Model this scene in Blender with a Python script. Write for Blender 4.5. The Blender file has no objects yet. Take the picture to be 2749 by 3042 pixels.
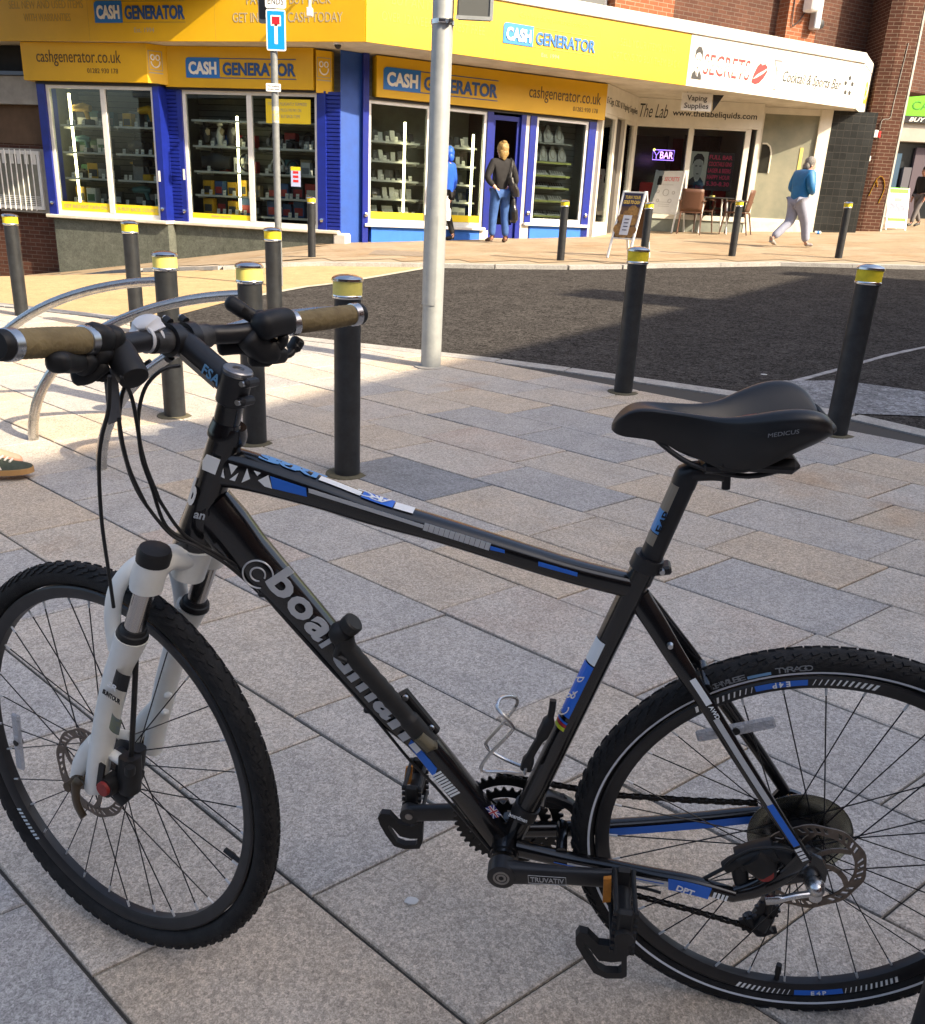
import bpy, bmesh, math, random
from mathutils import Vector, Matrix
R = math.radians
random.seed(7)
S = bpy.context.scene
COL = S.collection

# ------------------------------------------------------------------ camera, sky, sun, exposure
cam = bpy.data.cameras.new('camera'); co = bpy.data.objects.new('camera', cam); COL.objects.link(co)
cam.lens = 30.15972; cam.sensor_width = 36; cam.sensor_fit = 'AUTO'
cam.clip_start = 0.05; cam.clip_end = 3000
co.matrix_world = Matrix(((0.998727,-0.050438,-0.000000,0.000000),(0.017153,0.339660,-0.940392,0.000000),(0.047431,0.939195,0.340093,1.285538),(0.000000,0.000000,0.000000,1.000000)))
S.camera = co
SUN_AZ, SUN_EL = R(-31), R(36.5)           # direction towards the sun, counted from +X
TS = Vector((math.cos(SUN_AZ)*math.cos(SUN_EL), math.sin(SUN_AZ)*math.cos(SUN_EL), math.sin(SUN_EL)))
w = bpy.data.worlds.new('World'); S.world = w; w.use_nodes = True
wn = w.node_tree.nodes; sky = wn.new('ShaderNodeTexSky'); sky.sky_type = 'NISHITA'; sky.sun_disc = False
sky.sun_elevation = SUN_EL; sky.sun_rotation = R(90) - SUN_AZ
sky.air_density = 1.0; sky.dust_density = 5.0; sky.ozone_density = 1.0
wn['Background'].inputs['Strength'].default_value = 0.10
w.node_tree.links.new(sky.outputs[0], wn['Background'].inputs['Color'])
sl = bpy.data.lights.new('sun', 'SUN'); sl.energy = 3.6; sl.angle = R(0.55); sl.color = (1.0, 0.84, 0.62)
so = bpy.data.objects.new('sun', sl); COL.objects.link(so); so.location = (20, -12, 18)
so.rotation_euler = (-TS).to_track_quat('-Z', 'Y').to_euler()
S.view_settings.view_transform = 'Standard'; S.view_settings.look = 'None'
S.view_settings.exposure = 1.65; S.view_settings.gamma = 1.0
S.render.engine = 'CYCLES'

# ------------------------------------------------------------------ materials
MATS = {}
def N(nt, typ, **kw):
    n = nt.nodes.new('ShaderNode' + typ)
    for k, v in kw.items():
        if k in n.inputs.keys(): n.inputs[k].default_value = v
        else: setattr(n, k, v)
    return n
def c4(c): return tuple(c) + (1,) if len(c) == 3 else tuple(c)
def mat(name, col=(.5,.5,.5), rough=.6, metal=0, var=0, scale=20, bump=0, bscale=60, spec=.5, coat=0, col2=None, emit=None, estr=0, fine=0, trans=0):
    """plain painted / cast surface: base colour with soft procedural dirt variation and a little bump"""
    if name in MATS: return MATS[name]
    m = bpy.data.materials.new(name); m.use_nodes = True; nt = m.node_tree; L = nt.links
    p = nt.nodes['Principled BSDF']
    p.inputs['Base Color'].default_value = c4(col); p.inputs['Roughness'].default_value = rough
    p.inputs['Metallic'].default_value = metal; p.inputs['Specular IOR Level'].default_value = spec
    p.inputs['Coat Weight'].default_value = coat; p.inputs['Coat Roughness'].default_value = .08
    p.inputs['Transmission Weight'].default_value = trans
    if emit: p.inputs['Emission Color'].default_value = c4(emit); p.inputs['Emission Strength'].default_value = estr
    tc = N(nt, 'TexCoord')
    if var or col2:
        n = N(nt, 'TexNoise', Scale=scale, Detail=6, Roughness=.65); L.new(tc.outputs['Object'], n.inputs['Vector'])
        r = N(nt, 'ValToRGB'); r.color_ramp.elements[0].position = .35; r.color_ramp.elements[1].position = .68
        d = col2 or tuple(max(0, x*(1-var)) for x in col)
        r.color_ramp.elements[0].color = c4(d); r.color_ramp.elements[1].color = c4(col)
        L.new(n.outputs['Fac'], r.inputs['Fac']); L.new(r.outputs[0], p.inputs['Base Color'])
        rr = N(nt, 'MapRange'); rr.inputs['To Min'].default_value = min(1, rough+.12); rr.inputs['To Max'].default_value = max(0.02, rough-.06)
        L.new(n.outputs['Fac'], rr.inputs['Value']); L.new(rr.outputs[0], p.inputs['Roughness'])
    if bump:
        n2 = N(nt, 'TexNoise', Scale=bscale, Detail=4); L.new(tc.outputs['Object'], n2.inputs['Vector'])
        b = N(nt, 'Bump', Strength=bump, Distance=.01); L.new(n2.outputs['Fac'], b.inputs['Height']); L.new(b.outputs[0], p.inputs['Normal'])
    MATS[name] = m; return m
def granite(name, tones, speck=.35, scale=260, use_attr=True, stain=.25, rough=.75):
    m = bpy.data.materials.new(name); m.use_nodes = True; nt = m.node_tree; L = nt.links; p = nt.nodes['Principled BSDF']
    p.inputs['Roughness'].default_value = rough; p.inputs['Specular IOR Level'].default_value = .08
    tc = N(nt, 'TexCoord')
    ramp = N(nt, 'ValToRGB'); ramp.color_ramp.interpolation = 'LINEAR'
    e = ramp.color_ramp.elements
    while len(e) < len(tones): e.new(.5)
    for i, t in enumerate(tones): e[i].position = i/(len(tones)-1); e[i].color = c4(t)
    nb = N(nt, 'TexNoise', Scale=2.2, Detail=5, Roughness=.7); L.new(tc.outputs['Object'], nb.inputs['Vector'])
    if use_attr:
        at = N(nt, 'Attribute', attribute_name='tone')
        ad = N(nt, 'Math', operation='MULTIPLY_ADD'); ad.inputs[1].default_value = .36; 
        sb = N(nt, 'Math', operation='SUBTRACT'); sb.inputs[1].default_value = .5
        L.new(nb.outputs['Fac'], sb.inputs[0]); L.new(sb.outputs[0], ad.inputs[0]); L.new(at.outputs['Fac'], ad.inputs[2]); L.new(ad.outputs[0], ramp.inputs['Fac'])
    else: L.new(nb.outputs['Fac'], ramp.inputs['Fac'])
    vo = N(nt, 'TexNoise', Scale=scale, Detail=3, Roughness=.8); L.new(tc.outputs['Object'], vo.inputs['Vector'])
    vr = N(nt, 'MapRange'); vr.inputs['From Min'].default_value = .33; vr.inputs['From Max'].default_value = .67; vr.inputs['To Min'].default_value = 1-speck; vr.inputs['To Max'].default_value = 1+speck*.8
    L.new(vo.outputs['Fac'], vr.inputs['Value'])
    v2 = N(nt, 'TexVoronoi', Scale=scale*.55); L.new(tc.outputs['Object'], v2.inputs['Vector'])
    v2r = N(nt, 'MapRange'); v2r.inputs['To Min'].default_value = 1-speck*.6; v2r.inputs['To Max'].default_value = 1+speck*.4
    sv = N(nt, 'SeparateColor'); L.new(v2.outputs['Color'], sv.inputs[0]); L.new(sv.outputs[0], v2r.inputs['Value'])
    st = N(nt, 'TexNoise', Scale=5.5, Detail=8, Roughness=.75); L.new(tc.outputs['Object'], st.inputs['Vector'])
    sr = N(nt, 'MapRange'); sr.inputs['From Min'].default_value = .3; sr.inputs['From Max'].default_value = .6; sr.inputs['To Min'].default_value = 1-stain; sr.inputs['To Max'].default_value = 1.05
    L.new(st.outputs['Fac'], sr.inputs['Value'])
    m1 = N(nt, 'Math', operation='MULTIPLY'); L.new(vr.outputs[0], m1.inputs[0]); L.new(v2r.outputs[0], m1.inputs[1])
    m2 = N(nt, 'Math', operation='MULTIPLY'); L.new(m1.outputs[0], m2.inputs[0]); L.new(sr.outputs[0], m2.inputs[1])
    mx = N(nt, 'VectorMath', operation='SCALE'); L.new(ramp.outputs[0], mx.inputs[0]); L.new(m2.outputs[0], mx.inputs['Scale'])
    L.new(mx.outputs[0], p.inputs['Base Color'])
    if use_attr:
        tn = N(nt, 'TexNoise', Scale=.9, Detail=7, Roughness=.6); L.new(tc.outputs['Object'], tn.inputs['Vector'])
        t2 = N(nt, 'ValToRGB'); t2.color_ramp.elements[0].position = .60; t2.color_ramp.elements[1].position = .70; t2.color_ramp.elements[0].color = (0,0,0,1); t2.color_ramp.elements[1].color = (.55,.55,.55,1); L.new(tn.outputs['Fac'], t2.inputs['Fac'])
        mxs = N(nt, 'Mix', data_type='RGBA', blend_type='MULTIPLY'); L.new(t2.outputs[0], mxs.inputs[0]); L.new(mx.outputs[0], mxs.inputs[6]); mxs.inputs[7].default_value = (.86,.66,.48,1)
        gv_ = N(nt, 'TexVoronoi', Scale=2.6, Randomness=1.0); L.new(tc.outputs['Object'], gv_.inputs['Vector'])
        gr = N(nt, 'ValToRGB'); gr.color_ramp.elements[0].position = .030; gr.color_ramp.elements[1].position = .042; gr.color_ramp.elements[0].color = (.5,.5,.5,1); gr.color_ramp.elements[1].color = (0,0,0,1); L.new(gv_.outputs['Distance'], gr.inputs['Fac'])
        mx2 = N(nt, 'Mix', data_type='RGBA', blend_type='MULTIPLY'); L.new(gr.outputs[0], mx2.inputs[0]); L.new(mxs.outputs[2], mx2.inputs[6]); mx2.inputs[7].default_value = (.45,.45,.45,1); L.new(mx2.outputs[2], p.inputs['Base Color'])
    b = N(nt, 'Bump', Strength=.25, Distance=.002); L.new(vo.outputs['Fac'], b.inputs['Height']); L.new(b.outputs[0], p.inputs['Normal'])
    MATS[name] = m; return m
def brick(name, c1, c2, mortar, rot=0, scale=1.0, rough=.85, stain=.3):
    m = bpy.data.materials.new(name); m.use_nodes = True; nt = m.node_tree; L = nt.links; p = nt.nodes['Principled BSDF']
    p.inputs['Roughness'].default_value = rough; p.inputs['Specular IOR Level'].default_value = .25
    uv = N(nt, 'UVMap'); b = N(nt, 'TexBrick', Scale=1.0); b.offset = .5
    b.inputs['Brick Width'].default_value = .225*scale; b.inputs['Row Height'].default_value = .075*scale; b.inputs['Mortar Size'].default_value = .006*scale; b.inputs['Mortar Smooth'].default_value = .2
    b.inputs['Color1'].default_value = c4(c1); b.inputs['Color2'].default_value = c4(c2); b.inputs['Mortar'].default_value = c4(mortar); b.inputs['Bias'].default_value = -.1
    L.new(uv.outputs[0], b.inputs['Vector'])
    n = N(nt, 'TexNoise', Scale=1.3, Detail=8, Roughness=.7); L.new(uv.outputs[0], n.inputs['Vector'])
    n2 = N(nt, 'TexNoise', Scale=45, Detail=4, Roughness=.7); L.new(uv.outputs[0], n2.inputs['Vector'])
    r = N(nt, 'MapRange'); r.inputs['From Min'].default_value = .3; r.inputs['From Max'].default_value = .7; r.inputs['To Min'].default_value = 1-stain; r.inputs['To Max'].default_value = 1.12; L.new(n.outputs['Fac'], r.inputs['Value'])
    r2 = N(nt, 'MapRange'); r2.inputs['To Min'].default_value = .75; r2.inputs['To Max'].default_value = 1.25; L.new(n2.outputs['Fac'], r2.inputs['Value'])
    mu = N(nt, 'Math', operation='MULTIPLY'); L.new(r.outputs[0], mu.inputs[0]); L.new(r2.outputs[0], mu.inputs[1])
    v = N(nt, 'VectorMath', operation='SCALE'); L.new(b.outputs['Color'], v.inputs[0]); L.new(mu.outputs[0], v.inputs['Scale']); L.new(v.outputs[0], p.inputs['Base Color'])
    bp = N(nt, 'Bump', Strength=.6, Distance=.006); bp.invert = True; L.new(b.outputs['Fac'], bp.inputs['Height']); L.new(bp.outputs[0], p.inputs['Normal'])
    MATS[name] = m; return m
def glass(name, tint=(.9,.95,.93), k=.015, rough=.0):
    m = bpy.data.materials.new(name); m.use_nodes = True; nt = m.node_tree; L = nt.links
    for n in list(nt.nodes):
        if n.type == 'BSDF_PRINCIPLED': nt.nodes.remove(n)
    o = nt.nodes['Material Output']
    t = N(nt, 'BsdfTransparent', Color=c4(tint)); g = N(nt, 'BsdfGlossy', Roughness=rough)
    f = N(nt, 'Fresnel', IOR=1.5); mm = N(nt, 'Math', operation='MULTIPLY_ADD'); mm.inputs[1].default_value = 1.0; mm.inputs[2].default_value = k
    L.new(f.outputs[0], mm.inputs[0]); mx = N(nt, 'MixShader'); L.new(mm.outputs[0], mx.inputs[0]); L.new(t.outputs[0], mx.inputs[1]); L.new(g.outputs[0], mx.inputs[2]); L.new(mx.outputs[0], o.inputs['Surface'])
    MATS[name] = m; return m

# ------------------------------------------------------------------ mesh builder
_TX = {}
def text_shape(s, bold=0, shear=0, ext=.02, space=1.0):
    k = (s, bold, shear, ext, space)
    if k in _TX: return _TX[k]
    cu = bpy.data.curves.new('t', 'FONT'); cu.body = s; cu.size = 1; cu.offset = bold; cu.shear = shear; cu.extrude = ext
    cu.resolution_u = 3; cu.space_character = space
    ob = bpy.data.objects.new('t', cu); COL.objects.link(ob)
    bpy.context.view_layer.update()
    me = bpy.data.meshes.new_from_object(ob.evaluated_get(bpy.context.evaluated_depsgraph_get()))
    vs = [tuple(v.co) for v in me.vertices]; fs = [tuple(p.vertices) for p in me.polygons]
    bpy.data.objects.remove(ob); bpy.data.curves.remove(cu); bpy.data.meshes.remove(me)
    _TX[k] = (vs, fs); return vs, fs
class MB:
    def __init__(s): s.v = []; s.f = []; s.m = []; s.mi = 0; s.uvs = {}
    def mat(s, i): s.mi = i; return s
    def add(s, vs, fs):
        o = len(s.v); s.v += [tuple(v) for v in vs]; s.f += [tuple(i+o for i in f) for f in fs]; s.m += [s.mi]*len(fs); return s
    def box(s, c, d, rot=None, bev=0):
        c = Vector(c); hx, hy, hz = d[0]/2, d[1]/2, d[2]/2
        if bev:
            b = min(bev, hx*.9, hy*.9, hz*.9); vs = []; 
            for sx in (-1,1):
                for sy in (-1,1):
                    for sz in (-1,1):
                        vs += [(sx*hx, sy*(hy-b), sz*(hz-b)), (sx*(hx-b), sy*hy, sz*(hz-b)), (sx*(hx-b), sy*(hy-b), sz*hz)]
            bm = bmesh.new()
            for v in vs: bm.verts.new(v)
            bmesh.ops.convex_hull(bm, input=bm.verts)
            bm.verts.index_update(); V = [v.co.copy() for v in bm.verts]; F = [[v.index for v in f.verts] for f in bm.faces]; bm.free()
        else:
            V = [Vector((x*hx, y*hy, z*hz)) for x in (-1,1) for y in (-1,1) for z in (-1,1)]
            F = [(0,1,3,2), (4,6,7,5), (0,4,5,1), (2,3,7,6), (0,2,6,4), (1,5,7,3)]
        if rot is not None: V = [rot @ v for v in V]
        return s.add([v + c for v in V], F)
    def bx(s, x0, x1, y0, y1, z0, z1, bev=0): return s.box(((x0+x1)/2, (y0+y1)/2, (z0+z1)/2), (abs(x1-x0), abs(y1-y0), abs(z1-z0)), bev=bev)
    def tube(s, pts, r, seg=10, cap=True, closed=False, flat=None, up=None, pw=2.0):
        """sweep a round or superelliptic section; r = number, list, or list of (width, height) half sizes"""
        P = [Vector(p) for p in pts]; n = len(P)
        rr = r if isinstance(r, (list, tuple)) else [r]*n
        if isinstance(r, tuple): rr = [r]*n
        T = []
        for i in range(n):
            if closed: t = P[(i+1) % n] - P[i-1]
            else: t = (P[min(i+1, n-1)] - P[max(i-1, 0)])
            T.append(t.normalized() if t.length > 1e-9 else Vector((0,0,1)))
        if up is None:
            a = Vector((0,0,1)) if abs(T[0].z) < .9 else Vector((1,0,0)); u = (a - T[0]*a.dot(T[0])).normalized()
        rings = []
        for i in range(n):
            if up is not None:
                uu = Vector(up); u = (uu - T[i]*uu.dot(T[i])).normalized()
            else:
                u = (u - T[i]*u.dot(T[i])); u = u.normalized() if u.length > 1e-6 else Vector((1,0,0))
            b = T[i].cross(u)
            a_, b_ = (rr[i] if isinstance(rr[i], (tuple, list)) else (rr[i], rr[i]))
            ring = []
            for k in range(seg):
                th = 2*math.pi*(k+.5)/seg; c_, s_ = math.cos(th), math.sin(th)
                if pw != 2: c_ = math.copysign(abs(c_)**(2/pw), c_); s_ = math.copysign(abs(s_)**(2/pw), s_)
                ring.append(P[i] + b*(c_*a_) + u*(s_*b_))
            rings.append(ring)
        V = [v for ring in rings for v in ring]; F = []
        m = n if closed else n-1
        for i in range(m):
            j = (i+1) % n
            for k in range(seg):
                l = (k+1) % seg; F.append((i*seg+k, i*seg+l, j*seg+l, j*seg+k))
        if cap and not closed:
            F.append(tuple(range(seg-1, -1, -1))); F.append(tuple((n-1)*seg+k for k in range(seg)))
        return s.add(V, F)
    def cyl(s, a, b, r, r2=None, seg=16): return s.tube([a, b], [r, r if r2 is None else r2], seg)
    def lathe(s, o, ax, prof, seg=24):
        o = Vector(o); ax = Vector(ax).normalized(); q = Vector((1,0,0)) if abs(ax.x) < .8 else Vector((0,1,0))
        u = ax.cross(q).normalized(); v = ax.cross(u); V = []; F = []
        for h, r in prof:
            for k in range(seg):
                t = 2*math.pi*k/seg; V.append(o + ax*h + (u*math.cos(t) + v*math.sin(t))*max(r, 1e-5))
        for i in range(len(prof)-1):
            for k in range(seg): F.append((i*seg+k, i*seg+(k+1) % seg, (i+1)*seg+(k+1) % seg, (i+1)*seg+k))
        F.append(tuple(range(seg-1, -1, -1))); F.append(tuple((len(prof)-1)*seg+k for k in range(seg)))
        return s.add(V, F)
    def prism(s, poly, ext):
        """flat polygon (3-D points) extruded along the vector ext"""
        P = [Vector(p) for p in poly]; e = Vector(ext); n = len(P)
        return s.add(P + [p+e for p in P], [tuple(range(n-1, -1, -1)), tuple(range(n, 2*n))] + [(i, (i+1) % n, n+(i+1) % n, n+i) for i in range(n)])
    def ball(s, c, r, sub=2, noise=0, rot=None, seed=0):
        bm = bmesh.new(); bmesh.ops.create_icosphere(bm, subdivisions=sub, radius=1); rnd = random.Random(seed)
        V = []
        for v in bm.verts:
            k = 1 + noise*(rnd.random()-.5); p = Vector((v.co.x*r[0], v.co.y*r[1], v.co.z*r[2]))*k
            V.append((rot @ p if rot is not None else p) + Vector(c))
        F = [tuple(x.index for x in f.verts) for f in bm.faces]; bm.free(); return s.add(V, F)
    def grid(s, rows):
        n = len(rows[0]); V = [p for r in rows for p in r]; F = []
        for i in range(len(rows)-1):
            for k in range(n-1): F.append((i*n+k, i*n+k+1, (i+1)*n+k+1, (i+1)*n+k))
        return s.add(V, F)
    def text(s, t, o, dx, dy, size=None, width=None, height=None, bold=0, shear=0, align='L', depth=.002, space=1.0):
        """lettering laid on a surface: o = start of the baseline, dx/dy = writing and up directions"""
        vs, fs = text_shape(t, bold, shear, .02, space)
        if not vs: return s
        x0 = min(v[0] for v in vs); x1 = max(v[0] for v in vs); y1 = max(v[1] for v in vs)
        kx = ky = size or 1
        if width: kx = width/(x1-x0); ky = ky if size else kx
        if height: ky = height/y1; kx = kx if (width or size) else ky
        dx = Vector(dx).normalized(); dy = Vector(dy).normalized(); nz = dx.cross(dy); o = Vector(o)
        sh = {'L': 0, 'C': (x1-x0)/2, 'R': (x1-x0)}[align]
        return s.add([o + dx*((v[0]-x0-sh)*kx) + dy*(v[1]*ky) + nz*((v[2]/.02*.5+.5)*depth) for v in vs], fs)
    def build(s, name, mats, parent=None, smooth=True, angle=35, uv=None, local=None):
        me = bpy.data.meshes.new(name); me.from_pydata(s.v, [], s.f)
        if not isinstance(mats, (list, tuple)): mats = [mats]
        for m in mats: me.materials.append(m)
        me.polygons.foreach_set('material_index', s.m)
        bm = bmesh.new(); bm.from_mesh(me); bmesh.ops.recalc_face_normals(bm, faces=bm.faces); bm.to_mesh(me); bm.free()
        if smooth:
            me.polygons.foreach_set('use_smooth', [True]*len(me.polygons)); me.set_sharp_from_angle(angle=R(angle))
        if uv:
            l = me.uv_layers.new(name='UVMap')
            for p in me.polygons:
                n = p.normal
                for li in p.loop_indices:
                    c = me.vertices[me.loops[li].vertex_index].co
                    l.data[li].uv = ((c.x if abs(n.y) > abs(n.x) else c.y), c.z) if abs(n.z) < .7 else (c.x, c.y)
        o = bpy.data.objects.new(name, me); COL.objects.link(o)
        if parent is not None: o.parent = parent
        if local is not None: o.matrix_local = local
        return o
def tag(o, label=None, cat=None, group=None, kind=None):
    if label: o['label'] = label
    if cat: o['category'] = cat
    if group: o['group'] = group
    if kind: o['kind'] = kind
    return o
def thing(name, label, cat, loc=(0,0,0), rz=0, group=None, mw=None):
    o = bpy.data.objects.new(name, None); COL.objects.link(o); o.empty_display_size = .1
    if mw is not None: o.matrix_world = mw
    else: o.location = loc; o.rotation_euler = (0, 0, rz)
    return tag(o, label, cat, group)
def dup(root, loc, rz, label=None):
    r = root.copy(); COL.objects.link(r); r.location = loc; r.rotation_euler = (0, 0, rz)
    if label: r['label'] = label
    for ch in list(root.children):
        c = ch.copy(); COL.objects.link(c); c.parent = r
        for g in ch.children:
            d = g.copy(); COL.objects.link(d); d.parent = c
    return r
def sstep(a, b, x): t = min(1, max(0, (x-a)/(b-a))); return t*t*(3-2*t)
def gz(x, y):
    """lie of the land: the square climbs gently to the right and away, and drops off at the far left"""
    return 0.03402*max(-14, min(16, x)) + 0.03515*max(-6, min(27, y)) - .13*max(0, min(7, -2.6-x))*sstep(10, 15.5, y)
def gv(x, y, dz=0): return Vector((x, y, gz(x, y)+dz))
def catmull(P, k=6):
    P = [Vector(p) for p in P]; out = []
    for i in range(len(P)-1):
        a, b, c, d = P[max(i-1,0)], P[i], P[i+1], P[min(i+2,len(P)-1)]
        for j in range(k):
            t = j/k; out.append(.5*((2*b)+(c-a)*t+(2*a-5*b+4*c-d)*t*t+(3*b-a-3*c+d)*t**3))
    return out + [P[-1]]

# ------------------------------------------------------------------ ground, road, pavements
KNEAR = [(-9, 10.3), (-6, 9.0), (0.17, 6.12), (.64, 5.86), (1.63, 5.24), (2.14, 4.77), (2.44, 4.40), (4.6, 1.5), (6.5, -1.6)]
KFAR = [(-9.5, 17.2), (-6.6, 14.6), (-4.7, 12.75), (-3.5, 12.35), (-2.16, 12.63), (-1.02, 12.66), (.28, 12.64), (1.3, 12.68), (2.07, 12.85), (2.6, 13.05), (4.58, 13.62), (6.7, 13.4), (12, 12.2), (30, 8.0)]
asph = granite('asphalt_grey', [(.046,.043,.041), (.064,.060,.057), (.085,.079,.074)], speck=.75, scale=85, use_attr=False, stain=.28, rough=.85); asph.node_tree.nodes['Principled BSDF'].inputs['Specular IOR Level'].default_value = 0
buffm = granite('buff_road_surface', [(.36,.26,.14), (.42,.31,.17), (.46,.35,.20)], speck=.22, scale=120, use_attr=False, stain=.18, rough=.85)
slabm = granite('granite_slabs', [(.38,.37,.36), (.45,.42,.385), (.49,.435,.37), (.52,.43,.33), (.50,.46,.41), (.46,.35,.28)], speck=.46, scale=310, stain=.14)
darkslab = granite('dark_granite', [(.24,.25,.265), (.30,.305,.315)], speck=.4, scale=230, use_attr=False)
farslab = granite('buff_paving', [(.29,.22,.145), (.33,.255,.17), (.35,.28,.20)], speck=.16, scale=130, stain=.2)
jointm = mat('joint_mortar', (.05,.048,.045), .95)
kerbm = granite('kerb_granite', [(.34,.33,.31), (.42,.41,.39)], speck=.25, scale=140, use_attr=False)
mud = mat('ground_stone', (.10,.09,.08), .95, var=.3, scale=3)

xs = [-60, -30, -16] + [x*.8 for x in range(-17, 25)] + [26, 40, 70, 120]; ys = [-40, -15, -6] + [y*.8 for y in range(-6, 36)] + [36, 60, 150, 600]
m = MB(); m.grid([[gv(x, y, -.034) for x in xs] for y in ys]); tag(m.build('road', asph, smooth=True), kind='structure')
def sheet(name, poly, mt, dz, kind='structure', step=.8):
    """polygon cut into a grid and laid on the slope"""
    bm = bmesh.new(); f = bm.faces.new([bm.verts.new((x, y, 0)) for x, y in poly])
    bx0, bx1 = min(p[0] for p in poly), max(p[0] for p in poly); by0, by1 = min(p[1] for p in poly), max(p[1] for p in poly)
    x = math.floor(bx0/step)*step + step
    while x < bx1:
        bmesh.ops.bisect_plane(bm, geom=bm.verts[:]+bm.edges[:]+bm.faces[:], plane_co=(x,0,0), plane_no=(1,0,0)); x += step
    y = math.floor(by0/step)*step + step
    while y < by1:
        bmesh.ops.bisect_plane(bm, geom=bm.verts[:]+bm.edges[:]+bm.faces[:], plane_co=(0,y,0), plane_no=(0,1,0)); y += step
    for v in bm.verts: v.co.z = gz(v.co.x, v.co.y) + dz
    bmesh.ops.recalc_face_normals(bm, faces=bm.faces)
    for q in bm.faces:
        if q.normal.z < 0: q.normal_flip()
    me = bpy.data.meshes.new(name); bm.to_mesh(me); bm.free(); me.materials.append(mt)
    o = bpy.data.objects.new(name, me); COL.objects.link(o); return tag(o, kind=kind)
buff = [(-.60, 12.6), (-1.39, 11.1), (-1.65, 10.62), (-1.97, 10.23), (-2.5, 9.1), (-2.9, 7.56)]
sheet('buff_road', buff + [(-6, 9.04), (-9, 10.4), (-22, 16), (-22, 15.2), (-9, 13.2), (-5.2, 12.3), (-3.9, 12.3), (-2.16, 12.6), (-1.02, 12.63)], buffm, -.030)
m = MB()                                                        # pale line where the two surfaces meet
for a, b in zip(buff[:4], buff[1:5]):
    d = Vector((b[0]-a[0], b[1]-a[1], 0)); q = Vector((-d.y, d.x, 0)).normalized()*.05
    m.add([gv(a[0]+q.x, a[1]+q.y, -.025), gv(b[0]+q.x, b[1]+q.y, -.025), gv(b[0]-q.x, b[1]-q.y, -.025), gv(a[0]-q.x, a[1]-q.y, -.025)], [(0,1,2,3)])
tag(m.build('road_marking', mat('worn_paint', (.5,.47,.38), .8, var=.4, scale=9), smooth=False), kind='structure')
# kerbs: single stones laid along a line
def kerb(name, line, wid, top, drop, ln, mt, side):
    m = MB()
    for a, b in zip(line[:-1], line[1:]):
        A = Vector((a[0], a[1])); Bv = Vector((b[0], b[1])); L = (Bv-A).length; n = max(1, round(L/ln)); d = (Bv-A)/L; q = Vector((-d.y, d.x))*wid*side
        for i in range(n):
            p0 = A+d*(L*i/n+.004); p1 = A+d*(L*(i+1)/n-.004); c = [p0, p1, p1+q, p0+q]
            m.add([gv(p.x, p.y, top-drop) for p in c] + [gv(p.x, p.y, top) for p in c], [(3,2,1,0), (4,5,6,7), (0,1,5,4), (1,2,6,5), (2,3,7,6), (3,0,4,7)])
    return tag(m.build(name, mt, smooth=False), kind='structure')
kerb('near_kerb', KNEAR, .13, .0, .12, .9, kerbm, 1)
kerb('far_kerb', KFAR, .13, .02, .14, .9, kerbm, -1)
# near pavement: slabs cut to the kerb, laid in staggered courses
def clip(poly, line):
    for a, b in zip(line[:-1], line[1:]):
        dx, dy = b[0]-a[0], b[1]-a[1]; f = lambda p: (dx*(p[1]-a[1]) - dy*(p[0]-a[0]))
        out = []
        for i, p in enumerate(poly):
            q = poly[(i+1) % len(poly)]; fp, fq = f(p), f(q)
            if fp <= 0: out.append(p)
            if fp*fq < 0: t = fp/(fp-fq); out.append((p[0]+(q[0]-p[0])*t, p[1]+(q[1]-p[1])*t))
        poly = out
        if len(poly) < 3: return []
    return poly
E1 = (math.cos(R(-40)), math.sin(R(-40))); E2 = (math.cos(R(36)), math.sin(R(36)))
KN = [(KNEAR[0][0], KNEAR[0][1])] + KNEAR[2:]
rows = [-2.85+.345*i for i in range(9)] + [.471, .842, 1.193, 1.535, 1.866, 2.19, 2.545, 2.90, 3.213, 3.552, 3.885, 4.24, 4.59, 4.925]
known = {.471: [-3.2, -2.68, -2.05, -1.271, -.66, -.1], .842: [-3.3, -2.714, -2.261, -1.671, -1.216, -.811, -.3, .2], 1.193: [-2.95, -2.383, -1.78, -1.19, -.645, -.1],
         1.535: [-3.2, -2.65, -2.014, -1.48, -1.033, -.553, -.05], 1.866: [-3.15, -2.581, -2.05, -1.35, -.733, -.2], 2.545: [-3.5, -2.9, -2.36, -1.79, -1.25, -.62, -.1],
         2.90: [-3.6, -3.02, -2.431, -1.9, -1.42, -.85, -.3], 3.213: [-3.7, -3.1, -2.595, -2.115, -1.5, -.95, -.4]}
rnd = random.Random(3); sv, sf, st = [], [], []; dv = MB()
DARK = [(-.95,4.37), (-.55,4.08), (-.12,3.70), (-.40,3.45), (-.82,3.28), (-.30,3.62)]
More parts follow.
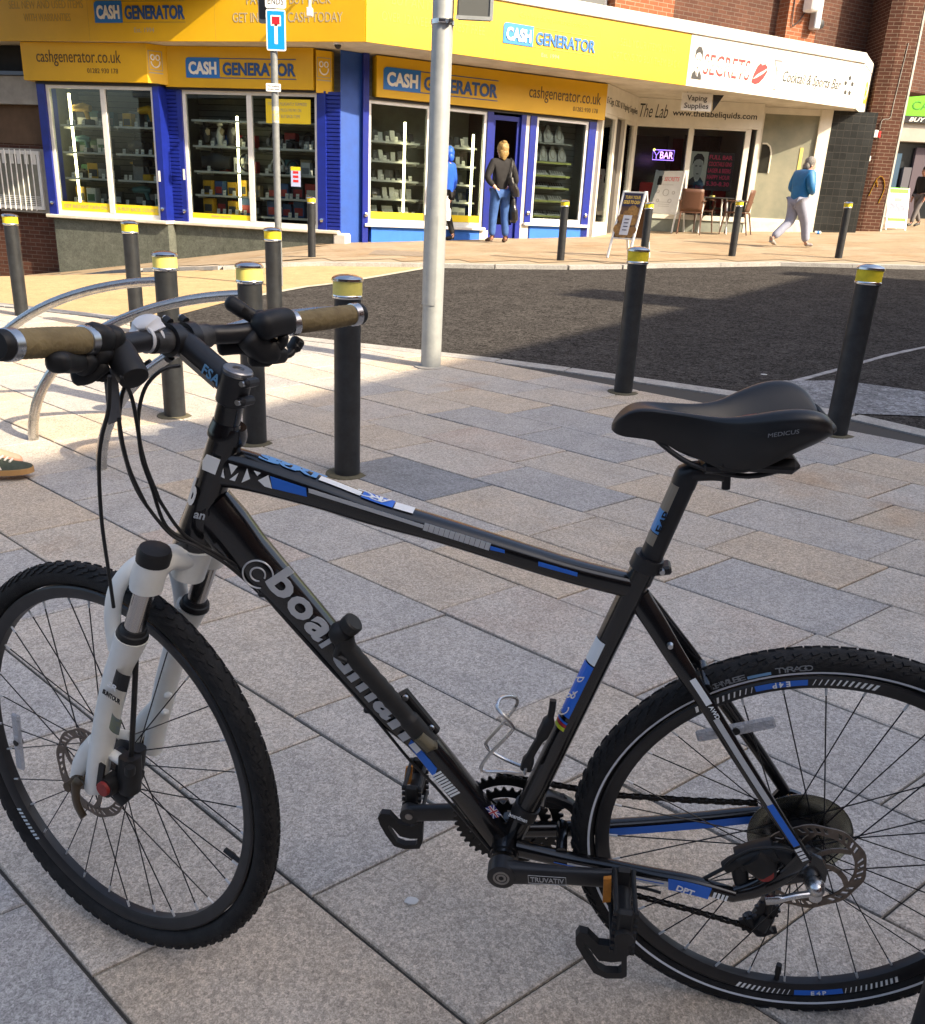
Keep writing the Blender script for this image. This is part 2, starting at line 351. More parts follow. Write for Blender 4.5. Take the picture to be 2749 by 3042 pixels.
for k in range(len(rows)-1):
    b0, b1 = rows[k]+.004, rows[k+1]-.004; cuts = list(known.get(rows[k], []))
    a = (cuts[0] if cuts else -6+rnd.random()*.5)
    lo = [a]
    while lo[-1] > -12: lo.append(lo[-1] - rnd.choice((.42, .5, .56, .62)))
    hi = [cuts[-1] if cuts else a]
    while hi[-1] < 7: hi.append(hi[-1] + rnd.choice((.42, .5, .56, .62)))
    al = sorted(set(lo[::-1] + cuts + hi))
    for a0, a1 in zip(al[:-1], al[1:]):
        a0 += .003; a1 -= .003
        if a1-a0 < .05: continue
        poly = [(E1[0]*p+E2[0]*q, E1[1]*p+E2[1]*q) for p, q in ((a0,b0), (a1,b0), (a1,b1), (a0,b1))]
        poly = clip(poly, KN)
        if not poly: continue
        cx = sum(p[0] for p in poly)/len(poly); cy = sum(p[1] for p in poly)/len(poly)
        if cx < -9 or cy < -2.2: continue
        t = rnd.random(); t = t*.9
        if rows[k] < .45 and a0 < -1.3: t = .02 + .06*rnd.random()
        h = (rnd.random()-.5)*.003
        P = [Vector((x, y, gz(x, y)+h)) for x, y in poly]; c = Vector((cx, cy, gz(cx, cy)+h))
        I = [c + (p-c)*(1-.006/max(.05, (p-c).length)) for p in P]; n = len(P)
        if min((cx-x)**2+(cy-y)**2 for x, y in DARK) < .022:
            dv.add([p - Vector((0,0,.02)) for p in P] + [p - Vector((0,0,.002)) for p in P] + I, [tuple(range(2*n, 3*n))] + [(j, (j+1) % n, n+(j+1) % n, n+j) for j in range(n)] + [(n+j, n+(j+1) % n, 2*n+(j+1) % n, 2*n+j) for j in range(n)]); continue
        o = len(sv); sv += [tuple(p - Vector((0,0,.02))) for p in P] + [tuple(p - Vector((0,0,.0025))) for p in P] + [tuple(p) for p in I]
        fs = [tuple(range(o+2*n, o+3*n))] + [(o+j, o+(j+1) % n, o+n+(j+1) % n, o+n+j) for j in range(n)] + [(o+n+j, o+n+(j+1) % n, o+2*n+(j+1) % n, o+2*n+j) for j in range(n)]
        sf += fs; st += [t]*len(fs)
me = bpy.data.meshes.new('pavement'); me.from_pydata(sv, [], sf); me.materials.append(slabm)
at = me.attributes.new('tone', 'FLOAT', 'FACE'); at.data.foreach_set('value', st)
o = bpy.data.objects.new('pavement', me); COL.objects.link(o); tag(o, kind='structure')
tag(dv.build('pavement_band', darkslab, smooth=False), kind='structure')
sheet('pavement_bed', clip([(-9, -4), (9, -4), (9, 11), (-9, 11)], KN), jointm, -.009)
# far pavement: long buff flags with fine joints
fv, ff, ft = [], [], []
y = 11.9; row = 0
def infar(x, y):
    for a, b in zip(KFAR[:-1], KFAR[1:]):
        if a[0] <= x <= b[0]: return y > a[1]+(b[1]-a[1])*(x-a[0])/(b[0]-a[0]) + .06
    return False
KF2 = [(p[0], p[1]) for p in KFAR]
sheet('far_pavement_bed', KF2 + [(30, 45), (-9.5, 45)], mat('far_joint', (.30,.24,.17), .95), .010)
a2 = R(28); F1 = (math.cos(a2), math.sin(a2)); F2 = (-math.sin(a2), math.cos(a2))
for i in range(-30, 90):
    for j in range(0, 110):
        w = .6; x0 = i*w + (j % 2)*.3; y0 = j*.42 + 3
        cs = [(F1[0]*p+F2[0]*q, F1[1]*p+F2[1]*q) for p, q in ((x0,y0), (x0+w-.006,y0), (x0+w-.006,y0+.414), (x0,y0+.414))]
        if all(infar(*c) for c in cs) and all(c[1] < 32 and c[0] > -9.4 for c in cs):
            o = len(fv); fv += [tuple(gv(x, yy, .018)) for x, yy in cs]; ff.append((o, o+1, o+2, o+3)); ft.append(rnd.random())
me = bpy.data.meshes.new('far_pavement'); me.from_pydata(fv, [], ff); me.materials.append(farslab)
at = me.attributes.new('tone', 'FLOAT', 'FACE'); at.data.foreach_set('value', ft)
o = bpy.data.objects.new('far_pavement', me); COL.objects.link(o); tag(o, kind='structure')
# worn white patch and chalk scar on the tarmac by the right-hand bollard
m = MB(); P = [(2.1276, 5.8087, 0.2766), (2.5241, 5.8379, 0.2911), (2.9570, 5.5605, 0.2961), (3.0250, 5.4747, 0.2954), (2.7163, 4.8537, 0.2630), (2.6624, 4.9452, 0.2644), (2.3059, 4.9744, 0.2533), (2.0526, 5.0342, 0.2468), (1.9370, 5.2272, 0.2496)]
m.add([Vector(p)+Vector((0,0,-.028)) for p in P], [tuple(range(len(P)))])
pm = granite('worn_white_patch', [(.16,.165,.175), (.34,.35,.37)], speck=.6, scale=75, use_attr=False, stain=.5)
tag(m.build('road_patch', pm, smooth=False), kind='structure')
m = MB(); P = catmull([(2.0038, 5.6329, 0.2662), (2.5695, 6.1383, 0.3032), (2.9143, 6.4558, 0.3261), (3.2483, 6.7614, 0.3482), (3.7022, 7.1170, 0.3761), (4.1194, 7.3920, 0.4000)], 4)
m.tube([p + Vector((0,0,-.033)) for p in P], [(.02+.012*((i*7) % 5)/5, .004) for i in range(len(P))], 6, up=(0,0,1)); tag(m.build('road_scar', mat('chalky', (.36,.36,.37), .9, var=.5, scale=14)), kind='structure')
# manhole lid in the far pavement
m = MB(); P = [Vector(p)+Vector((0,0,.022)) for p in [(-1.6566, 13.7793, 0.4280), (-0.7983, 13.5611, 0.4496), (-0.8239, 14.3590, 0.4767), (-1.6285, 14.5407, 0.4558)]]; m.add(P, [(0,1,2,3)])
tag(m.build('manhole_cover', mat('lid', (.25,.20,.15), .7, var=.3, scale=8), smooth=False), 'flat paved inspection cover set in the buff far pavement', 'manhole cover')

# ------------------------------------------------------------------ bollards and cycle hoops
steel_dark = mat('bollard_grey', (.022,.025,.029), .45, var=.6, scale=14, spec=.5, bump=.05, bscale=200)
chrome = mat('polished_steel', (.72,.72,.72), .13, metal=1, var=.12, scale=14)
ylw = mat('reflective_yellow', (.78,.62,.03), .5, var=.25, scale=18, spec=.3)
ylw2 = mat('reflective_yellow_worn', (.74,.66,.16), .4, var=.15, scale=25, spec=.6)
brushed = mat('brushed_steel', (.62,.61,.58), .24, metal=1, var=.25, scale=22)
HB = .868
def bollard(p, label, top=None, hoop=None, ym=None):
    p = Vector(p); p.z = gz(p.x, p.y); t = thing('bollard', label, 'bollard', p, group='bollards around the road')
    tilt = Matrix.Identity(4)
    if top is not None:
        d = Vector(top); q = Vector((0,0,1)).rotation_difference(d.normalized()); tilt = q.to_matrix().to_4x4()
    m = MB(); m.lathe((0,0,-.15), (0,0,1), [(0,.057), (.15+HB-.100,.057)], 28); m.build('post', steel_dark, t, local=tilt)
    m = MB(); m.lathe((0,0,0), (0,0,1), [(HB-.084,.0615), (HB-.030,.0615)], 28); m.build('reflective_band', ym or ylw, t, local=tilt)
    m = MB(); m.lathe((0,0,0), (0,0,1), [(HB-.030,.0605), (HB-.029,.065), (HB-.027,.067), (HB-.018,.066), (HB-.012,.06), (HB-.004,.04), (HB,.0)], 28)
    m.lathe((0,0,0), (0,0,1), [(HB-.100,.058), (HB-.099,.0625), (HB-.094,.0645), (HB-.088,.0640), (HB-.084,.0618)], 28); m.build('steel_cap', chrome, t, local=tilt)
    if p.y < 6: 
        m = MB(); m.lathe((0,0,-.01), (0,0,1), [(0,.1), (.012,.095), (.0125,.056)], 24); m.build('mortar_collar', mat('mortar_moss', (.13,.115,.07), .95, var=.4, scale=40), t)
    if hoop:
        h = Vector(hoop); h.z = gz(h.x, h.y); d = h - p; P = []
        for i in range(25):
            s = i/24*math.pi/2; P.append(Vector((d.x*math.sin(s), d.y*math.sin(s), d.z*math.sin(s) + (.715)*(math.cos(s)**.92) - .03*(i/24))))
        m = MB(); m.tube(P, .0245, 16); m.build('cycle_hoop', brushed, t)
    return t
def lean(b, tp):
    """top offset that this post really has in the square"""
    return Vector((tp[0]-b[0], tp[1]-b[1], HB))
bollard((-1.6050, 4.5908, 0.1068), 'grey bollard with a steel cycle hoop, standing closest to the buff road', hoop=(-2.71, 4.57, 0), ym=ylw2)
bollard((-1.0511, 4.1303, 0.1094), 'grey bollard with a steel cycle hoop, behind the handlebar stem of the bicycle', hoop=(-2.1517, 4.1018, 0.0710), ym=ylw2)
bollard((-0.5277, 3.6856, 0.1116), 'grey bollard with a steel cycle hoop, touching the outline of the far grip', hoop=(-1.6356, 3.6747, 0.0735), ym=ylw2)
bollard((-4.0484, 7.7943, 0.1363), 'dark grey bollard in front of the dark brown brick wall')
bollard((-2.725, 7.054, 0), 'dark grey bollard in front of the grey stone plinth, seen through the first hoop')
bollard((-1.477, 6.513, 0), 'dark grey bollard in front of the dead end sign post')
bollard((-2.4326, 13.2676, 0.3837), 'thin looking bollard on the far pavement beside the shop corner')
bollard((1.2681, 13.3243, 0.5115), 'bollard on the far pavement in front of the jewellery window')
bollard((2.421, 12.928, 0), 'bollard on the far pavement half hidden behind the gold advert A-board')
bollard((4.1159, 14.4403, 0.6476), 'bollard on the far pavement in front of the brown cafe chairs')
bollard((5.7892, 14.3671, 0.7020), 'bollard on the far pavement in front of the brick pier')
bollard((0.9599, 5.2956, 0.2188), 'near kerb bollard in line with the nose of the saddle', top=(.0,.0,1))
bollard((1.9549, 4.4526, 0.2230), 'near kerb bollard beside the tail of the saddle, next to the white road patch', top=(.012,.0,1))
# leaning post cut off by the lower right corner
t = thing('bollard', 'dark post close beside the rear wheel, its top out of frame', 'bollard', (.75, .92, 0.05785))
m = MB(); m.lathe((0,0,-.1), (0,0,1), [(0,.057), (.86,.057), (.875,.05), (.88,.0)], 24); m.build('post', steel_dark, t)

# ------------------------------------------------------------------ bicycle (local axes: x forward, y to its left = towards us, z up from the rear tyre's contact)
bk = mat('gloss_black_paint', (.006,.006,.007), .2, var=.3, scale=12, spec=.5, coat=.5)
satin = mat('satin_black_alloy', (.016,.016,.018), .38, var=.4, scale=25, spec=.5)
rub = mat('tyre_rubber', (.017,.017,.018), .72, var=.5, scale=35, spec=.3, bump=.25, bscale=500)
plast = mat('black_plastic', (.013,.013,.014), .5, var=.4, scale=30, spec=.4)
whitep = mat('fork_white', (.82,.83,.80), .3, col2=(.70,.70,.65), scale=7, spec=.5)
stan = mat('stanchion_chrome', (.50,.48,.46), .14, metal=1)
rotor = mat('rotor_steel', (.23,.19,.16), .38, metal=.9, var=.4, scale=40)
dwhite = mat('decal_white', (.78,.80,.80), .35)
dblue = mat('decal_blue', (.015,.14,.62), .3)
dsilver = mat('decal_silver', (.52,.53,.54), .35, metal=.2)
alu = mat('bare_alloy', (.66,.66,.66), .25, metal=1, var=.2, scale=40)
tan = mat('grip_tan', (.25,.19,.085), .7, col2=(.16,.115,.05), scale=30, bump=.3, bscale=120)
orange = mat('reflector_amber', (.55,.20,.02), .3, var=.3, scale=90)
clearp = mat('reflector_clear', (.62,.64,.68), .12, trans=.45, var=.12, scale=60, bump=.5, bscale=240)
redk = mat('red_knob', (.30,.03,.025), .5, var=.3, scale=50)
spk = mat('black_spoke', (.015,.015,.016), .35, metal=.6)
bike = thing('bicycle', 'black hybrid bicycle with white suspension fork and tan grips standing on the slabs', 'bicycle', mw=Matrix(((-0.992761,-0.113934,-0.038020,0.552471),(0.116386,-0.990726,-0.070117,1.081129),(-0.029679,-0.074034,0.996814,0.049060),(0.000000,0.000000,0.000000,1.000000))))
FM = Matrix(((0.941606,0.336068,-0.020908,1.114986),(-0.336068,0.934119,-0.120330,-0.014992),(-0.020908,0.120330,0.992514,0.361814),(0.000000,0.000000,0.000000,1.000000)))                          # steered front end
RM = Matrix.Translation((0, 0, 0.348))

# ---- wheels
def wheel(local, rear):
    m = MB(); prof = [(-.0105,.311), (-.0125,.308), (-.0115,.297), (-.007,.2895), (0,.2885), (.007,.2895), (.0115,.297), (.0125,.308), (.0105,.311), (0,.306)]
    V = []; F = []; n = 120; k = len(prof)
    for i in range(n):
        a = 2*math.pi*i/n
        for y, r in prof: V.append((r*math.cos(a), y, r*math.sin(a)))
    for i in range(n):
        for j in range(k): F.append((i*k+j, i*k+(j+1) % k, ((i+1) % n)*k+(j+1) % k, ((i+1) % n)*k+j))
    m.add(V, F); w = m.build('wheel', satin, bike, local=local)
    # tyre: casing plus tread blocks
    m = MB(); P = [(.3295*math.cos(2*math.pi*i/144), 0, .3295*math.sin(2*math.pi*i/144)) for i in range(144)]
    m.tube(P, .0178, 18, closed=True, up=None) if False else None
    V = []; F = []; n = 144; q = 18
    for i in range(n):
        a = 2*math.pi*i/n
        for j in range(q):
            b = 2*math.pi*j/q; rr = .3293 + .0178*math.cos(b); V.append((rr*math.cos(a), .0183*math.sin(b), rr*math.sin(a)))
    for i in range(n):
        for j in range(q): F.append((i*q+j, i*q+(j+1) % q, ((i+1) % n)*q+(j+1) % q, ((i+1) % n)*q+j))
    m.add(V, F)
    nb = 92
    for i in range(nb):
        for sgn in (-1, 1):
            for (bb, ln, wd, off) in ((R(24), .010, .0062, 0), (R(43), .011, .0055, .5), (R(60), .0125, .0042, .15)):
                a = 2*math.pi*(i+off+(.25 if sgn > 0 else 0))/nb; b = bb*sgn
                er = Vector((math.cos(a), 0, math.sin(a))); et = Vector((-math.sin(a), 0, math.cos(a))); ey = Vector((0,1,0))
                nn = er*math.cos(b) + ey*math.sin(b); sd = nn.cross(et)
                c = er*.3293 + er*(.0178*math.cos(b)) + ey*(.0183*math.sin(b))
                t2 = (et + sd*.35*sgn).normalized(); s2 = nn.cross(t2)
                m.box(c + nn*.0003, (ln, wd, .0036), rot=Matrix((t2, s2, nn)).transposed())
    m.build('tyre', rub, w)
    m = MB()                                            # reflective sidewall line
    for y in (.0142, -.0142):
        V = []; F = []
        a0, a1 = (0, 2*math.pi)
        for i in range(145):
            a = a0+(a1-a0)*i/144
            for r, yy in ((.3190, y*1.165), (.3226, y*1.235)): V.append((r*math.cos(a), yy, r*math.sin(a)))
        for i in range(144): F.append((2*i, 2*i+1, 2*i+3, 2*i+2))
        m.add(V, F)
    if rear: m.build('reflective_line', mat('reflective_grey', (.62,.65,.70), .45), w)
    # hub, spokes
    m = MB(); m.lathe((0,-.05,0), (0,1,0), [(0,.009), (.006,.012), (.012,.014), (.018,.024), (.022,.024), (.026,.014), (.072,.014), (.076,.026), (.080,.026), (.084,.020), (.092,.016), (.1,.010)], 24)
    m.build('hub', satin, w)
    sp = None
    for i in range(32):
        side = 1 if i % 2 else -1; k = i//2
        ar = 2*math.pi*(i+.5)/32 + .04; tw = R(63) if k % 2 else -R(63)
        ah = ar + tw; rf_ = .0245
        A = Vector((rf_*math.cos(ah), side*.029, rf_*math.sin(ah))); Bq = Vector((.290*math.cos(ar), side*.003, .290*math.sin(ar)))
        m = MB(); m.cyl(A, Bq, .00105, seg=6); m.mat(1).cyl(Bq, Bq + (A-Bq).normalized()*.014, .0019, seg=6)
        m.build('spoke', [spk, dsilver], w)
    # rotor: slotted ring on six curved arms
    m = MB(); ns = 40; V = []; F = []; rad = [.0625, .0665, .0750, .0792]; N_ = ns*4
    for i in range(N_):
        for j, r in enumerate(rad):
            a = 2*math.pi*(i/N_) - (r-.0625)*10.5; rr = r + (.0012*math.cos(2*math.pi*i/16) if j == 3 else 0); V.append((rr*math.cos(a), 0, rr*math.sin(a)))
    for i in range(N_):
        for j in range(3):
            if j == 1 and i % 4 in (1, 2) and (i//4) % 5 != 4: continue
            F.append((i*4+j, i*4+j+1, ((i+1) % N_)*4+j+1, ((i+1) % N_)*4+j))
    m.add(V, F)
    for i in range(6):
        a = 2*math.pi*i/6; P = [Vector(((.02+.0435*t)*math.cos(a+t*.75), 0, (.02+.0435*t)*math.sin(a+t*.75))) for t in (0,.25,.5,.75,1)]
        for p, q in zip(P[:-1], P[1:]):
            d = (q-p).normalized(); s_ = Vector((-d.z, 0, d.x))*.0042; m.add([p-s_, q-s_, q+s_, p+s_], [(0,1,2,3)])
    V = []; F = []
    for i in range(24):
        a = 2*math.pi*i/24; V += [(.014*math.cos(a),0,.014*math.sin(a)), (.024*math.cos(a),0,.024*math.sin(a))]
    F = [(2*i, 2*i+1, (2*i+3) % 48, (2*i+2) % 48) for i in range(24)]; m.add(V, F)
    ro = m.build('brake_disc', rotor, w, smooth=False, local=Matrix.Translation((0, .042, 0)) @ Matrix.Rotation(.3, 4, 'Y'))
    md = ro.modifiers.new('thickness', 'SOLIDIFY'); md.thickness = .002; md.offset = 0
    # valve
    return w
rw = wheel(RM, True); fw = wheel(FM, False)
def valve(w, a):
    m = MB(); d = Vector((math.cos(a), 0, math.sin(a))); m.cyl(d*.289, d*.272, .004, seg=10); m.cyl(d*.275, d*.256, .0052, .0045, seg=10); m.build('valve', plast, w)
valve(rw, R(-91)); valve(fw, R(198))
def rimdecal(w, a0, a1, side=1):
    """blue panel with the letters, and slanted stripes on the rim flank"""
    m = MB(); y = .0126*side
    def ring(b0, b1, r0=.2975, r1=.3075, mi=0, sk=0, n=10):
        m.mat(mi); V = []
        for i in range(n+1):
            a = b0+(b1-b0)*i/n; V += [(r0*math.cos(a), y-.0008*side, r0*math.sin(a)), (r1*math.cos(a+sk), y+.0004*side, r1*math.sin(a+sk))]
        m.add(V, [(2*i, 2*i+1, 2*i+3, 2*i+2) for i in range(n)])
    ring(a0, a1, mi=0)
    c = (a0+a1)/2
    for i, ch in enumerate('E4P'):
        a = c - (i-1)*.030*(1 if side > 0 else -1)
        dr = Vector((math.cos(a),0,math.sin(a))); dt = Vector((-math.sin(a),0,math.cos(a)))
        up = -dr; m.mat(1).text(ch, dr*.3070+Vector((0,y+.0006,0)), dt*-1 if False else up.cross(Vector((0,1,0))), up, height=.0085, bold=.02, align='C', depth=.0004)
    for s_, o0 in ((1, a1+.02), (-1, a0-.02)):
        for i in range(11):
            a = o0 + s_*i*.026; ring(a, a+s_*(.004+.0011*i), mi=1, sk=.012, n=1)
    m.build('rim_decal', [dblue, dwhite], w, smooth=False)
rimdecal(rw, -1.9261, -1.6774); rimdecal(rw, 1.1920, 1.4219)
m = MB()
for i in range(9):
    a = -0.6274 - .23 + i*.026; m.add([(.298*math.cos(a), .0122, .298*math.sin(a)), (.3075*math.cos(a+.012), .0131, .3075*math.sin(a+.012)), (.3075*math.cos(a+.026), .0131, .3075*math.sin(a+.026)), (.298*math.cos(a+.014), .0122, .298*math.sin(a+.014))], [(0,1,2,3)])
m.build('rim_decal', mat('decal_pale', (.55,.62,.68), .4), fw, smooth=False)
# tyre lettering on the rear sidewall
m = MB()
for wd_, a0_, a1_ in (('SCHWALBE', 1.0077, 1.1615), ('TYRAGO', 1.2944, 1.4316)):
    for i, ch in enumerate(wd_):
        a = a0_ + (a1_-a0_)*(i+.5)/len(wd_); dr = Vector((math.cos(a),0,math.sin(a)))
        m.mat(0).text(ch, dr*.3258+Vector((0,.0183,0)), dr.cross(Vector((0,1,0))), dr, height=.0085, width=.011, align='C', depth=.0006)
V = []
for i in range(7):
    a = 1.1750 + (1.2716-1.1750)*i/6; V += [(.3250*math.cos(a),.0181,.3250*math.sin(a)), (.3300*math.cos(a),.0187,.3300*math.sin(a))]
m.mat(1).add(V, [(2*i,2*i+1,2*i+3,2*i+2) for i in range(6)])
m.build('tyre_lettering', [mat('tyre_print', (.20,.21,.22), .6), mat('tyre_tab', (.16,.33,.55), .5)], rw, smooth=False)
# wheel reflectors
def wreflector(w, c, d, ln):
    m = MB(); c = Vector(c); d = Vector(d).normalized(); rot = Matrix((d, Vector((0,1,0)), d.cross(Vector((0,1,0))))).transposed()
    m.box(c, (ln, .007, .020), rot=rot, bev=.003); m.mat(1).box(c+rot @ Vector((0,.0025,0)), (ln*.24, .006, .012), rot=rot, bev=.002); m.mat(2).cyl(c+rot @ Vector((0,-.006,0)), c+rot @ Vector((0,.006,0)), .006, seg=12)
    m.build('wheel_reflector', [clearp, clearp, plast], w)
_a, _b = [Vector(p) - Vector((0,0,0.348)) for p in [(0.1810, 0.0120, 0.5403), (0.0775, 0.0120, 0.5775)]]; wreflector(rw, (_a+_b)/2, _b-_a, (_b-_a).length)
_a, _b = [Vector(p) for p in [(0.2210, 0.0120, 0.0259), (0.2244, 0.0120, -0.0880)]]; wreflector(fw, (_a+_b)/2, _b-_a, (_b-_a).length)
# freehub side of the rear wheel: spoke guard and sprockets
m = MB(); V = []; F = []
for i in range(48):
    a = 2*math.pi*i/48
    for r, y in ((.030,-.030), (.070,-.0245), (.0745,-.0240), (.078,-.0235)): V.append((r*math.cos(a), y, r*math.sin(a)))
for i in range(48):
    for j in range(3): F.append((i*4+j, i*4+j+1, ((i+1) % 48)*4+j+1, ((i+1) % 48)*4+j))
m.add(V, F); o = m.build('spoke_guard', glass('smoky_plastic', (.66,.66,.55), .10, .25), rw); md = o.modifiers.new('t', 'SOLIDIFY'); md.thickness = .0015
def sprocket(m, c, r, teeth, y, th, tip=.0055, inner=None):
    V = []; n = teeth*4
    for i in range(n):
        a = 2*math.pi*i/n; rr = r + (tip if i % 4 == 1 else (tip*.9 if i % 4 == 2 else -.001)); V.append(Vector(c)+Vector((rr*math.cos(a), y, rr*math.sin(a))))
    if inner:
        I = [Vector(c)+Vector((inner*math.cos(2*math.pi*i/n), y, inner*math.sin(2*math.pi*i/n))) for i in range(n)]
        A = V+I; Bk = [v+Vector((0,-th,0)) for v in A]; F = []
        for i in range(n):
            j = (i+1) % n; F += [(i, j, n+j, n+i), (2*n+i, 3*n+i, 3*n+j, 2*n+j), (i, 2*n+i, 2*n+j, j), (n+i, n+j, 3*n+j, 3*n+i)]
        m.add(A+Bk, F)
    else: m.prism(V, (0,-th,0))
m = MB()
for i in range(8): sprocket(m, (0,0,0), .060-.005*i, 30-2*i, -.031-.0042*i, .002)
m.build('cassette', mat('sprocket_steel', (.10,.095,.09), .4, metal=.8, var=.4, scale=50), rw, smooth=False)

# ---- frame
fr = MB(); UP = (0,1,0)
H0, H1 = Vector((0.8445, 0.0000, 0.9510)), Vector((0.9082, 0.0000, 0.7949))
hd = (H1-H0).normalized()
fr.tube([H0, H0+hd*.03, (H0+H1)/2, H1-hd*.03, H1], [.0225,.0235,.0225,.0265,.0275], 24)
TT = catmull([Vector((0.8506, 0.0000, 0.9099)), Vector((0.8132, 0.0000, 0.9043)), Vector((0.7210, 0.0000, 0.8804)), Vector((0.6405, 0.0000, 0.8573)), Vector((0.5486, 0.0000, 0.8350)), Vector((0.3847, 0.0000, 0.7901)), Vector((0.2912, 0.0000, 0.7679))], 5)
n_ = len(TT); fr.tube(TT, [(.0190-.0030*i/n_, .0255-.0085*min(1, i/n_*1.6)) for i in range(n_)], 20, up=UP, pw=2.9) if False else None
def flat_tube(m, P, ws, hs, pw=2.8, seg=24, up=(0,1,0)):
    """section: half width ws along the bicycle's y, half height hs in the frame plane"""
    P = catmull(P, 6); n = len(P)
    def ip(a, t): 
        x = t*(len(a)-1); i = min(int(x), len(a)-2); return a[i]+(a[i+1]-a[i])*(x-i)
    m.tube(P, [(ip(hs, i/(n-1)), ip(ws, i/(n-1))) for i in range(n)], seg, up=up, pw=pw); return P
flat_tube(fr, [(0.8553, 0.0000, 0.9106), (0.8132, 0.0000, 0.9038), (0.7210, 0.0000, 0.8802), (0.6406, 0.0000, 0.8560), (0.5486, 0.0000, 0.8342), (0.3846, 0.0000, 0.7896), (0.2869, 0.0000, 0.7696)], [.0200,.0205,.0200,.0190,.0180,.0165,.0155], [.030,.0265,.0215,.0180,.0165,.0160,.0165])
flat_tube(fr, [(0.8823, 0.0000, 0.8423), (0.8582, 0.0000, 0.8169), (0.8297, 0.0000, 0.7823), (0.7985, 0.0000, 0.7445), (0.7297, 0.0000, 0.6563), (0.6433, 0.0000, 0.5385), (0.5753, 0.0000, 0.4697), (0.4604, 0.0000, 0.3021)], [.0220,.0235,.0240,.0235,.0225,.0215,.0205,.0225], [.0430,.0385,.0320,.0290,.0255,.0230,.0215,.0220], pw=2.7)
ST0, ST1 = Vector((0.2768, 0.0000, 0.8041)), Vector((0.4393, 0.0000, 0.3014))
fr.tube([ST0, ST0+(ST1-ST0)*.2, ST0+(ST1-ST0)*.27, ST1], [.0172,.0176,.0172,.0178], 20)
BBc = Vector((0.4486, 0.0200, 0.2961)); BBc.y = 0
fr.cyl(BBc+Vector((0,-.036,0)), BBc+Vector((0,.036,0)), .0225, seg=24)
fr.cyl(BBc+Vector((0,-.040,0)), BBc+Vector((0,.043,0)), .0200, seg=24)
# near and far stays: picked on the near side, mirrored to the other
DO = Vector((0, .066, 0.348))
ss = [Vector((0.2810, 0.0000, 0.7533)), Vector((0.2591, 0.0120, 0.7256)), Vector((0.2246, 0.0300, 0.6791)), Vector((0.1881, 0.0420, 0.6314)), Vector((0.1310, 0.0560, 0.5496)), Vector((0.0717, 0.0660, 0.4657)), Vector((0.0170, 0.0680, 0.3870))]
cs = [Vector((0.4307, 0.0220, 0.3043)), Vector((0.3505, 0.0300, 0.2992)), Vector((0.2918, 0.0400, 0.3036)), Vector((0.2318, 0.0520, 0.3086)), Vector((0.1709, 0.0640, 0.3142)), Vector((0.1063, 0.0700, 0.3063))]
for sg in (1, -1):
    mir = lambda P: [Vector((p.x, p.y*sg, p.z)) for p in P]
    flat_tube(fr, mir(ss), [.011,.011,.0095,.0085,.0085,.0085,.008], [.017,.0155,.0135,.0115,.0105,.0095,.0085], pw=2.4, seg=16)
    cq_ = cs if sg > 0 else [Vector((BBc.x-.02,-.022,BBc.z+.004)), Vector((0.3390, -0.0360, 0.3005)), Vector((0.2423, -0.0470, 0.3106)), Vector((0.1469, -0.0570, 0.3247)), Vector((0.0531, -0.0660, 0.3416)), Vector((.0,-.068,0.348))]
    flat_tube(fr, cq_, [.0105,.010,.010,.010,.010,.009], [.014,.013,.0125,.0125,.0125,.011], pw=2.6, seg=16)
# dropouts: plate joining stays, hooped lower arm on the near side
dp = [(0.0298, 0.0620, 0.3964), (0.0101, 0.0620, 0.3954), (-0.0048, 0.0620, 0.3899), (-0.0154, 0.0620, 0.3682), (-0.0160, 0.0620, 0.3487), (-0.0076, 0.0620, 0.3315), (0.0048, 0.0620, 0.3296), (0.0143, 0.0620, 0.3441), (0.0401, 0.0620, 0.3361), (0.0492, 0.0620, 0.3586)]
fr.prism([Vector(p) for p in dp], (0,.007,0)); fr.prism([Vector((p[0], -p[1], p[2])) for p in dp], (0,-.007,0))
fr.tube(catmull([(0.1106, 0.0660, 0.2992), (0.0750, 0.0660, 0.3149), (0.0495, 0.0660, 0.3370), (0.0310, 0.0660, 0.3635), (0.0179, 0.0660, 0.3868)], 5), (.011,.006), 12, up=(0,1,0), pw=2.6)
fr.tube(catmull([(0.1073, 0.0680, 0.3161), (0.0810, 0.0680, 0.3343), (0.0615, 0.0680, 0.3571), (0.0475, 0.0680, 0.3768)], 5), (.004,.006), 10, up=(0,1,0))
br = Vector((0.1795, 0.0000, 0.6348)); fr.tube([br+Vector((0,-.03,0)), br, br+Vector((0,.03,0))], [.008,.009,.008], 12)
br2 = Vector((0.3606, 0.0000, 0.3125)); fr.tube([br2+Vector((0,-.03,0)), br2+Vector((0,.03,0))], .009, 12)
# headset cups and seat collar
fr.tube([H0-hd*.0005, H0-hd*.010, H0-hd*.022], [.0262,.0262,.0215], 24); fr.tube([H1, H1+hd*.012], [.0275,.0285], 24)
frame = fr.build('frame', bk, bike, angle=40)
m = MB(); sd = (ST0-ST1).normalized()
m.tube([ST0-sd*.006, ST0+sd*.014], .0205, 20); c_ = Vector((0.2556, 0.0000, 0.8000))
m.box(c_, (.026,.024,.013), rot=Matrix.Rotation(.2,3,'Y'), bev=.003); m.mat(1).cyl(c_+Vector((.0,-.018,.002)), c_+Vector((.0,.018,.002)), .0035, seg=10)
m.build('seat_clamp', [satin, alu], bike)
# small bolts
m = MB()
for p in [(0.2366, 0.0330, 0.7024)]: m.cyl(Vector(p), Vector(p)+Vector((0,.006,0)), .0045, .0035, seg=14)
m.build('bolt', alu, frame)

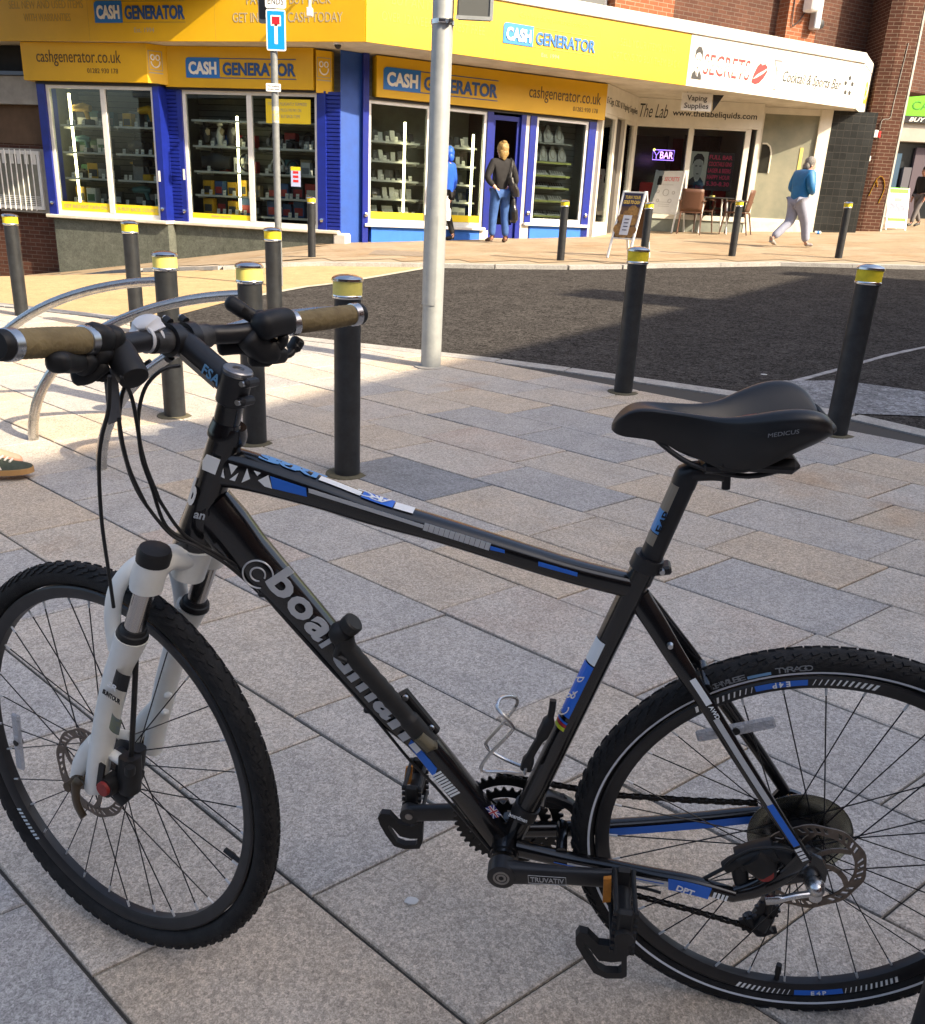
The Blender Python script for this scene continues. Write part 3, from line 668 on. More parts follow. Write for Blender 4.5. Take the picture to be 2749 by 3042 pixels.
# ---- frame lettering and stripes
de = MB()
DM = [dwhite, dblue, dsilver, mat('decal_sky', (.10,.30,.62), .35), mat('decal_red', (.45,.02,.03), .4), mat('decal_lime', (.55,.62,.03), .4), mat('decal_navy', (.02,.03,.22), .4)]
def flush(nm='lettering'):
    global de
    if de.v: de.build(nm, DM, frame, smooth=False)
    de = MB()
def ov(p, y): return Vector((p[0], y, p[2]))
def panel(pts, mi, y): de.mat(mi).prism([ov(p, y) for p in pts], (0,.0006,0))
a, b_ = Vector((0.7863, 0.0230, 0.7589)), Vector((0.5893, 0.0220, 0.4988)); d_ = (b_-a).normalized(); u_ = Vector((0,1,0)).cross(d_)
dl = (b_-a).length
for i_, (ch, f0, f1) in enumerate((('b',.0,.115), ('o',.125,.245), ('a',.255,.36), ('r',.372,.43), ('d',.44,.555), ('m',.57,.73), ('a',.742,.85), ('n',.865,.985))):
    hh = .0455 if ch in 'bd' else .0325
    de.mat(2).text(ch, ov(a + d_*dl*f0 - u_*.0165, .0246), d_, u_, width=dl*(f1-f0), height=hh, bold=.032, depth=.0006)
flush('lettering')
# ringed letter at the head of the word
cc = Vector((0.8091, 0.0000, 0.7593))
for rr in (.0215, .0105):
    P = [ov(cc + d_*(rr*math.cos(t)) + u_*(rr*1.05*math.sin(t)), .0246) for t in [R(20)+R(310)*i/40 for i in range(41)]]
    de.mat(2).tube(P, .0013, 6)
flush('ring_logo')
panel([(0.5955, 0.0210, 0.4940), (0.5862, 0.0210, 0.4852), (0.5562, 0.0210, 0.4440), (0.5606, 0.0210, 0.4259), (0.5997, 0.0210, 0.4837)], 1, .0212)
panel([(0.5989, 0.0210, 0.4838), (0.5873, 0.0210, 0.4693), (0.5728, 0.0210, 0.4852), (0.5848, 0.0210, 0.4936)], 0, .0216)
for i in range(9):
    p = Vector((0.5562, 0.0210, 0.4339)).lerp(Vector((0.5279, 0.0210, 0.3982)), i/8.)
    t_ = d_; panel([p - u_*.010 - t_*.0018, p - u_*.010 + t_*.0018, p + u_*.008 + t_*.0018, p + u_*.008 - t_*.0018], 0, .0212)
flush('stripe_decal')
for q in ([(0.8355, 0.0210, 0.9228), (0.8236, 0.0210, 0.9194), (0.8335, 0.0210, 0.9072)], [(0.8441, 0.0210, 0.9150), (0.8436, 0.0210, 0.9013), (0.8485, 0.0210, 0.9031)], [(0.8106, 0.0210, 0.9170), (0.8080, 0.0210, 0.9024), (0.8202, 0.0210, 0.8964)], [(0.8236, 0.0210, 0.9099), (0.8295, 0.0210, 0.8979), (0.8370, 0.0210, 0.8996)], [(0.8013, 0.0210, 0.9144), (0.7922, 0.0210, 0.9118), (0.7973, 0.0210, 0.9073)], [(0.7819, 0.0210, 0.9093), (0.7787, 0.0210, 0.8903), (0.7885, 0.0210, 0.8927), (0.7969, 0.0210, 0.9010)]): panel(q, 0, .0213)
panel([(0.8620, 0.0270, 0.9366), (0.8439, 0.0270, 0.9297), (0.8537, 0.0270, 0.9079), (0.8712, 0.0270, 0.9146), (0.8688, 0.0270, 0.9273)], 0, .0272); panel([(0.7795, 0.0200, 0.9078), (0.7314, 0.0200, 0.8940), (0.7307, 0.0200, 0.8815), (0.7779, 0.0200, 0.8906)], 1, .0212)
panel([(0.7280, 0.0200, 0.8937), (0.5725, 0.0200, 0.8506), (0.5737, 0.0200, 0.8457), (0.7280, 0.0200, 0.8875)], 2, .0208)
for i in range(13):
    p = Vector((0.5693, 0.0190, 0.8475)).lerp(Vector((0.4866, 0.0190, 0.8253)), i/12.); q = Vector((0.4866, 0.0190, 0.8253))-Vector((0.5693, 0.0190, 0.8475)); q.normalize(); uu = Vector((0,1,0)).cross(q)
    panel([p-uu*.0055-q*.0033, p-uu*.0055+q*.0033, p+uu*.0055+q*.0033, p+uu*.0055-q*.0033], 2, .0204)
panel([(0.4830, 0.0190, 0.8256), (0.4637, 0.0190, 0.8210), (0.4636, 0.0190, 0.8166), (0.4829, 0.0190, 0.8201)], 1, .0200)
panel([(0.4184, 0.0180, 0.8071), (0.3656, 0.0180, 0.7944), (0.3659, 0.0180, 0.7889), (0.4181, 0.0180, 0.8008)], 1, .0194)
flush('stripe_decal')
# top face of the top tube
def topface(x0, x1, w0, w1, mi):
    P = [Vector((0.8132, 0.0000, 0.9038)), Vector((0.7210, 0.0000, 0.8802)), Vector((0.6406, 0.0000, 0.8560)), Vector((0.5486, 0.0000, 0.8342)), Vector((0.3846, 0.0000, 0.7896))]; P = catmull(P, 8)
    hs = [.0268,.0217,.0182,.0167,.0162]
    def at(t):
        x = t*(len(P)-1); i = min(int(x), len(P)-2); p = P[i].lerp(P[i+1], x-i); z = t*4; j = min(int(z), 3); h = hs[j]+(hs[j+1]-hs[j])*(z-j)
        d = (P[i+1]-P[i]).normalized(); u = Vector((0,1,0)).cross(d); return p + (u if u.z > 0 else -u)*(h+.0006)
    n = 10; V = []
    for i in range(n+1):
        p = at(x0+(x1-x0)*i/n); V += [p+Vector((0,w0,0)), p+Vector((0,w1,0))]
    de.mat(mi).add(V, [(2*i, 2*i+1, 2*i+3, 2*i+2) for i in range(n)]); return at
at_ = topface(.245, .42, -.004, .010, 0); topface(.425, .56, -.010, .012, 1); topface(.565, .645, -.008, .012, 0)
flush('stripe_decal')
for i, ch in enumerate('SPORT'):
    p = at_(.03+.04*i); q = at_(.06+.04*i); d2 = (q-p).normalized()
    de.mat(3).text(ch, p+Vector((0,.0085,.0004)), d2, (0,-1,0), width=.030, height=.016, bold=.03, depth=.0004)
flush('lettering')
for i, ch in enumerate('ARC'):
    p = at_(.545-.036*i); q = at_(.58-.036*i); d2 = (p-q).normalized()
    de.mat(0).text(ch, p+Vector((0,-.008,.0010)), d2, (0,1,0), width=.024, height=.016, bold=.0, depth=.0004)
# head tube mark
flush('lettering')
hm = H0.lerp(H1, .56); hn = Vector((.72,.69,0)); hx = Vector((-.69,.72,0))
de.mat(2).text('b', hm+hn*.0262-hx*.009+Vector((0,0,-.004)), hx, -hd, width=.020, height=.040, bold=.05, depth=.0006)
flush('lettering')
de.mat(2).text('an', H0.lerp(H1,.70)+Vector((.004,.0262,0)), Vector((-.95,.25,0)), -hd, width=.018, height=.009, bold=.02, depth=.0006)
flush('lettering')
# seat tube badge, rings of colour, lettering near the bottom bracket
sp_ = (ST1-ST0).normalized(); su = Vector((0,1,0)).cross(sp_)
def stpanel(t0, t1, y0, y1, mi):
    V = []; L_ = ST1-ST0; fw_ = -su if su.x < 0 else su
    for t in (t0, t1):
        for k in range(5):
            an = y0+(y1-y0)*k/4; V.append(ST0+L_*t + (fw_*math.cos(an) + Vector((0,1,0))*math.sin(an))*.0184)
    de.mat(mi).add(V, [(k, k+1, 6+k, 5+k) for k in range(4)])
stpanel(.24, .315, R(5), R(72), 0); stpanel(.32, .50, R(5), R(72), 1); stpanel(.515,.522, R(5),R(75), 1); stpanel(.523,.533, R(5),R(75), 4); stpanel(.534,.546, R(5),R(75), 5)
flush('stripe_decal')
for k, ch in enumerate('C&d'):
    de.mat(0).text(ch, ST0+(ST1-ST0)*(.485-.058*k)+Vector((.012,.0150,0)), -sp_, su*-1 + Vector((0,.6,0)), height=.016, bold=0, depth=.0004)
flush('lettering')
de.mat(0).text('boardman', Vector((0.4452, 0.0180, 0.3645))+Vector((0,.002,0)), (-1,0,-.35), (-.35,0,1), width=.030, height=.0075, bold=.02, depth=.0005)
flush('lettering')
# little flag at the foot of the down tube
fo = Vector((0.4682, 0.0210, 0.3713)); fx = Vector((-.55,0,-.83)); fy = Vector((-.83,0,.55))
def fl(x0, x1, y0, y1, mi, lift): de.mat(mi).prism([ov(fo+fx*p*.024+fy*q*.015, .0212+lift) for p, q in ((x0,y0),(x1,y0),(x1,y1),(x0,y1))], (0,.0003,0))
fl(-.5,.5,-.5,.5,6,0); fl(-.5,.5,-.14,.14,0,.0005); fl(-.1,.1,-.5,.5,0,.0005); fl(-.5,.5,-.07,.07,4,.001); fl(-.055,.055,-.5,.5,4,.001)
for s_ in (1,-1): de.mat(0).prism([ov(fo+fx*p*.024+fy*q*.015*s_, .0216) for p, q in ((-.5,-.5),(-.4,-.5),(.5,.5),(.4,.5))], (0,.0002,0))
flush('flag_decal')
# stays
def along(P, y, t): 
    x = t*(len(P)-1); i = min(int(x), len(P)-2); p = P[i].lerp(P[i+1], x-i); return p, (P[i+1]-P[i]).normalized()
def stripe(P, t0, t1, o0, o1, mi, w):
    V = []; n = 12; P2 = catmull(P, 6)
    for i in range(n+1):
        p, d = along(P2, 0, t0+(t1-t0)*i/n); u = Vector((0,1,0)).cross(d); u = u if u.z > 0 else -u
        V += [p+u*o0+Vector((0,w,0)), p+u*o1+Vector((0,w,0))]
    de.mat(mi).add(V, [(2*i, 2*i+1, 2*i+3, 2*i+2) for i in range(n)])
stripe(ss, .42,.52, .000,.009, 0, .0094); stripe(ss, .56,.80, -.002,.006, 2, .0092); stripe(ss, .80,.925, -.003,.006, 1, .0094)
for i in range(4): stripe(ss, .932+.013*i, .941+.013*i, -.004,.005, 0, .0096)
flush('stripe_decal')
stripe(cs, .2,.70, -.007,.004, 2, .0106); stripe(cs, .15,.68, -.002,.0, 1, .0110); stripe(cs, .70,.88, -.012,.011, 1, .0106)
for i in range(4): stripe(cs, .892+.017*i, .903+.017*i, -.006,.005, 0, .0108)
flush('stripe_decal')
p_, d2 = along(catmull(cs,6), 0, .775); de.mat(0).text('DPT', p_+Vector((.012,.0118,-.006)), (-.985,.11,-.2), (-.2,0,.97), height=.010, bold=.03, depth=.0005)
flush('lettering')
p_, d2 = along(catmull(ss,6), 0, .53); de.mat(0).text('AWD', p_+Vector((0,.0096,.004)), d2, Vector((0,1,0)).cross(d2), height=.006, bold=.01, depth=.0005)
flush('lettering')
csf = cq_
stripe(csf, .3,.84, -.009,.006, 1, .0108)
flush('lettering')

# ---- fork
fk = MB()
leg = [(-0.0336, 0.0620, -0.0035), (-0.0515, 0.0620, 0.0604), (-0.0789, 0.0620, 0.1457), (-0.1077, 0.0620, 0.2237), (-0.1270, 0.0620, 0.2608), (-0.1431, 0.0620, 0.2928)]
lr = [.0165,.0180,.0195,.0200,.0212,.0245]
for sg in (1, -1): 
    P = [Vector((p[0]-(.0 if sg > 0 else -.004), p[1]*sg, p[2])) for p in leg]; fk.tube(P, lr, 20)
    tip = [Vector((.012, .062*sg, -.004)), Vector((.004, .06*sg, .02)), Vector((-.02, .061*sg, .055)), Vector((-.045, .062*sg, .085))]
    fk.tube(tip, [(.012,.006), (.014,.007), (.016,.010), (.014,.012)], 14, up=(0,1,0))
T_ = Vector(leg[-1])
arch = [Vector((T_.x+.030, .066, T_.z-.03)), Vector((T_.x+.033, .066, T_.z+.02)), Vector((T_.x+.032, .055, T_.z+.062)), Vector((T_.x+.026, .030, T_.z+.088)), Vector((T_.x+.024, 0, T_.z+.094))]
arch = arch + [Vector((p.x, -p.y, p.z)) for p in arch[:-1]][::-1]
fk.tube(catmull(arch, 4), (.010,.014), 14)
K0 = Vector((-0.1913, 0.0620, 0.4085)); KC = Vector((-0.2092, 0.0000, 0.4108)); KC.y = 0
for sg in (1, -1):
    k0 = Vector((K0.x, .062*sg, K0.z)); fk.tube([k0+Vector((.014,0,-.036)), k0+Vector((.010,0,-.02)), k0, k0+Vector((-.004,0,.012))], [.0225,.0235,.0235,.0225], 22)
    fk.tube(catmull([k0+Vector((0,0,-.004)), Vector((K0.x-.006, .038*sg, K0.z+.006)), Vector((KC.x+.004, .016*sg, KC.z+.0)), KC], 5), (.021,.018), 18)
fk.tube([KC+Vector((.014,0,-.034)), KC+Vector((-.004,0,.014))], [.024,.026], 22)
for q in [(-0.0919, -0.0450, 0.1281), (-0.0821, -0.0450, 0.0939)]: fk.box(q, (.012,.012,.010), bev=.003)
fk.cyl(Vector((-0.0877, 0.0450, 0.0999))+Vector((.012,0,0)), Vector((-0.0905, 0.0450, 0.1047))+Vector((-.012,0,0)), .0075, seg=12)
fk.cyl(Vector((-0.0695, 0.0550, 0.0664)), Vector((-0.0950, 0.0550, 0.0615)), .0085, seg=12)
fork = fk.build('fork', whitep, bike, local=FM, angle=50)
for sg in (1, -1):
    m = MB(); a = Vector((T_.x, .062*sg, T_.z)); k0 = Vector((K0.x+.012, .062*sg, K0.z-.03)); m.mat(0).tube([a, k0], .0148, 20)
    m.mat(1).tube([a+(k0-a)*.0, a+(k0-a)*.09, a+(k0-a)*.10, a+(k0-a)*.16], [.0235,.0215,.0190,.0165], 20)
    m.build('stanchion', [stan, plast], fork)
for sg in (1, -1): 
    m = MB(); k0 = Vector((K0.x-.003, .062*sg, K0.z+.008)); ax = Vector((-.3,0,.95)); m.lathe(k0, ax, [(0,.0232), (.014,.0235), (.021,.021), (.023,.012), (.0235,0)], 22)
    m.build('top_cap', plast, fork)
m = MB()                                                        # stickers on the near leg
def legsticker(p, w_, h_, mi, txt=None):
    p = Vector(p); ax = (Vector(leg[3])-Vector(leg[1])).normalized(); V = []
    sx = Vector((0,1,0)).cross(ax); r = .0206
    for t in (-.5, .5):
        for k in range(7):
            an = (k/6-.5)*w_/r; V.append(Vector((0,0,0)) + ax*(t*h_) + (sx*math.sin(an) + Vector((0,1,0))*math.cos(an))*r)
    q = Vector(p) - Vector((0,0,0)); q.y = .062
    m.mat(mi).add([v+q for v in V], [(k, k+1, 8+k, 7+k) for k in range(6)])
    if txt: m.mat(2).text(txt, q - sx*w_*.42*(1 if sx.x < 0 else -1)*-1 + Vector((0,.0206,0)) - ax*h_*.25, sx if sx.x < 0 else -sx, ax, width=w_*.8, height=h_*.5, bold=.03, depth=.0006)
ST_ = [plast, mat('sticker_olive', (.16,.17,.06), .5, col2=(.10,.12,.13), scale=60), dwhite]
legsticker((-0.1298, 0.0750, 0.2244), .034, .031, 0); m.build('sticker', ST_, fork, smooth=False); m = MB(); legsticker((-0.1143, 0.0750, 0.1466), .022, .030, 1); m.build('sticker', ST_, fork, smooth=False); m = MB()
ax_ = (Vector(leg[3])-Vector(leg[1])).normalized()
qn = Vector((-0.1025, 0.0750, 0.1937)); m.mat(0).text('SUNTOUR', Vector((qn.x+.008, .0818, qn.z)), (-1,0,-.25), ax_, width=.036, height=.0085, bold=.04, depth=.0006)
qn = Vector((-0.1074, 0.0750, 0.2098)); m.mat(2).text('SR', Vector((qn.x+.0, .0832, qn.z)), (-1,0,-.25), ax_, width=.018, height=.010, shear=.2, bold=.02, depth=.0006)
m.build('sticker_text', ST_, fork, smooth=False); m = MB(); qn = Vector((-0.0703, 0.0850, 0.0411)); m.mat(0).box((qn.x, .0785, qn.z), (.011,.004,.046), rot=Matrix.Rotation(-.26, 3, 'Y'))
m.build('sticker', [plast, mat('sticker_olive', (.16,.17,.06), .5, col2=(.10,.12,.13), scale=60), dwhite], fork, smooth=False)
# front brake caliper
def caliper(name, P, kn, loc, parent_extra=None):
    m = MB(); k = Vector(kn)
    for (a, b, r) in P: m.tube([a, Vector(a).lerp(Vector(b), .5), b], [r*.92, r, r*.9], 14, pw=3)
    m.mat(1).cyl(k, k+Vector((0,.007,0)), .0125, .0115, seg=22); m.mat(0).cyl(k-Vector((0,.03,0)), k+Vector((0,.002,0)), .0165, seg=22)
    return m.build(name, [plast, redk], bike, local=loc)
cf = caliper('brake_caliper', [((-0.1045, 0.0500, 0.0716), (-0.1006, 0.0520, 0.0087), 0.0164), ((-0.0774, 0.0450, 0.0439), (-0.1141, 0.0450, 0.0331), 0.0131), ((-0.0712, 0.0500, -0.0012), (-0.0889, 0.0480, -0.0181), 0.0115), ((-0.1286, 0.0720, 0.0732), (-0.1273, 0.0720, 0.0594), 0.0074), ((-0.1018, 0.0300, 0.0752), (-0.0863, 0.0300, 0.0104), 0.0115)], (-0.0771, 0.0780, 0.0219), FM)
m = MB(); 
m.lathe((0,.062,0), (0,1,0), [(0,.0105), (.010,.0115), (.014,.010), (.016,.006)], 18); m.cyl((0,-.062,0), (0,.062,0), .004, seg=8); m.lathe((0,-.062,0), (0,-1,0), [(0,.0105), (.012,.0115), (.018,.006)], 18)
lv = [Vector(p) for p in [(-0.0282, 0.0820, 0.0205), (-0.0232, 0.0880, 0.0124), (-0.0193, 0.0880, -0.0110), (-0.0196, 0.0860, -0.0282), (-0.0244, 0.0840, -0.0419), (-0.0287, 0.0840, -0.0471)]]
m.tube(catmull(lv, 4), [(.009,.004)]*6+[(.008,.004)]*15, 10, up=(0,1,0), pw=3); m.cyl((0,.07,0), (0,.088,0), .0085, seg=14)
m.build('quick_release', mat('bronzed_alloy', (.10,.075,.05), .35, metal=.8), bike, local=FM)

# ---- steerer, stem, handlebar and everything on it (steered axes)
A0 = Vector((-0.3013, 0.0000, 0.6821)); A1 = Vector((-0.2732, 0.0000, 0.5940)); sx_ = (A0-A1).normalized(); A0.y = A1.y = 0
m = MB(); m.tube([A1-sx_*.004, A1+sx_*.012, A0-sx_*.045], [.0195,.0175,.0172], 24); 
m.tube([A1+sx_*.006, A1+sx_*.02], [.0215,.0185], 24)
spc = m.build('steerer_spacer', bk, bike, local=FM)
BC = Vector((-0.2035, 0.0000, 0.7140)); BC.y = 0
m = MB(); tc_ = A0-sx_*.022
m.tube([A0-sx_*.046, A0-sx_*.044, A0-sx_*.004, A0-sx_*.002], [.0185,.0205,.0205,.0190], 24)
bd = (BC-tc_); m.tube(catmull([tc_, tc_+bd*.35, tc_+bd*.75, BC], 4), (.0165,.0175), 18, pw=2.4)
for yy in (-.014, .014):
    m.tube([BC+Vector((0,yy-.008,0)), BC+Vector((0,yy+.008,0))], .0222, 20)
    m.cyl(BC+Vector((.002,yy,.022)), BC+Vector((.010,yy,.026)), .006, seg=12); m.cyl(BC+Vector((.004,yy,-.022)), BC+Vector((.01,yy,-.026)), .006, seg=12)
for h in (.010, .036): m.box(A0-sx_*h+Vector((-.022,0,-.004)), (.018,.026,.012), rot=Matrix.Rotation(.33,3,'Y'), bev=.004)
stem = m.build('stem', satin, bike, local=FM)
m = MB(); m.lathe(A0-sx_*.002, sx_, [(0,.0195), (.004,.0195), (.0055,.018), (.0055,.008), (.002,.007)], 26); m.build('stem_cap', mat('cap_grey', (.28,.28,.29), .3, metal=.7), stem)
m = MB()
for h in (.010, .036): q = A0-sx_*h+Vector((-.022,.0,-.004)); m.cyl(q+Vector((0,.010,0)), q+Vector((0,.0165,0)), .0038, seg=12)
for yy in (-.014, .014): m.cyl(BC+Vector((.008,yy,.025)), BC+Vector((.012,yy,.029)), .0032, seg=10)
m.build('bolt', alu, stem)
m = MB(); q0 = tc_+bd*.2+Vector((0,.0178,-.004)); m.prism([q0+bd*0+Vector((0,0,-.009)), q0+bd*.62+Vector((0,0,-.009)), q0+bd*.62+Vector((0,0,-.002)), q0+Vector((0,0,-.002))], (0,.0005,0))
m.mat(1).text('FSA', q0+bd*.22+Vector((0,.001,-.002)), -bd, Vector((0,1,0)).cross(-bd), height=.014, bold=.02, depth=.0005)
m.build('lettering', [mat('stem_print', (.20,.18,.15), .5), mat('stem_print_blue', (.12,.30,.50), .5)], stem, smooth=False)
LE = Vector((-0.2408, 0.2750, 0.7307)); LI = Vector((-0.2231, 0.1650, 0.7259)); LB = Vector((-0.2055, 0.1050, 0.7152))
RE = Vector((-0.2948, -0.2750, 0.7403)); RI = Vector((-0.2610, -0.1650, 0.7300)); RB = Vector((-0.2299, -0.0950, 0.7184))
m = MB(); bar = catmull([LE, LI, LB, Vector((BC.x, .05, BC.z+.002)), BC, Vector((BC.x, -.05, BC.z+.002)), RB, RI, RE], 6)
m.tube(bar, [.0111 if min((p-BC).length, 9) > .11 else (.0158 if (p-BC).length < .055 else .0135) for p in bar], 20)
hb = m.build('handlebar', satin, bike, local=FM)
for yy in (.024, -.024): m = MB(); m.tube([Vector((BC.x, yy, BC.z)), Vector((BC.x, yy*2.1, BC.z+.001))], .0163, 20); m.build('bar_sleeve', mat('bar_print', (.10,.10,.10), .5, col2=(.02,.02,.02), scale=14), hb)
for e, i in ((LE, LI), (RE, RI)):
    m = MB(); d = (i-e); L_ = d.length; P = [e+d*t for t in [j/30 for j in range(31)]]
    m.tube(P, [.0152 + .0012*math.sin(math.pi*j/30) + (.0004 if j % 2 else 0) for j in range(31)], 24); g = m.build('grip', tan, bike, local=FM)
    for t in (.0, 1.0): m = MB(); q = e+d*t; dn = d.normalized(); m.tube([q-dn*.006, q-dn*.0055, q+dn*.0055, q+dn*.006], [.0165,.0175,.0175,.0165], 24); m.build('clamp_ring', alu, g)
    m = MB(); dn = d.normalized(); m.lathe(e-dn*.006, -dn, [(0,.0165), (.006,.0165), (.010,.014), (.011,.0)], 22); m.build('end_plug', plast, g)
# shifter pods, brake levers
def pod(P, name='brake_lever'):
    m = MB()
    for pts, r in P:
        C_ = catmull(pts, 4); n = len(C_); rr = r if isinstance(r, list) else [r]*n; g = lambda q, k: tuple(x*k for x in q) if isinstance(q, tuple) else (q*k, q*k)
        e0 = (C_[0]-C_[1]).normalized(); e1_ = (C_[-1]-C_[-2]).normalized(); m_ = lambda q: min(g(q,1))
        PP = [C_[0]+e0*m_(rr[0])*.55, C_[0]+e0*m_(rr[0])*.35] + C_ + [C_[-1]+e1_*m_(rr[-1])*.35, C_[-1]+e1_*m_(rr[-1])*.55]
        m.tube(PP, [g(rr[0],.45), g(rr[0],.80)] + [g(q,1) for q in rr] + [g(rr[-1],.80), g(rr[-1],.45)], 18, pw=2.5)
    return m.build(name, plast, bike, local=FM)
pod([([(-0.2182, 0.1550, 0.7282), (-0.2206, 0.1500, 0.7269), (-0.2187, 0.1400, 0.7237)], .0185), ([(-0.2177, 0.1300, 0.7265), (-0.2219, 0.1220, 0.7227)], .0165), ([(-0.2234, 0.1450, 0.7139), (-0.2111, 0.1500, 0.7036), (-0.2177, 0.1700, 0.7014)], .016), ([(-0.2042, 0.1500, 0.7030), (-0.2254, 0.1900, 0.7028), (-0.2405, 0.2150, 0.7082), (-0.2482, 0.2250, 0.7084)], (.013,.012)), ([(-0.1964, 0.1600, 0.6816), (-0.2080, 0.1550, 0.6847), (-0.2215, 0.1450, 0.6971)], (.010,.012)), ([(-0.2126, 0.1350, 0.7049), (-0.2095, 0.1350, 0.6925), (-0.2008, 0.1350, 0.6770)], (.006,.006)), ([(-0.1904, 0.1200, 0.6767), (-0.1991, 0.1150, 0.6796)], (.011,.008))])
pod([([(-0.2546, -0.1050, 0.7283), (-0.2581, -0.1250, 0.7325), (-0.2600, -0.1500, 0.7342)], .0195), ([(-0.2364, -0.1000, 0.7124), (-0.2410, -0.1200, 0.6942), (-0.2472, -0.1350, 0.6936)], (.018,.02)), ([(-0.1969, -0.0850, 0.6958), (-0.2204, -0.1050, 0.6978), (-0.2445, -0.1200, 0.6859), (-0.2535, -0.1500, 0.6856)], (.011,.012)), ([(-0.2503, -0.1400, 0.6847), (-0.2567, -0.1600, 0.6850), (-0.2564, -0.1750, 0.6957), (-0.2594, -0.1800, 0.7045)], [(.007,.005)]*7+[(.012,.008)]*6), ([(-0.2365, -0.1100, 0.6946), (-0.2472, -0.1300, 0.6823), (-0.2304, -0.1100, 0.6810)], (.012,.010)), ([(-0.2514, -0.1300, 0.7002), (-0.2600, -0.1400, 0.7031), (-0.2639, -0.1400, 0.7135)], (.008,.008))])
pod([([(-0.2404, -0.1200, 0.7342), (-0.2326, -0.1100, 0.7412), (-0.2195, -0.1000, 0.7505), (-0.2076, -0.0950, 0.7582)], [(.008,.010)]*7+[(.012,.011)]*6), ([(-0.2408, -0.1200, 0.7456), (-0.2349, -0.1200, 0.7338), (-0.2363, -0.1200, 0.7197)], (.012,.006))], 'bar_mount')
m = MB(); q0, q1 = Vector((-0.2149, 0.1150, 0.7143)), Vector((-0.2392, 0.1220, 0.6930)); dd_ = (q1-q0).normalized()
m.lathe(q0, dd_, [(0,.016), (.006,.0175), (.012,.0182), (.046,.0185), (.052,.0175), (.053,.014), (.053,.0)], 26); m.build('rear_facing_lamp', plast, bike, local=FM)
m = MB(); q = Vector((-0.2002, 0.0520, 0.7184))
m.tube(catmull([q+Vector((.014,.010,.004)), q+Vector((.010,.004,.016)), q+Vector((-.004,-.002,.019)), q+Vector((-.014,-.004,.010))], 5), [(.0135,.004)]*4+[(.0145,.0065)]*8+[(.012,.004)]*4, 14, pw=3)
for yy in (-.010, .005): m.tube([q+Vector((-.001+.0165*math.cos(t), yy, .0165*math.sin(t)-.001)) for t in [2*math.pi*i/22 for i in range(22)]], (.0026,.0016), 8, closed=True)
m.build('silicone_light', mat('white_silicone', (.62,.63,.65), .5), bike, local=FM)
m = MB(); m.prism([Vector(p) for p in [(-0.1935, 0.1180, 0.6868), (-0.2165, 0.1180, 0.6879), (-0.2178, 0.1180, 0.6255), (-0.1957, 0.1180, 0.6162)]], (.0008,.0012,0)); m.build('paper_tag', mat('tag_card', (.17,.15,.14), .8, var=.3, scale=30), bike, local=FM)

# ---- cables
def cable(pts, r=.0025): m = MB(); m.tube(catmull(pts, 6), r, 8); m.build('cable', plast, bike)
cable([(0.9216, 0.1300, 1.0668), (0.9415, 0.1100, 1.0205), (0.9697, 0.0900, 0.9734), (0.9865, 0.0800, 0.9276), (0.9979, 0.0750, 0.8747)][:-1] + [(0.9987, 0.0750, 0.8501), (1.0048, 0.0700, 0.7753), (1.0095, 0.0660, 0.7125)])
cable([(0.9058, 0.0600, 1.0684), (0.9236, 0.0600, 1.0561), (0.9370, 0.0700, 1.0401), (0.9493, 0.0700, 1.0107), (0.9551, 0.0700, 0.9783), (0.9560, 0.0650, 0.9378), (0.9529, 0.0600, 0.9019), (0.9432, 0.0550, 0.8698)] + [(0.9162, 0.0500, 0.8251), (0.8864, 0.0450, 0.8085), (0.8496, 0.0300, 0.7735), (0.8130, 0.0100, 0.7187)])
cable([(0.8879, 0.0200, 1.0528), (0.9018, 0.0400, 1.0520), (0.9214, 0.0500, 1.0327), (0.9331, 0.0550, 1.0017), (0.9382, 0.0550, 0.9687), (0.9357, 0.0550, 0.9297), (0.9260, 0.0550, 0.8900), (0.9228, 0.0500, 0.8690)] + [(0.9000, 0.0450, 0.8239), (0.8637, 0.0300, 0.7894), (0.8173, 0.0120, 0.7512)])
cable([(0.9122, 0.1200, 1.0646), (0.9206, 0.0900, 1.0284), (0.9303, 0.0700, 0.9796), (0.9363, 0.0600, 0.9371), (0.9346, 0.0500, 0.8962)] + [(0.9234, 0.0500, 0.8409), (0.9009, 0.0450, 0.8173), (0.8756, 0.0300, 0.7953)])
cable([(0.9363, 0.1000, 1.0049), (0.9419, 0.0900, 0.9614), (0.9424, 0.0800, 0.9218), (0.9404, 0.0600, 0.8721)])
dtl = [Vector(p) for p in [(0.8077, 0.0140, 0.7241), (0.7277, 0.0140, 0.6216), (0.6606, 0.0140, 0.5378), (0.6010, 0.0140, 0.4538)]] + [Vector(p) for p in [(0.5597, 0.0140, 0.4052), (0.5069, 0.0140, 0.3346), (0.4727, 0.0140, 0.2884)]]
cable([p+Vector((0,0,-.004)) for p in dtl], .0021); cable([p+Vector((0,.006,.004)) for p in dtl], .0021)
m = MB()
for p in (dtl[0], dtl[2]): m.box(p, (.014,.016,.010), bev=.003)
m.build('cable_guide', plast, frame)
cable([(0.9941, 0.0500, 0.6446), (1.0056, 0.0550, 0.5709), (1.0211, 0.0560, 0.4903), (1.0329, 0.0560, 0.4307)], .0042)
cable([(0.0149, 0.0700, 0.3971), (0.0369, 0.0750, 0.4065), (0.0568, 0.0750, 0.4101), (0.0909, 0.0720, 0.3996), (0.1156, 0.0700, 0.3766), (0.1263, 0.0660, 0.3532)], .0022)
cable([(0.1141, 0.0600, 0.3547), (0.1323, 0.0600, 0.3381), (0.1528, 0.0580, 0.3167), (0.1689, 0.0300, 0.2739)], .003)
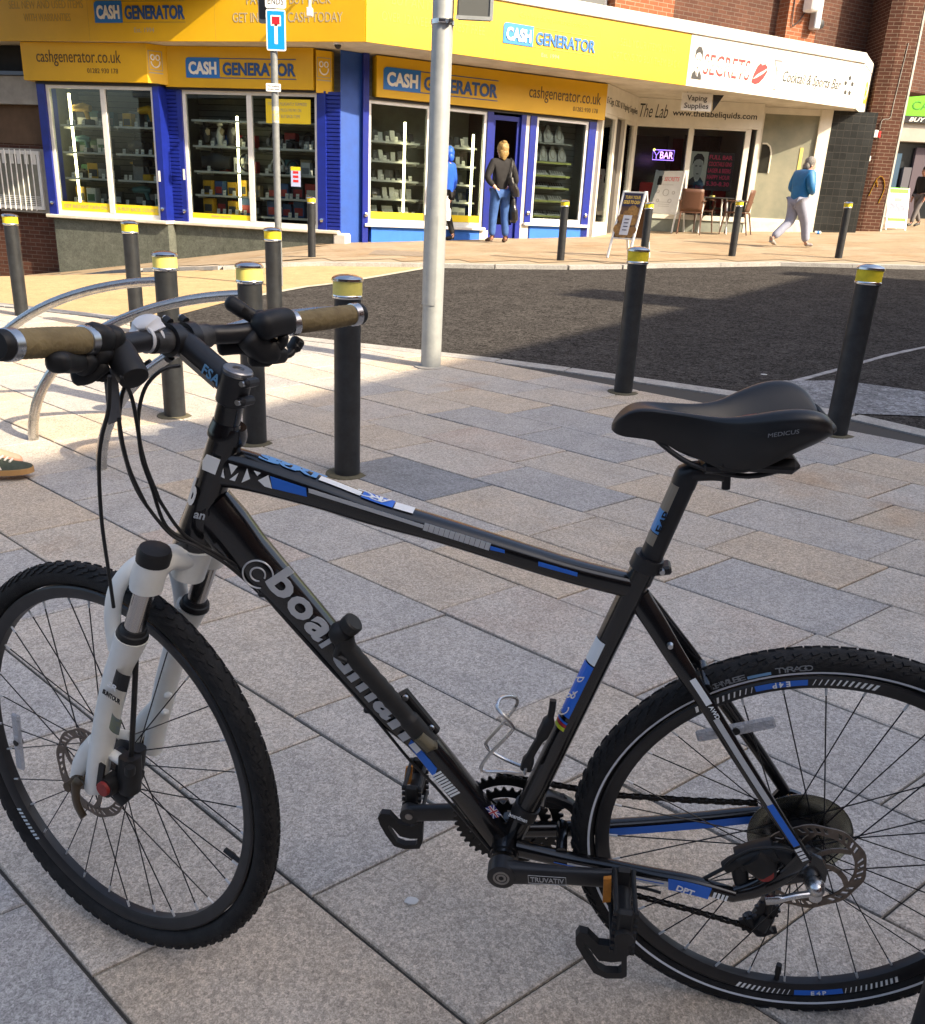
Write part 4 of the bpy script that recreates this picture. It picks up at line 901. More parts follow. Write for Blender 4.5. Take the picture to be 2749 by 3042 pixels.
cable([(0.2071, 0.0500, 0.2728), (0.2428, 0.0400, 0.2690), (0.3037, 0.0300, 0.2553)], .0025)

# ---- rear brake, derailleur, axle, chain
caliper('brake_caliper', [((0.1069, 0.0600, 0.3657), (0.0598, 0.0600, 0.3939), .017), ((0.0926, 0.0620, 0.3835), (0.0671, 0.0640, 0.3619), .022), ((0.1047, 0.0550, 0.3549), (0.0941, 0.0580, 0.3155), .012), ((0.0629, 0.0560, 0.3817), (0.0368, 0.0560, 0.3777), .014), ((0.1238, 0.0620, 0.3494), (0.1075, 0.0620, 0.3676), .009)], (0.0710, 0.0740, 0.3608), None)
m = MB(); q = Vector((0,0,0.348)); m.lathe(q+Vector((0,.066,0)), (0,1,0), [(0,.012), (.008,.0135), (.016,.0125), (.022,.0105), (.026,.006), (.027,0)], 20)
m.mat(0).tube(catmull([(0.0092, 0.0860, 0.3411), (0.0292, 0.0900, 0.3384), (0.0507, 0.0920, 0.3305), (0.0682, 0.0920, 0.3253)], 4), [(.0045,.004)]*8+[(.0075,.004)]*5, 10, up=(0,1,0), pw=3)
m.cyl(q+Vector((0,.072,-.012)), q+Vector((0,.088,-.012)), .009, seg=16); m.lathe(q+Vector((0,-.066,0)), (0,-1,0), [(0,.012), (.010,.012), (.014,.006)], 16)
m.build('quick_release', alu, bike)
m = MB(); 
for pts, r in (([(0.0147, -0.0500, 0.1890), (0.0201, -0.0600, 0.1495), (0.0297, -0.0550, 0.1302)], (.010,.008)), ([(0.0123, -0.0600, 0.1414), (0.0229, -0.0550, 0.1171)], (.022,.014)), ([(0.0432, -0.0500, 0.1384), (0.0212, -0.0520, 0.1019), (0.0032, -0.0520, 0.1144)], (.008,.008)), ([(0.0107, -0.0550, 0.1011), (-0.0082, -0.0550, 0.1080)], (.006,.006)), ([(0.0081, -0.0450, 0.2135), (0.0134, -0.0500, 0.1801), (0.0141, -0.0500, 0.1524)], (.009,.006))): m.tube(catmull(pts, 3), r, 12, pw=2.8)
for q in [(0.0365, -0.0480, 0.1230), (0.0152, -0.0480, 0.1568)]: sprocket(m, q, .018, 11, .002, .006, tip=.003)
m.build('rear_derailleur', satin, bike)
CB = Vector((BBc.x, 0, BBc.z))
def chain(P):
    P = [Vector(p) for p in P]; L_ = 0; m = MB(); segs = [(P[i], P[i+1]) for i in range(len(P)-1)]; tot = sum((b-a).length for a, b in segs); n = int(tot/.0127); pos = []
    for i in range(n+1):
        s_ = i*.0127
        for a, b in segs:
            l = (b-a).length
            if s_ <= l: pos.append(a+(b-a)*(s_/l)); break
            s_ -= l
    for i in range(len(pos)-1):
        a, b = pos[i], pos[i+1]; d = (b-a).normalized(); rt = Matrix((d, Vector((0,1,0)), d.cross(Vector((0,1,0))))).transposed(); wd = .0062 if i % 2 else .0040
        for y in (-wd/2-.0008, wd/2): m.tube([a+Vector((0,y,0)), (a+b)/2+Vector((0,y,0)), b+Vector((0,y,0))], [(.0042,.0006), (.0030,.0006), (.0042,.0006)], 8, up=(0,1,0))
        m.cyl(a+Vector((0,-.0045,0)), a+Vector((0,.0045,0)), .0026, seg=8)
    m.build('chain', mat('chain_steel', (.05,.045,.04), .42, metal=.85, var=.4, scale=80), bike)
chain([CB+Vector((0.02,-.045,.088)), CB+Vector((-.03,-.045,.085)), Vector((0.2872, -0.0450, 0.3682)), Vector((0.1662, -0.0450, 0.3728)), Vector((0.0533, -0.0450, 0.3815))])
chain([Vector((0.0368, -0.0480, 0.1135)), Vector((0.1431, -0.0470, 0.1396)), Vector((0.2477, -0.0450, 0.1626)), CB+Vector((-.05,-.045,-.075)), CB+Vector((0,-.045,-.090))])
# ---- crankset: three rings, arms, pedals
m = MB(); sprocket(m, CB, .086, 44, -.043, .003, tip=.006, inner=.072); sprocket(m, CB, .067, 32, -.036, .003, tip=.006, inner=.054); sprocket(m, CB, .046, 22, -.030, .003, tip=.005, inner=.033)
for i in range(4):
    a = R(45+90*i); m.tube([CB+Vector((.02*math.cos(a),-.042,.02*math.sin(a))), CB+Vector((.075*math.cos(a),-.042,.075*math.sin(a)))], [(.012,.004),(.009,.003)], 10, up=(0,1,0))
m.build('chainring', mat('chainring_black', (.02,.02,.02), .35, metal=.5, var=.3, scale=60), bike, smooth=False)
CN = Vector((0.4484, 0.0750, 0.3065)); PN = Vector((0.2713, 0.0800, 0.3234)); PF = CB*2-PN; PF = Vector((0.6213, -0.0800, 0.2532)); CF = CB+Vector((0,-.066,0))
m = MB(); m.tube([CN, CN.lerp(PN,.15), CN.lerp(PN,.55), CN.lerp(PN,.97), PN], [(.0205,.012),(.0185,.011),(.0150,.008),(.0165,.007),(.0150,.007)], 18, up=(0,1,0), pw=2.8)
m.lathe(CN+Vector((0,-.012,0)), (0,1,0), [(0,.022), (.024,.0215), (.025,.019)], 26); m.lathe(PN+Vector((0,-.007,0)), (0,1,0), [(0,.0165), (.014,.016)], 20)
ck = m.build('crank_arm', satin, bike)
m = MB(); m.lathe(CN+Vector((0,.0125,0)), (0,1,0), [(0,.0125), (.0015,.0125), (.0015,.0095), (-.001,.009)], 24); m.cyl(CN+Vector((0,.010,0)), CN+Vector((0,.0135,0)), .0075, seg=18); m.mat(1).cyl(CN+Vector((0,.012,0)), CN+Vector((0,.0138,0)), .0042, seg=6); m.build('crank_bolt', [mat('bolt_dull', (.3,.29,.28), .4, metal=.9), plast], ck)
m = MB(); cd = (PN-CN).normalized(); cu = Vector((0,1,0)).cross(cd); cu = cu if cu.z > 0 else -cu
o0 = CN.lerp(PN,.245)-cu*.0055+Vector((0,.0108,0)); m.text('TRUVATIV', o0, cd, cu, width=.050, height=.009, bold=.01, depth=.0005)
for p, q in ((0,0),(0,1)): pass
for a_, b__ in (((-.003,-.003),(.053,-.003)), ((.053,-.003),(.053,.012)), ((.053,.012),(-.003,.012)), ((-.003,.012),(-.003,-.003))):
    m.tube([o0+cd*a_[0]+cu*a_[1], o0+cd*b__[0]+cu*b__[1]], .0005, 4)
m.build('lettering', mat('crank_print', (.36,.36,.36), .5), ck, smooth=False)
m = MB(); m.tube([CF, CF.lerp(PF,.15), CF.lerp(PF,.6), PF], [(.022,.012),(.020,.010),(.0165,.008),(.0165,.007)], 18, up=(0,1,0), pw=2.8); m.lathe(PF+Vector((0,-.008,0)), (0,1,0), [(0,.0165), (.016,.016)], 20)
ck2 = m.build('crank_arm', satin, bike)
m = MB(); m.cyl(PF+Vector((0,.006,0)), PF+Vector((0,.0095,0)), .0065, seg=14); m.build('crank_bolt', mat('bolt_dull'), ck2)
def pedal(P, sg, rfl, clip_o, clip_i):
    """platform pedal standing on edge with a half toe clip hanging from it"""
    m = MB(); P = Vector(P); ax = Vector((0, sg, 0)); o = P+ax*.014
    m.cyl(P-ax*.004, P+ax*.10, .0075, seg=14); m.tube([o, o+ax*.03, o+ax*.092], [(.016,.016),(.012,.012),(.013,.013)], 14)
    for y in (.020, .094):
        q = P+ax*y
        for zz in range(7):
            m.box(q+Vector((.014, 0, -.036+.012*zz)), (.006,.005,.006)); m.box(q+Vector((-.014, 0, -.036+.012*zz)), (.006,.005,.006))
        m.box(q, (.024,.010,.086), bev=.004)
    for xx in (.013, -.013): m.box(P+ax*.057+Vector((xx,0,.036)), (.006,.076,.012), bev=.002); m.box(P+ax*.057+Vector((xx,0,-.036)), (.006,.076,.012), bev=.002); m.box(P+ax*.057+Vector((xx*.4,0,0)), (.005,.076,.016), bev=.002)
    p = m.build('pedal', plast, bike)
    m = MB(); m.prism([Vector(q) for q in rfl], (0,.006,0)); m.build('pedal_reflector', orange, p)
    m = MB(); O = [Vector(q) for q in clip_o]; I = [Vector(q) for q in clip_i]; n = len(O)
    V = []
    for th in (0, .012):
        for q in O: V.append(q+Vector((0,th,0)))
        for q in I: V.append(q+Vector((0,th,0)))
    F = []
    for i in range(n):
        j = (i+1) % n; F += [(i, j, n+j, n+i), (2*n+i, 3*n+i, 3*n+j, 2*n+j), (i, 2*n+i, 2*n+j, j), (n+i, n+j, 3*n+j, 3*n+i)]
    m.add(V, F); m.build('toe_clip', plast, p)
pedal(PN, 1, [(0.3008, 0.1150, 0.3612), (0.2901, 0.1150, 0.3645), (0.2877, 0.1150, 0.3196), (0.2989, 0.1150, 0.3164)],
      [(0.3308, 0.1500, 0.3004), (0.3183, 0.1500, 0.2983), (0.3022, 0.1500, 0.2801), (0.2824, 0.1500, 0.2799), (0.2636, 0.1500, 0.2901), (0.2584, 0.1500, 0.2235), (0.2650, 0.1500, 0.2179), (0.2873, 0.1500, 0.2139), (0.3056, 0.1500, 0.2223), (0.3227, 0.1500, 0.2518), (0.3342, 0.1500, 0.2747), (0.3355, 0.1500, 0.2885)],
      [(0.3225, 0.1500, 0.2802), (0.3152, 0.1500, 0.2708), (0.2999, 0.1500, 0.2486), (0.2824, 0.1500, 0.2481), (0.2678, 0.1500, 0.2524), (0.2667, 0.1500, 0.2329), (0.2708, 0.1500, 0.2278), (0.2883, 0.1500, 0.2261), (0.3000, 0.1500, 0.2324), (0.3128, 0.1500, 0.2535), (0.3199, 0.1500, 0.2665), (0.3227, 0.1500, 0.2749)])
pedal(PF, -1, [(0.6415, -0.1550, 0.2897), (0.6287, -0.1550, 0.2953), (0.6319, -0.1550, 0.2550), (0.6461, -0.1550, 0.2508)],
      [(0.6785, -0.1150, 0.2231), (0.6626, -0.1150, 0.2232), (0.6486, -0.1150, 0.2048), (0.6264, -0.1150, 0.1996), (0.6024, -0.1150, 0.2111), (0.6044, -0.1150, 0.1656), (0.6094, -0.1150, 0.1503), (0.6370, -0.1150, 0.1451), (0.6563, -0.1150, 0.1499), (0.6703, -0.1150, 0.1730), (0.6809, -0.1150, 0.1963), (0.6843, -0.1150, 0.2122)],
      [(0.6642, -0.1150, 0.1986), (0.6570, -0.1150, 0.1914), (0.6445, -0.1150, 0.1745), (0.6268, -0.1150, 0.1716), (0.6133, -0.1150, 0.1735), (0.6135, -0.1150, 0.1622), (0.6174, -0.1150, 0.1575), (0.6368, -0.1150, 0.1544), (0.6503, -0.1150, 0.1600), (0.6605, -0.1150, 0.1785), (0.6651, -0.1150, 0.1882), (0.6662, -0.1150, 0.1942)])
# ---- front derailleur
m = MB(); q = ST0.lerp(ST1,.88); m.tube([q-sp_*.012, q+sp_*.012], .0205, 20); f_ = Vector((0.3754, -0.0350, 0.3607))
m.tube(catmull([q+Vector((-.02,-.01,0)), f_+Vector((.02,.01,.01)), f_, f_+Vector((-.03,-.005,-.02)), f_+Vector((-.05,-.005,-.06))], 4), (.010,.008), 12, pw=3); m.box(f_+Vector((0,-.004,-.01)), (.04,.016,.03), bev=.006)
m.build('front_derailleur', satin, bike)

# ---- bottle cage, mini pump, seatpost, saddle
m = MB(); m.tube(catmull([(0.4234, 0.0300, 0.4564), (0.4533, 0.0340, 0.4621), (0.4832, 0.0360, 0.4614), (0.4860, 0.0360, 0.4719), (0.4697, 0.0360, 0.5014), (0.4450, 0.0360, 0.5375), (0.4442, 0.0340, 0.5469), (0.4590, 0.0300, 0.5624), (0.4677, 0.0200, 0.5664), (0.4645, 0.0000, 0.5676), (0.4503, -0.0200, 0.5579), (0.4412, -0.0300, 0.5452), (0.4453, -0.0360, 0.5258), (0.4633, -0.0360, 0.4942), (0.4857, -0.0360, 0.4597), (0.4869, -0.0360, 0.4494), (0.4782, -0.0340, 0.4400), (0.4527, -0.0300, 0.4292), (0.4258, -0.0200, 0.4277)], 5), .0029, 10)
m.tube(catmull([(0.4234, 0.0300, 0.4564), (0.4182, 0.0220, 0.4766), (0.4046, 0.0180, 0.5169), (0.3958, 0.0150, 0.5440)], 4), .0029, 8)
cg = m.build('bottle_cage', alu, bike)
m = MB(); m.tube(catmull([(0.4216, 0.0200, 0.4597), (0.4161, 0.0200, 0.4850), (0.3998, 0.0200, 0.5254), (0.3899, 0.0180, 0.5563), (0.3876, 0.0140, 0.5829)], 4), [(.008,.009)]*4+[(.006,.006)]*4+[(.010,.009)]*4+[(.005,.005)]*5, 12, pw=3); m.build('cage_bracket', plast, cg)
m = MB(); pp = [Vector(p) for p in [(0.6846, 0.0420, 0.6802), (0.6784, 0.0420, 0.6587), (0.6321, 0.0420, 0.5967), (0.5999, 0.0420, 0.5548), (0.5793, 0.0420, 0.5272), (0.5634, 0.0420, 0.5063)]]
m.tube(catmull(pp, 8), [.0150 if i < 7 else (.0128 + (.0012 if (i % 2 and i < 20) else 0) if i < 26 else .0150) for i in range(41)], 18)
q = Vector((0.6893, 0.0420, 0.6839)); m.ball(q, (.017,.016,.020), 2); k = Vector((0.6746, 0.0420, 0.6989)); m.tube([q, k], [.009,.010], 14); m.lathe(k+(q-k).normalized()*.006, (k-q), [(0,.0145), (.004,.0155), (.014,.0155), (.016,.013)], 20)
m.tube([Vector(p) for p in [(0.6852, 0.0500, 0.6742), (0.6935, 0.0500, 0.6541), (0.6793, 0.0500, 0.6471)]], (.007,.007), 10)
pu = m.build('mini_pump', mat('pump_black', (.012,.012,.012), .55, var=.4, scale=40), bike)
m = MB(); m.tube([Vector(p) for p in [(0.5779, 0.0500, 0.5276), (0.5608, 0.0500, 0.5100), (0.5521, 0.0500, 0.5125)]], [(.012,.010),(.013,.010),(.006,.006)], 12); m.build('pump_tip', mat('pump_olive', (.10,.085,.05), .6), pu)
m = MB(); m.tube([Vector(p) for p in [(0.6097, 0.0220, 0.5761), (0.5618, 0.0220, 0.5106)]], (.013,.008), 10, up=(0,1,0), pw=4)
m.mat(1)
for q in [(0.6002, 0.0320, 0.5784), (0.5625, 0.0320, 0.5289)]: m.cyl(Vector(q), Vector(q)+Vector((0,.004,0)), .0045, seg=12)
m.build('pump_bracket', [plast, alu], pu)
SP0 = Vector((0.2715, 0.0000, 0.8125)); SP1 = Vector((0.2382, 0.0000, 0.9280)); m = MB(); m.tube([SP0-(SP1-SP0)*.3, SP0, SP1], .0152, 22)
m.tube(catmull([SP1-(SP1-SP0)*.06, SP1+(SP1-SP0)*.08, Vector((0.2292, 0.0000, 0.9399)), Vector((0.2069, 0.0000, 0.9424)), Vector((0.1925, 0.0000, 0.9421))], 4), [(.0155,.0152)]*5+[(.012,.015)]*12, 16, up=(0,1,0), pw=2.6)
spo = m.build('seatpost', satin, bike)
m = MB(); sdx = (SP1-SP0).normalized()
def sps(t0, t1, mi):
    V = []
    for t in (t0, t1):
        for k_ in range(5):
            an = R(-5+70*k_/4); f0 = Vector((0,1,0)).cross(sdx); f0 = f0 if f0.x > 0 else -f0; V.append(SP0.lerp(SP1, t)+(f0*math.cos(an)+Vector((0,1,0))*math.sin(an))*.0156)
    m.mat(mi).add(V, [(k_, k_+1, 6+k_, 5+k_) for k_ in range(4)])
sps(.35,.62, 0); sps(.62,.98, 1); sps(.20,.34, 1)
m.mat(2).text('E4P', SP0.lerp(SP1,.40)+Vector((.004,.0160,0)), sdx, Vector((0,1,0)).cross(sdx)*-1 if False else Vector((0,1,0)).cross(sdx), width=.030, height=.009, bold=.02, depth=.0004)
m.build('lettering', [mat('post_blue', (.10,.30,.62), .4), mat('post_print', (.26,.21,.15), .5), plast], spo, smooth=False)
# saddle: lofted shell with a relief channel, plus base edge, rails, clamp
SN = Vector((0.3362, 0.0000, 1.0016)); 
sec = [  # distance from nose, half width, crown height, underside height (both from the nose), channel depth
 (.000,.005,-.006,-.011,0), (.005,.013,.004,-.014,0), (.016,.0185,.016,-.016,0), (.032,.0205,.0225,-.016,0), (.055,.0220,.0215,-.018,.002), (.080,.0245,.0205,-.026,.009), (.105,.0310,.0195,-.035,.016), (.130,.045,.0210,-.043,.023), (.150,.060,.0285,-.044,.035), (.170,.072,.0365,-.035,.042), (.190,.079,.0430,-.021,.046), (.210,.082,.0455,-.006,.045), (.228,.080,.0430,.003,.040), (.242,.071,.0350,.009,.030), (.250,.056,.0210,.010,.012), (.254,.038,.0130,.007,.004)]
rws = []; tilt = R(1)
for s_, hw, h, zb, ch in sec:
    row = []
    for j in range(37):
        u = (j-18)/18; au = abs(u); dk = .16*hw
        if au < .72:
            q_ = au/.72; y = hw*.95*math.sin(q_*math.pi/2)**.9; z = h - ch*math.exp(-(au/.21)**2) - dk*max(0, q_-.45)**2/.3025
        else:
            k_ = (au-.72)/.28; y = hw*(.95+.05*math.sin(k_*math.pi)-.13*k_**3); z = (h-dk)*(1-k_**1.15) + zb*k_**1.15
        row.append(SN + Vector((-s_, math.copysign(y, u), z)))
    rws.append(row)
m = MB(); m.grid(rws); n0 = len(rws[0]); 
m.add(rws[0], [tuple(range(n0))]); m.add(rws[-1], [tuple(range(n0-1, -1, -1))])
leather = mat('saddle_vinyl', (.012,.012,.013), .36, var=.25, scale=40, spec=.5, bump=.06, bscale=900)
sa = m.build('saddle', leather, bike, angle=60); md = sa.modifiers.new('s', 'SUBSURF'); md.levels = 1; md.render_levels = 2
bm = bmesh.new(); bm.from_mesh(sa.data); bmesh.ops.remove_doubles(bm, verts=bm.verts, dist=1e-5); bmesh.ops.recalc_face_normals(bm, faces=bm.faces); bm.to_mesh(sa.data); bm.free()
m = MB(); P = []
for row, s5 in zip(rws[7:], sec[7:]): P.append(row[36]+Vector((0,-.004,.006)))
P2 = [r_[0]+Vector((0,.004,.006)) for r_ in rws[7:]][::-1]; m.tube(catmull(P+P2, 3), (.005,.006), 10)
m.box(SN+Vector((-.175,0,-.036)), (.10,.085,.02), bev=.008)
m.build('saddle_base', plast, sa)
m = MB()
for sg in (1, -1): m.tube(catmull([SN+Vector((-.05,.012*sg,-.014)), SN+Vector((-.10,.020*sg,-.045)), SN+Vector((-.17,.022*sg,-.056)), SN+Vector((-.22,.03*sg,-.035))], 5), .0035, 10)
cq = Vector((0.2010, 0.0000, 0.9450)); m.box(cq+Vector((0,0,.008)), (.045,.052,.016), bev=.005); m.cyl(cq+Vector((-.012,.0,-.002)), cq+Vector((-.014,0,-.026)), .0055, seg=12)
m.build('saddle_rail', satin, bike)
m = MB(); m.text('MEDICUS', SN+Vector((-.172,.0800,.0135)), (-.96,.10,.24), (.2,-.30,.93), width=.034, height=.0045, bold=.0, shear=.2, depth=.0004)
m.build('saddle_print', mat('print_grey', (.16,.165,.175), .5), sa, smooth=False); m = MB(); m.mat(1).tube([SN+Vector((-.155,-.020,.006)), SN+Vector((-.178,-.022,.010))], (.0025,.0006), 8)
m.build('saddle_print', [mat('print_grey', (.16,.165,.175), .5), mat('print_red', (.35,.03,.06), .5)], sa, smooth=False)

# ------------------------------------------------------------------ building across the square from the shops (out of frame, throws the big shadow)
brown_brick = brick('brick_brown', (.065,.024,.014), (.09,.034,.02), (.20,.15,.11))
red_brick = brick('brick_red', (.23,.076,.034), (.29,.10,.046), (.34,.24,.17))
dark_brick = brick('brick_dark', (.07,.028,.018), (.10,.042,.026), (.13,.10,.08))
conc = mat('concrete_pale', (.60,.57,.51), .8, col2=(.42,.40,.36), scale=3.5, bump=.2, bscale=40)
conc_d = mat('concrete_grey', (.34,.33,.30), .85, col2=(.25,.24,.22), scale=4, bump=.2, bscale=40)
t = thing('town_building', 'long brick building standing behind the viewer, its shadow covers the bicycle', 'building')
hz = 9.0; sh = (hz-.35)/math.tan(SUN_EL); off = Vector((math.cos(SUN_AZ)*sh, math.sin(SUN_AZ)*sh, 0))
ea = Vector((math.cos(R(55.5)), math.sin(R(55.5)), 0)); eb = Vector((ea.y, -ea.x, 0))
pe = Vector((4.62, 12.72, 0)) + off
def tb(name, a0, a1, b0, b1, z0, z1, mt):
    m = MB(); P = [pe - ea*a0 + eb*b0, pe - ea*a1 + eb*b0, pe - ea*a1 + eb*b1, pe - ea*a0 + eb*b1]; m.prism([p+Vector((0,0,z0)) for p in P], (0,0,z1-z0)); return m.build(name, mt, t, smooth=False, uv=True)
tb('wall', .02, 34, .02, 9, -2, hz-.3, red_brick); tb('parapet', 0, 34, 0, 9.02, hz-.3, hz, conc)
for lb, c_, sz, h_ in (('unseen brick terrace added behind the viewer to darken the window reflections', (-14, -17), (44, 9), 6.5), ('unseen plain brick block added far to the right to darken the window reflections', (40, 4), (14, 34), 9.5)):  # unseen buildings added only to darken what the shop windows mirror
    t2 = thing('town_building', lb, 'building', (c_[0], c_[1], 0)); m = MB(); m.bx(-sz[0]/2, sz[0]/2, -sz[1]/2, sz[1]/2, -3, h_-.4); m.build('wall', brown_brick, t2, smooth=False, uv=True); m = MB(); m.bx(-sz[0]/2-.2, sz[0]/2+.2, -sz[1]/2-.2, sz[1]/2+.2, h_-.4, h_); m.build('parapet', conc, t2, smooth=False)
tb('chimney', 3.55, 4.30, .05, .9, hz+.002, hz+1.12, red_brick); tb('chimney', .0, .5, .1, .6, hz+.002, hz+.40, red_brick)

# ------------------------------------------------------------------ corner shop
azR, azL = R(27), R(-13)
shop = thing('corner_shop', 'corner shop with bright blue pilasters, yellow fascia boards and full display windows', 'shop', (-2.343, 15.76, 0))
LR = Matrix.Translation((.423, .37, 0)) @ Matrix.Rotation(azR, 4, 'Z'); LL = Matrix.Rotation(azL, 4, 'Z')
blue = mat('deep_blue_gloss', (.010,.022,.24), .3, var=.25, scale=6, coat=.2)
blue2 = mat('bright_blue_render', (.022,.15,.60), .65, var=.12, scale=5, bump=.1, bscale=90)
upvc = mat('white_frame', (.74,.74,.72), .4, var=.12, scale=8)
cream = mat('cream_sill', (.70,.66,.55), .6, col2=(.55,.51,.42), scale=7)
granp = granite('granite_plinth', [(.085,.095,.075), (.12,.13,.11), (.15,.155,.13)], speck=.25, scale=60, use_attr=False, stain=.3)
yel = mat('fascia_yellow', (.70,.405,.002), .4, var=.12, scale=1.1)
yel2 = mat('window_yellow', (.80,.60,.02), .4)
dkint = mat('dark_interior', (.012,.012,.012), .8, var=.3, scale=3)
slat = mat('slatwall_grey', (.17,.17,.14), .7, var=.2, scale=6)
slat_l = mat('slatwall_pale', (.40,.41,.37), .6, var=.12, scale=5)
shelfm = mat('shelf_grey', (.42,.42,.40), .5)
pane_g = glass('shop_glass')
bluel = mat('logo_blue', (.02,.16,.52), .4); blued = mat('letter_navy', (.018,.075,.25), .45); whl = mat('letter_white', (.80,.78,.72), .5); brl = mat('letter_brown', (.10,.065,.02), .6); gtl = mat('letter_gold', (.42,.28,.03), .5); gyl = mat('letter_grey', (.38,.33,.22), .5)
black = mat('black_trim', (.012,.012,.014), .5)
tube_m = mat('strip_lamp', (.9,.85,.6), .5, emit=(1.0,.86,.48), estr=4.0)

def shopfront_wall(m): pass
def window(x0, x1, y, z0, z1, mulls, L_, fw_=.055, strip=None, mt=upvc):
    m = MB(); d = .07
    m.bx(x0, x1, y-.02, y+d-.02, z0, z0+fw_+.03); m.bx(x0, x1, y-.02, y+d-.02, z1-fw_, z1)
    e = [x0] + [v for a in mulls for v in (a-.045, a+.045)] + [x1]
    m.bx(x0, x0+fw_, y-.02, y+d-.02, z0+fw_+.03, z1-fw_); m.bx(x1-fw_, x1, y-.02, y+d-.02, z0+fw_+.03, z1-fw_)
    for a in mulls: m.bx(a-.045, a+.045, y-.025, y+d-.02, z0+fw_+.03, z1-fw_)
    w_ = m.build('window', mt, shop, smooth=False, local=L_)
    es = [x0+fw_] + [v for a in mulls for v in (a-.045, a+.045)] + [x1-fw_]
    for i in range(0, len(es), 2):
        m = MB(); m.bx(es[i], es[i+1], y+.010, y+.016, z0+fw_+.03, z1-fw_); m.build('pane', pane_g, w_, smooth=False)
        if strip and i//2 in strip:
            m = MB(); m.bx(es[i]+.003, es[i+1]-.003, y+.002, y+.006, z0+fw_+.034, z0+fw_+.034+strip['h'])
            tx = strip[i//2]
            if tx: m.mat(1).text(tx, ((es[i]+es[i+1])/2, y+.001, z0+fw_+.034+strip['h']*.3), (1,0,0), (0,0,1), height=strip['h']*.38, align='C', depth=.002)
            m.build('window_strip', [yel2, gyl], w_, smooth=False)
    return w_
def block(name, x0, x1, y0, y1, z0, z1, mt, L_, bev=0, par=None, uv=None): m = MB(); m.bx(x0, x1, y0, y1, z0, z1, bev); return m.build(name, mt, par or shop, smooth=False, local=L_ if par is None else None, uv=uv)
def shutter(x0, x1, y, z0, z1, L_):
    m = MB(); n = int((z1-z0)/.062)
    for i in range(n): a = z0+(z1-z0)*i/n; b = z0+(z1-z0)*(i+1)/n; m.prism([(x0, y, a+.004), (x0, y-.018, a+.012), (x0, y-.018, b-.008), (x0, y, b)], (x1-x0, 0, 0))
    m.bx(x0, x1, y+.001, y+.02, z0, z1); return m.build('shutter', blue, shop, smooth=False, local=L_)
# left front: two display bays
window(-2.965, -.44, 0, .69, 2.87, [-1.70], LL, strip={0: 'SPREAD THE COST', 'h': .085})
window(-5.50, -3.365, -.25, .70, 2.88, [-4.365], LL, strip={0: 'GET INSTANT CASH ON', 1: 'OUR BUY BACK COUNTER', 'h': .15})
block('pilaster', -.44, -.285, -.06, .1, .70, 2.90, blue, LL); shutter(-.285, -.045, .0, .70, 2.90, LL)
block('pilaster', -3.06, -2.967, -.06, .1, .70, 2.90, blue, LL); shutter(-3.24, -3.06, -.05, .70, 2.90, LL); block('pilaster', -3.363, -3.24, -.31, .1, .70, 2.90, blue, LL)
block('pilaster', -5.66, -5.502, -.31, .0, .70, 2.95, blue, LL)
m = MB(); m.bx(-5.72, -3.22, -.36, .02, .645, .705, .01); m.bx(-3.22, -.05, -.11, .02, .643, .70, .01); m.build('sill', cream, shop, smooth=False, local=LL)
m = MB()
for a, b in ((-5.62,-4.6), (-4.595,-3.7), (-3.695,-3.25)): m.bx(a, b, -.27, 0, -1.5, .645)
for a, b in ((-3.245,-2.3), (-2.295,-1.45), (-1.445,-.6), (-.595,-.16)): m.bx(a, b, -.03, .1, -1.5, .643)
m.build('plinth', granp, shop, smooth=False, local=LL)
block('corner_stone', -.15, .10, -.09, .16, 0, .66, conc, LL, bev=.03)
# blue wall in the recess and the corner pier
m = MB(); m.prism([(-.045,.05,.2), (.36,.36,.2), (.36,.6,.2), (-.045,.6,.2)], (0,0,3.33)); m.build('recess_wall', mat('blue_wall', (.010,.065,.33), .5, var=.2, scale=5, bump=.1, bscale=80), shop, smooth=False, local=None)
block('pilaster', -.16, -.055, -.08, .2, .2, 3.53, blue, LR)
# right front
window(-.05, 2.245, 0, .83, 2.84, [1.10], LR, strip={0: '', 1: '', 'h': .12})
window(3.285, 4.455, 0, .955, 2.84, [], LR)
for a, b in ((2.247,2.365), (2.955,3.055), (3.145,3.283), (4.457,4.62)): block('pilaster', a, b, -.05, .12, .55 if a < 3.2 else .7, 2.86, blue, LR)
block('jamb_panel', 3.056, 3.144, -.03, .1, .6, 2.86, mat('pale_panel', (.52,.47,.42), .5), LR)
m = MB(); m.bx(2.367,2.953,.0,.05,2.72,2.80); m.bx(2.367,2.43,.0,.05,.66,2.72); m.bx(2.89,2.953,.0,.05,.66,2.72); m.bx(2.43,2.89,.0,.05,.66,.90); m.bx(2.43,2.89,.0,.05,1.52,1.60)
door = m.build('door', blue, shop, smooth=False, local=LR)
m = MB(); m.bx(2.43,2.89,.02,.026,.90,1.52); m.bx(2.43,2.89,.02,.026,1.60,2.72); m.build('pane', pane_g, door, smooth=False)
m = MB(); m.tube([(2.84,-.0,1.35),(2.84,-.05,1.35),(2.84,-.05,1.75),(2.84,-.0,1.75)], .012, 8); m.build('handle', chrome, door)
m = MB(); m.bx(-.12, 2.28, -.12, .02, .785, .838, .008); m.bx(3.12, 4.62, -.12, .02, .905, .958, .008); m.build('sill', upvc, shop, smooth=False, local=LR)
m = MB(); m.bx(.02, 2.19, -.05, .1, .0, .785); m.bx(3.24, 4.60, -.05, .1, .2, .905); m.build('plinth', blue2, shop, smooth=False, local=LR)
m = MB(); m.bx(2.19, 2.365, -.052, .1, .0, .79); m.bx(3.06, 3.24, -.052, .1, .2, .90); m.build('door_reveal', cream, shop, smooth=False, local=LR)
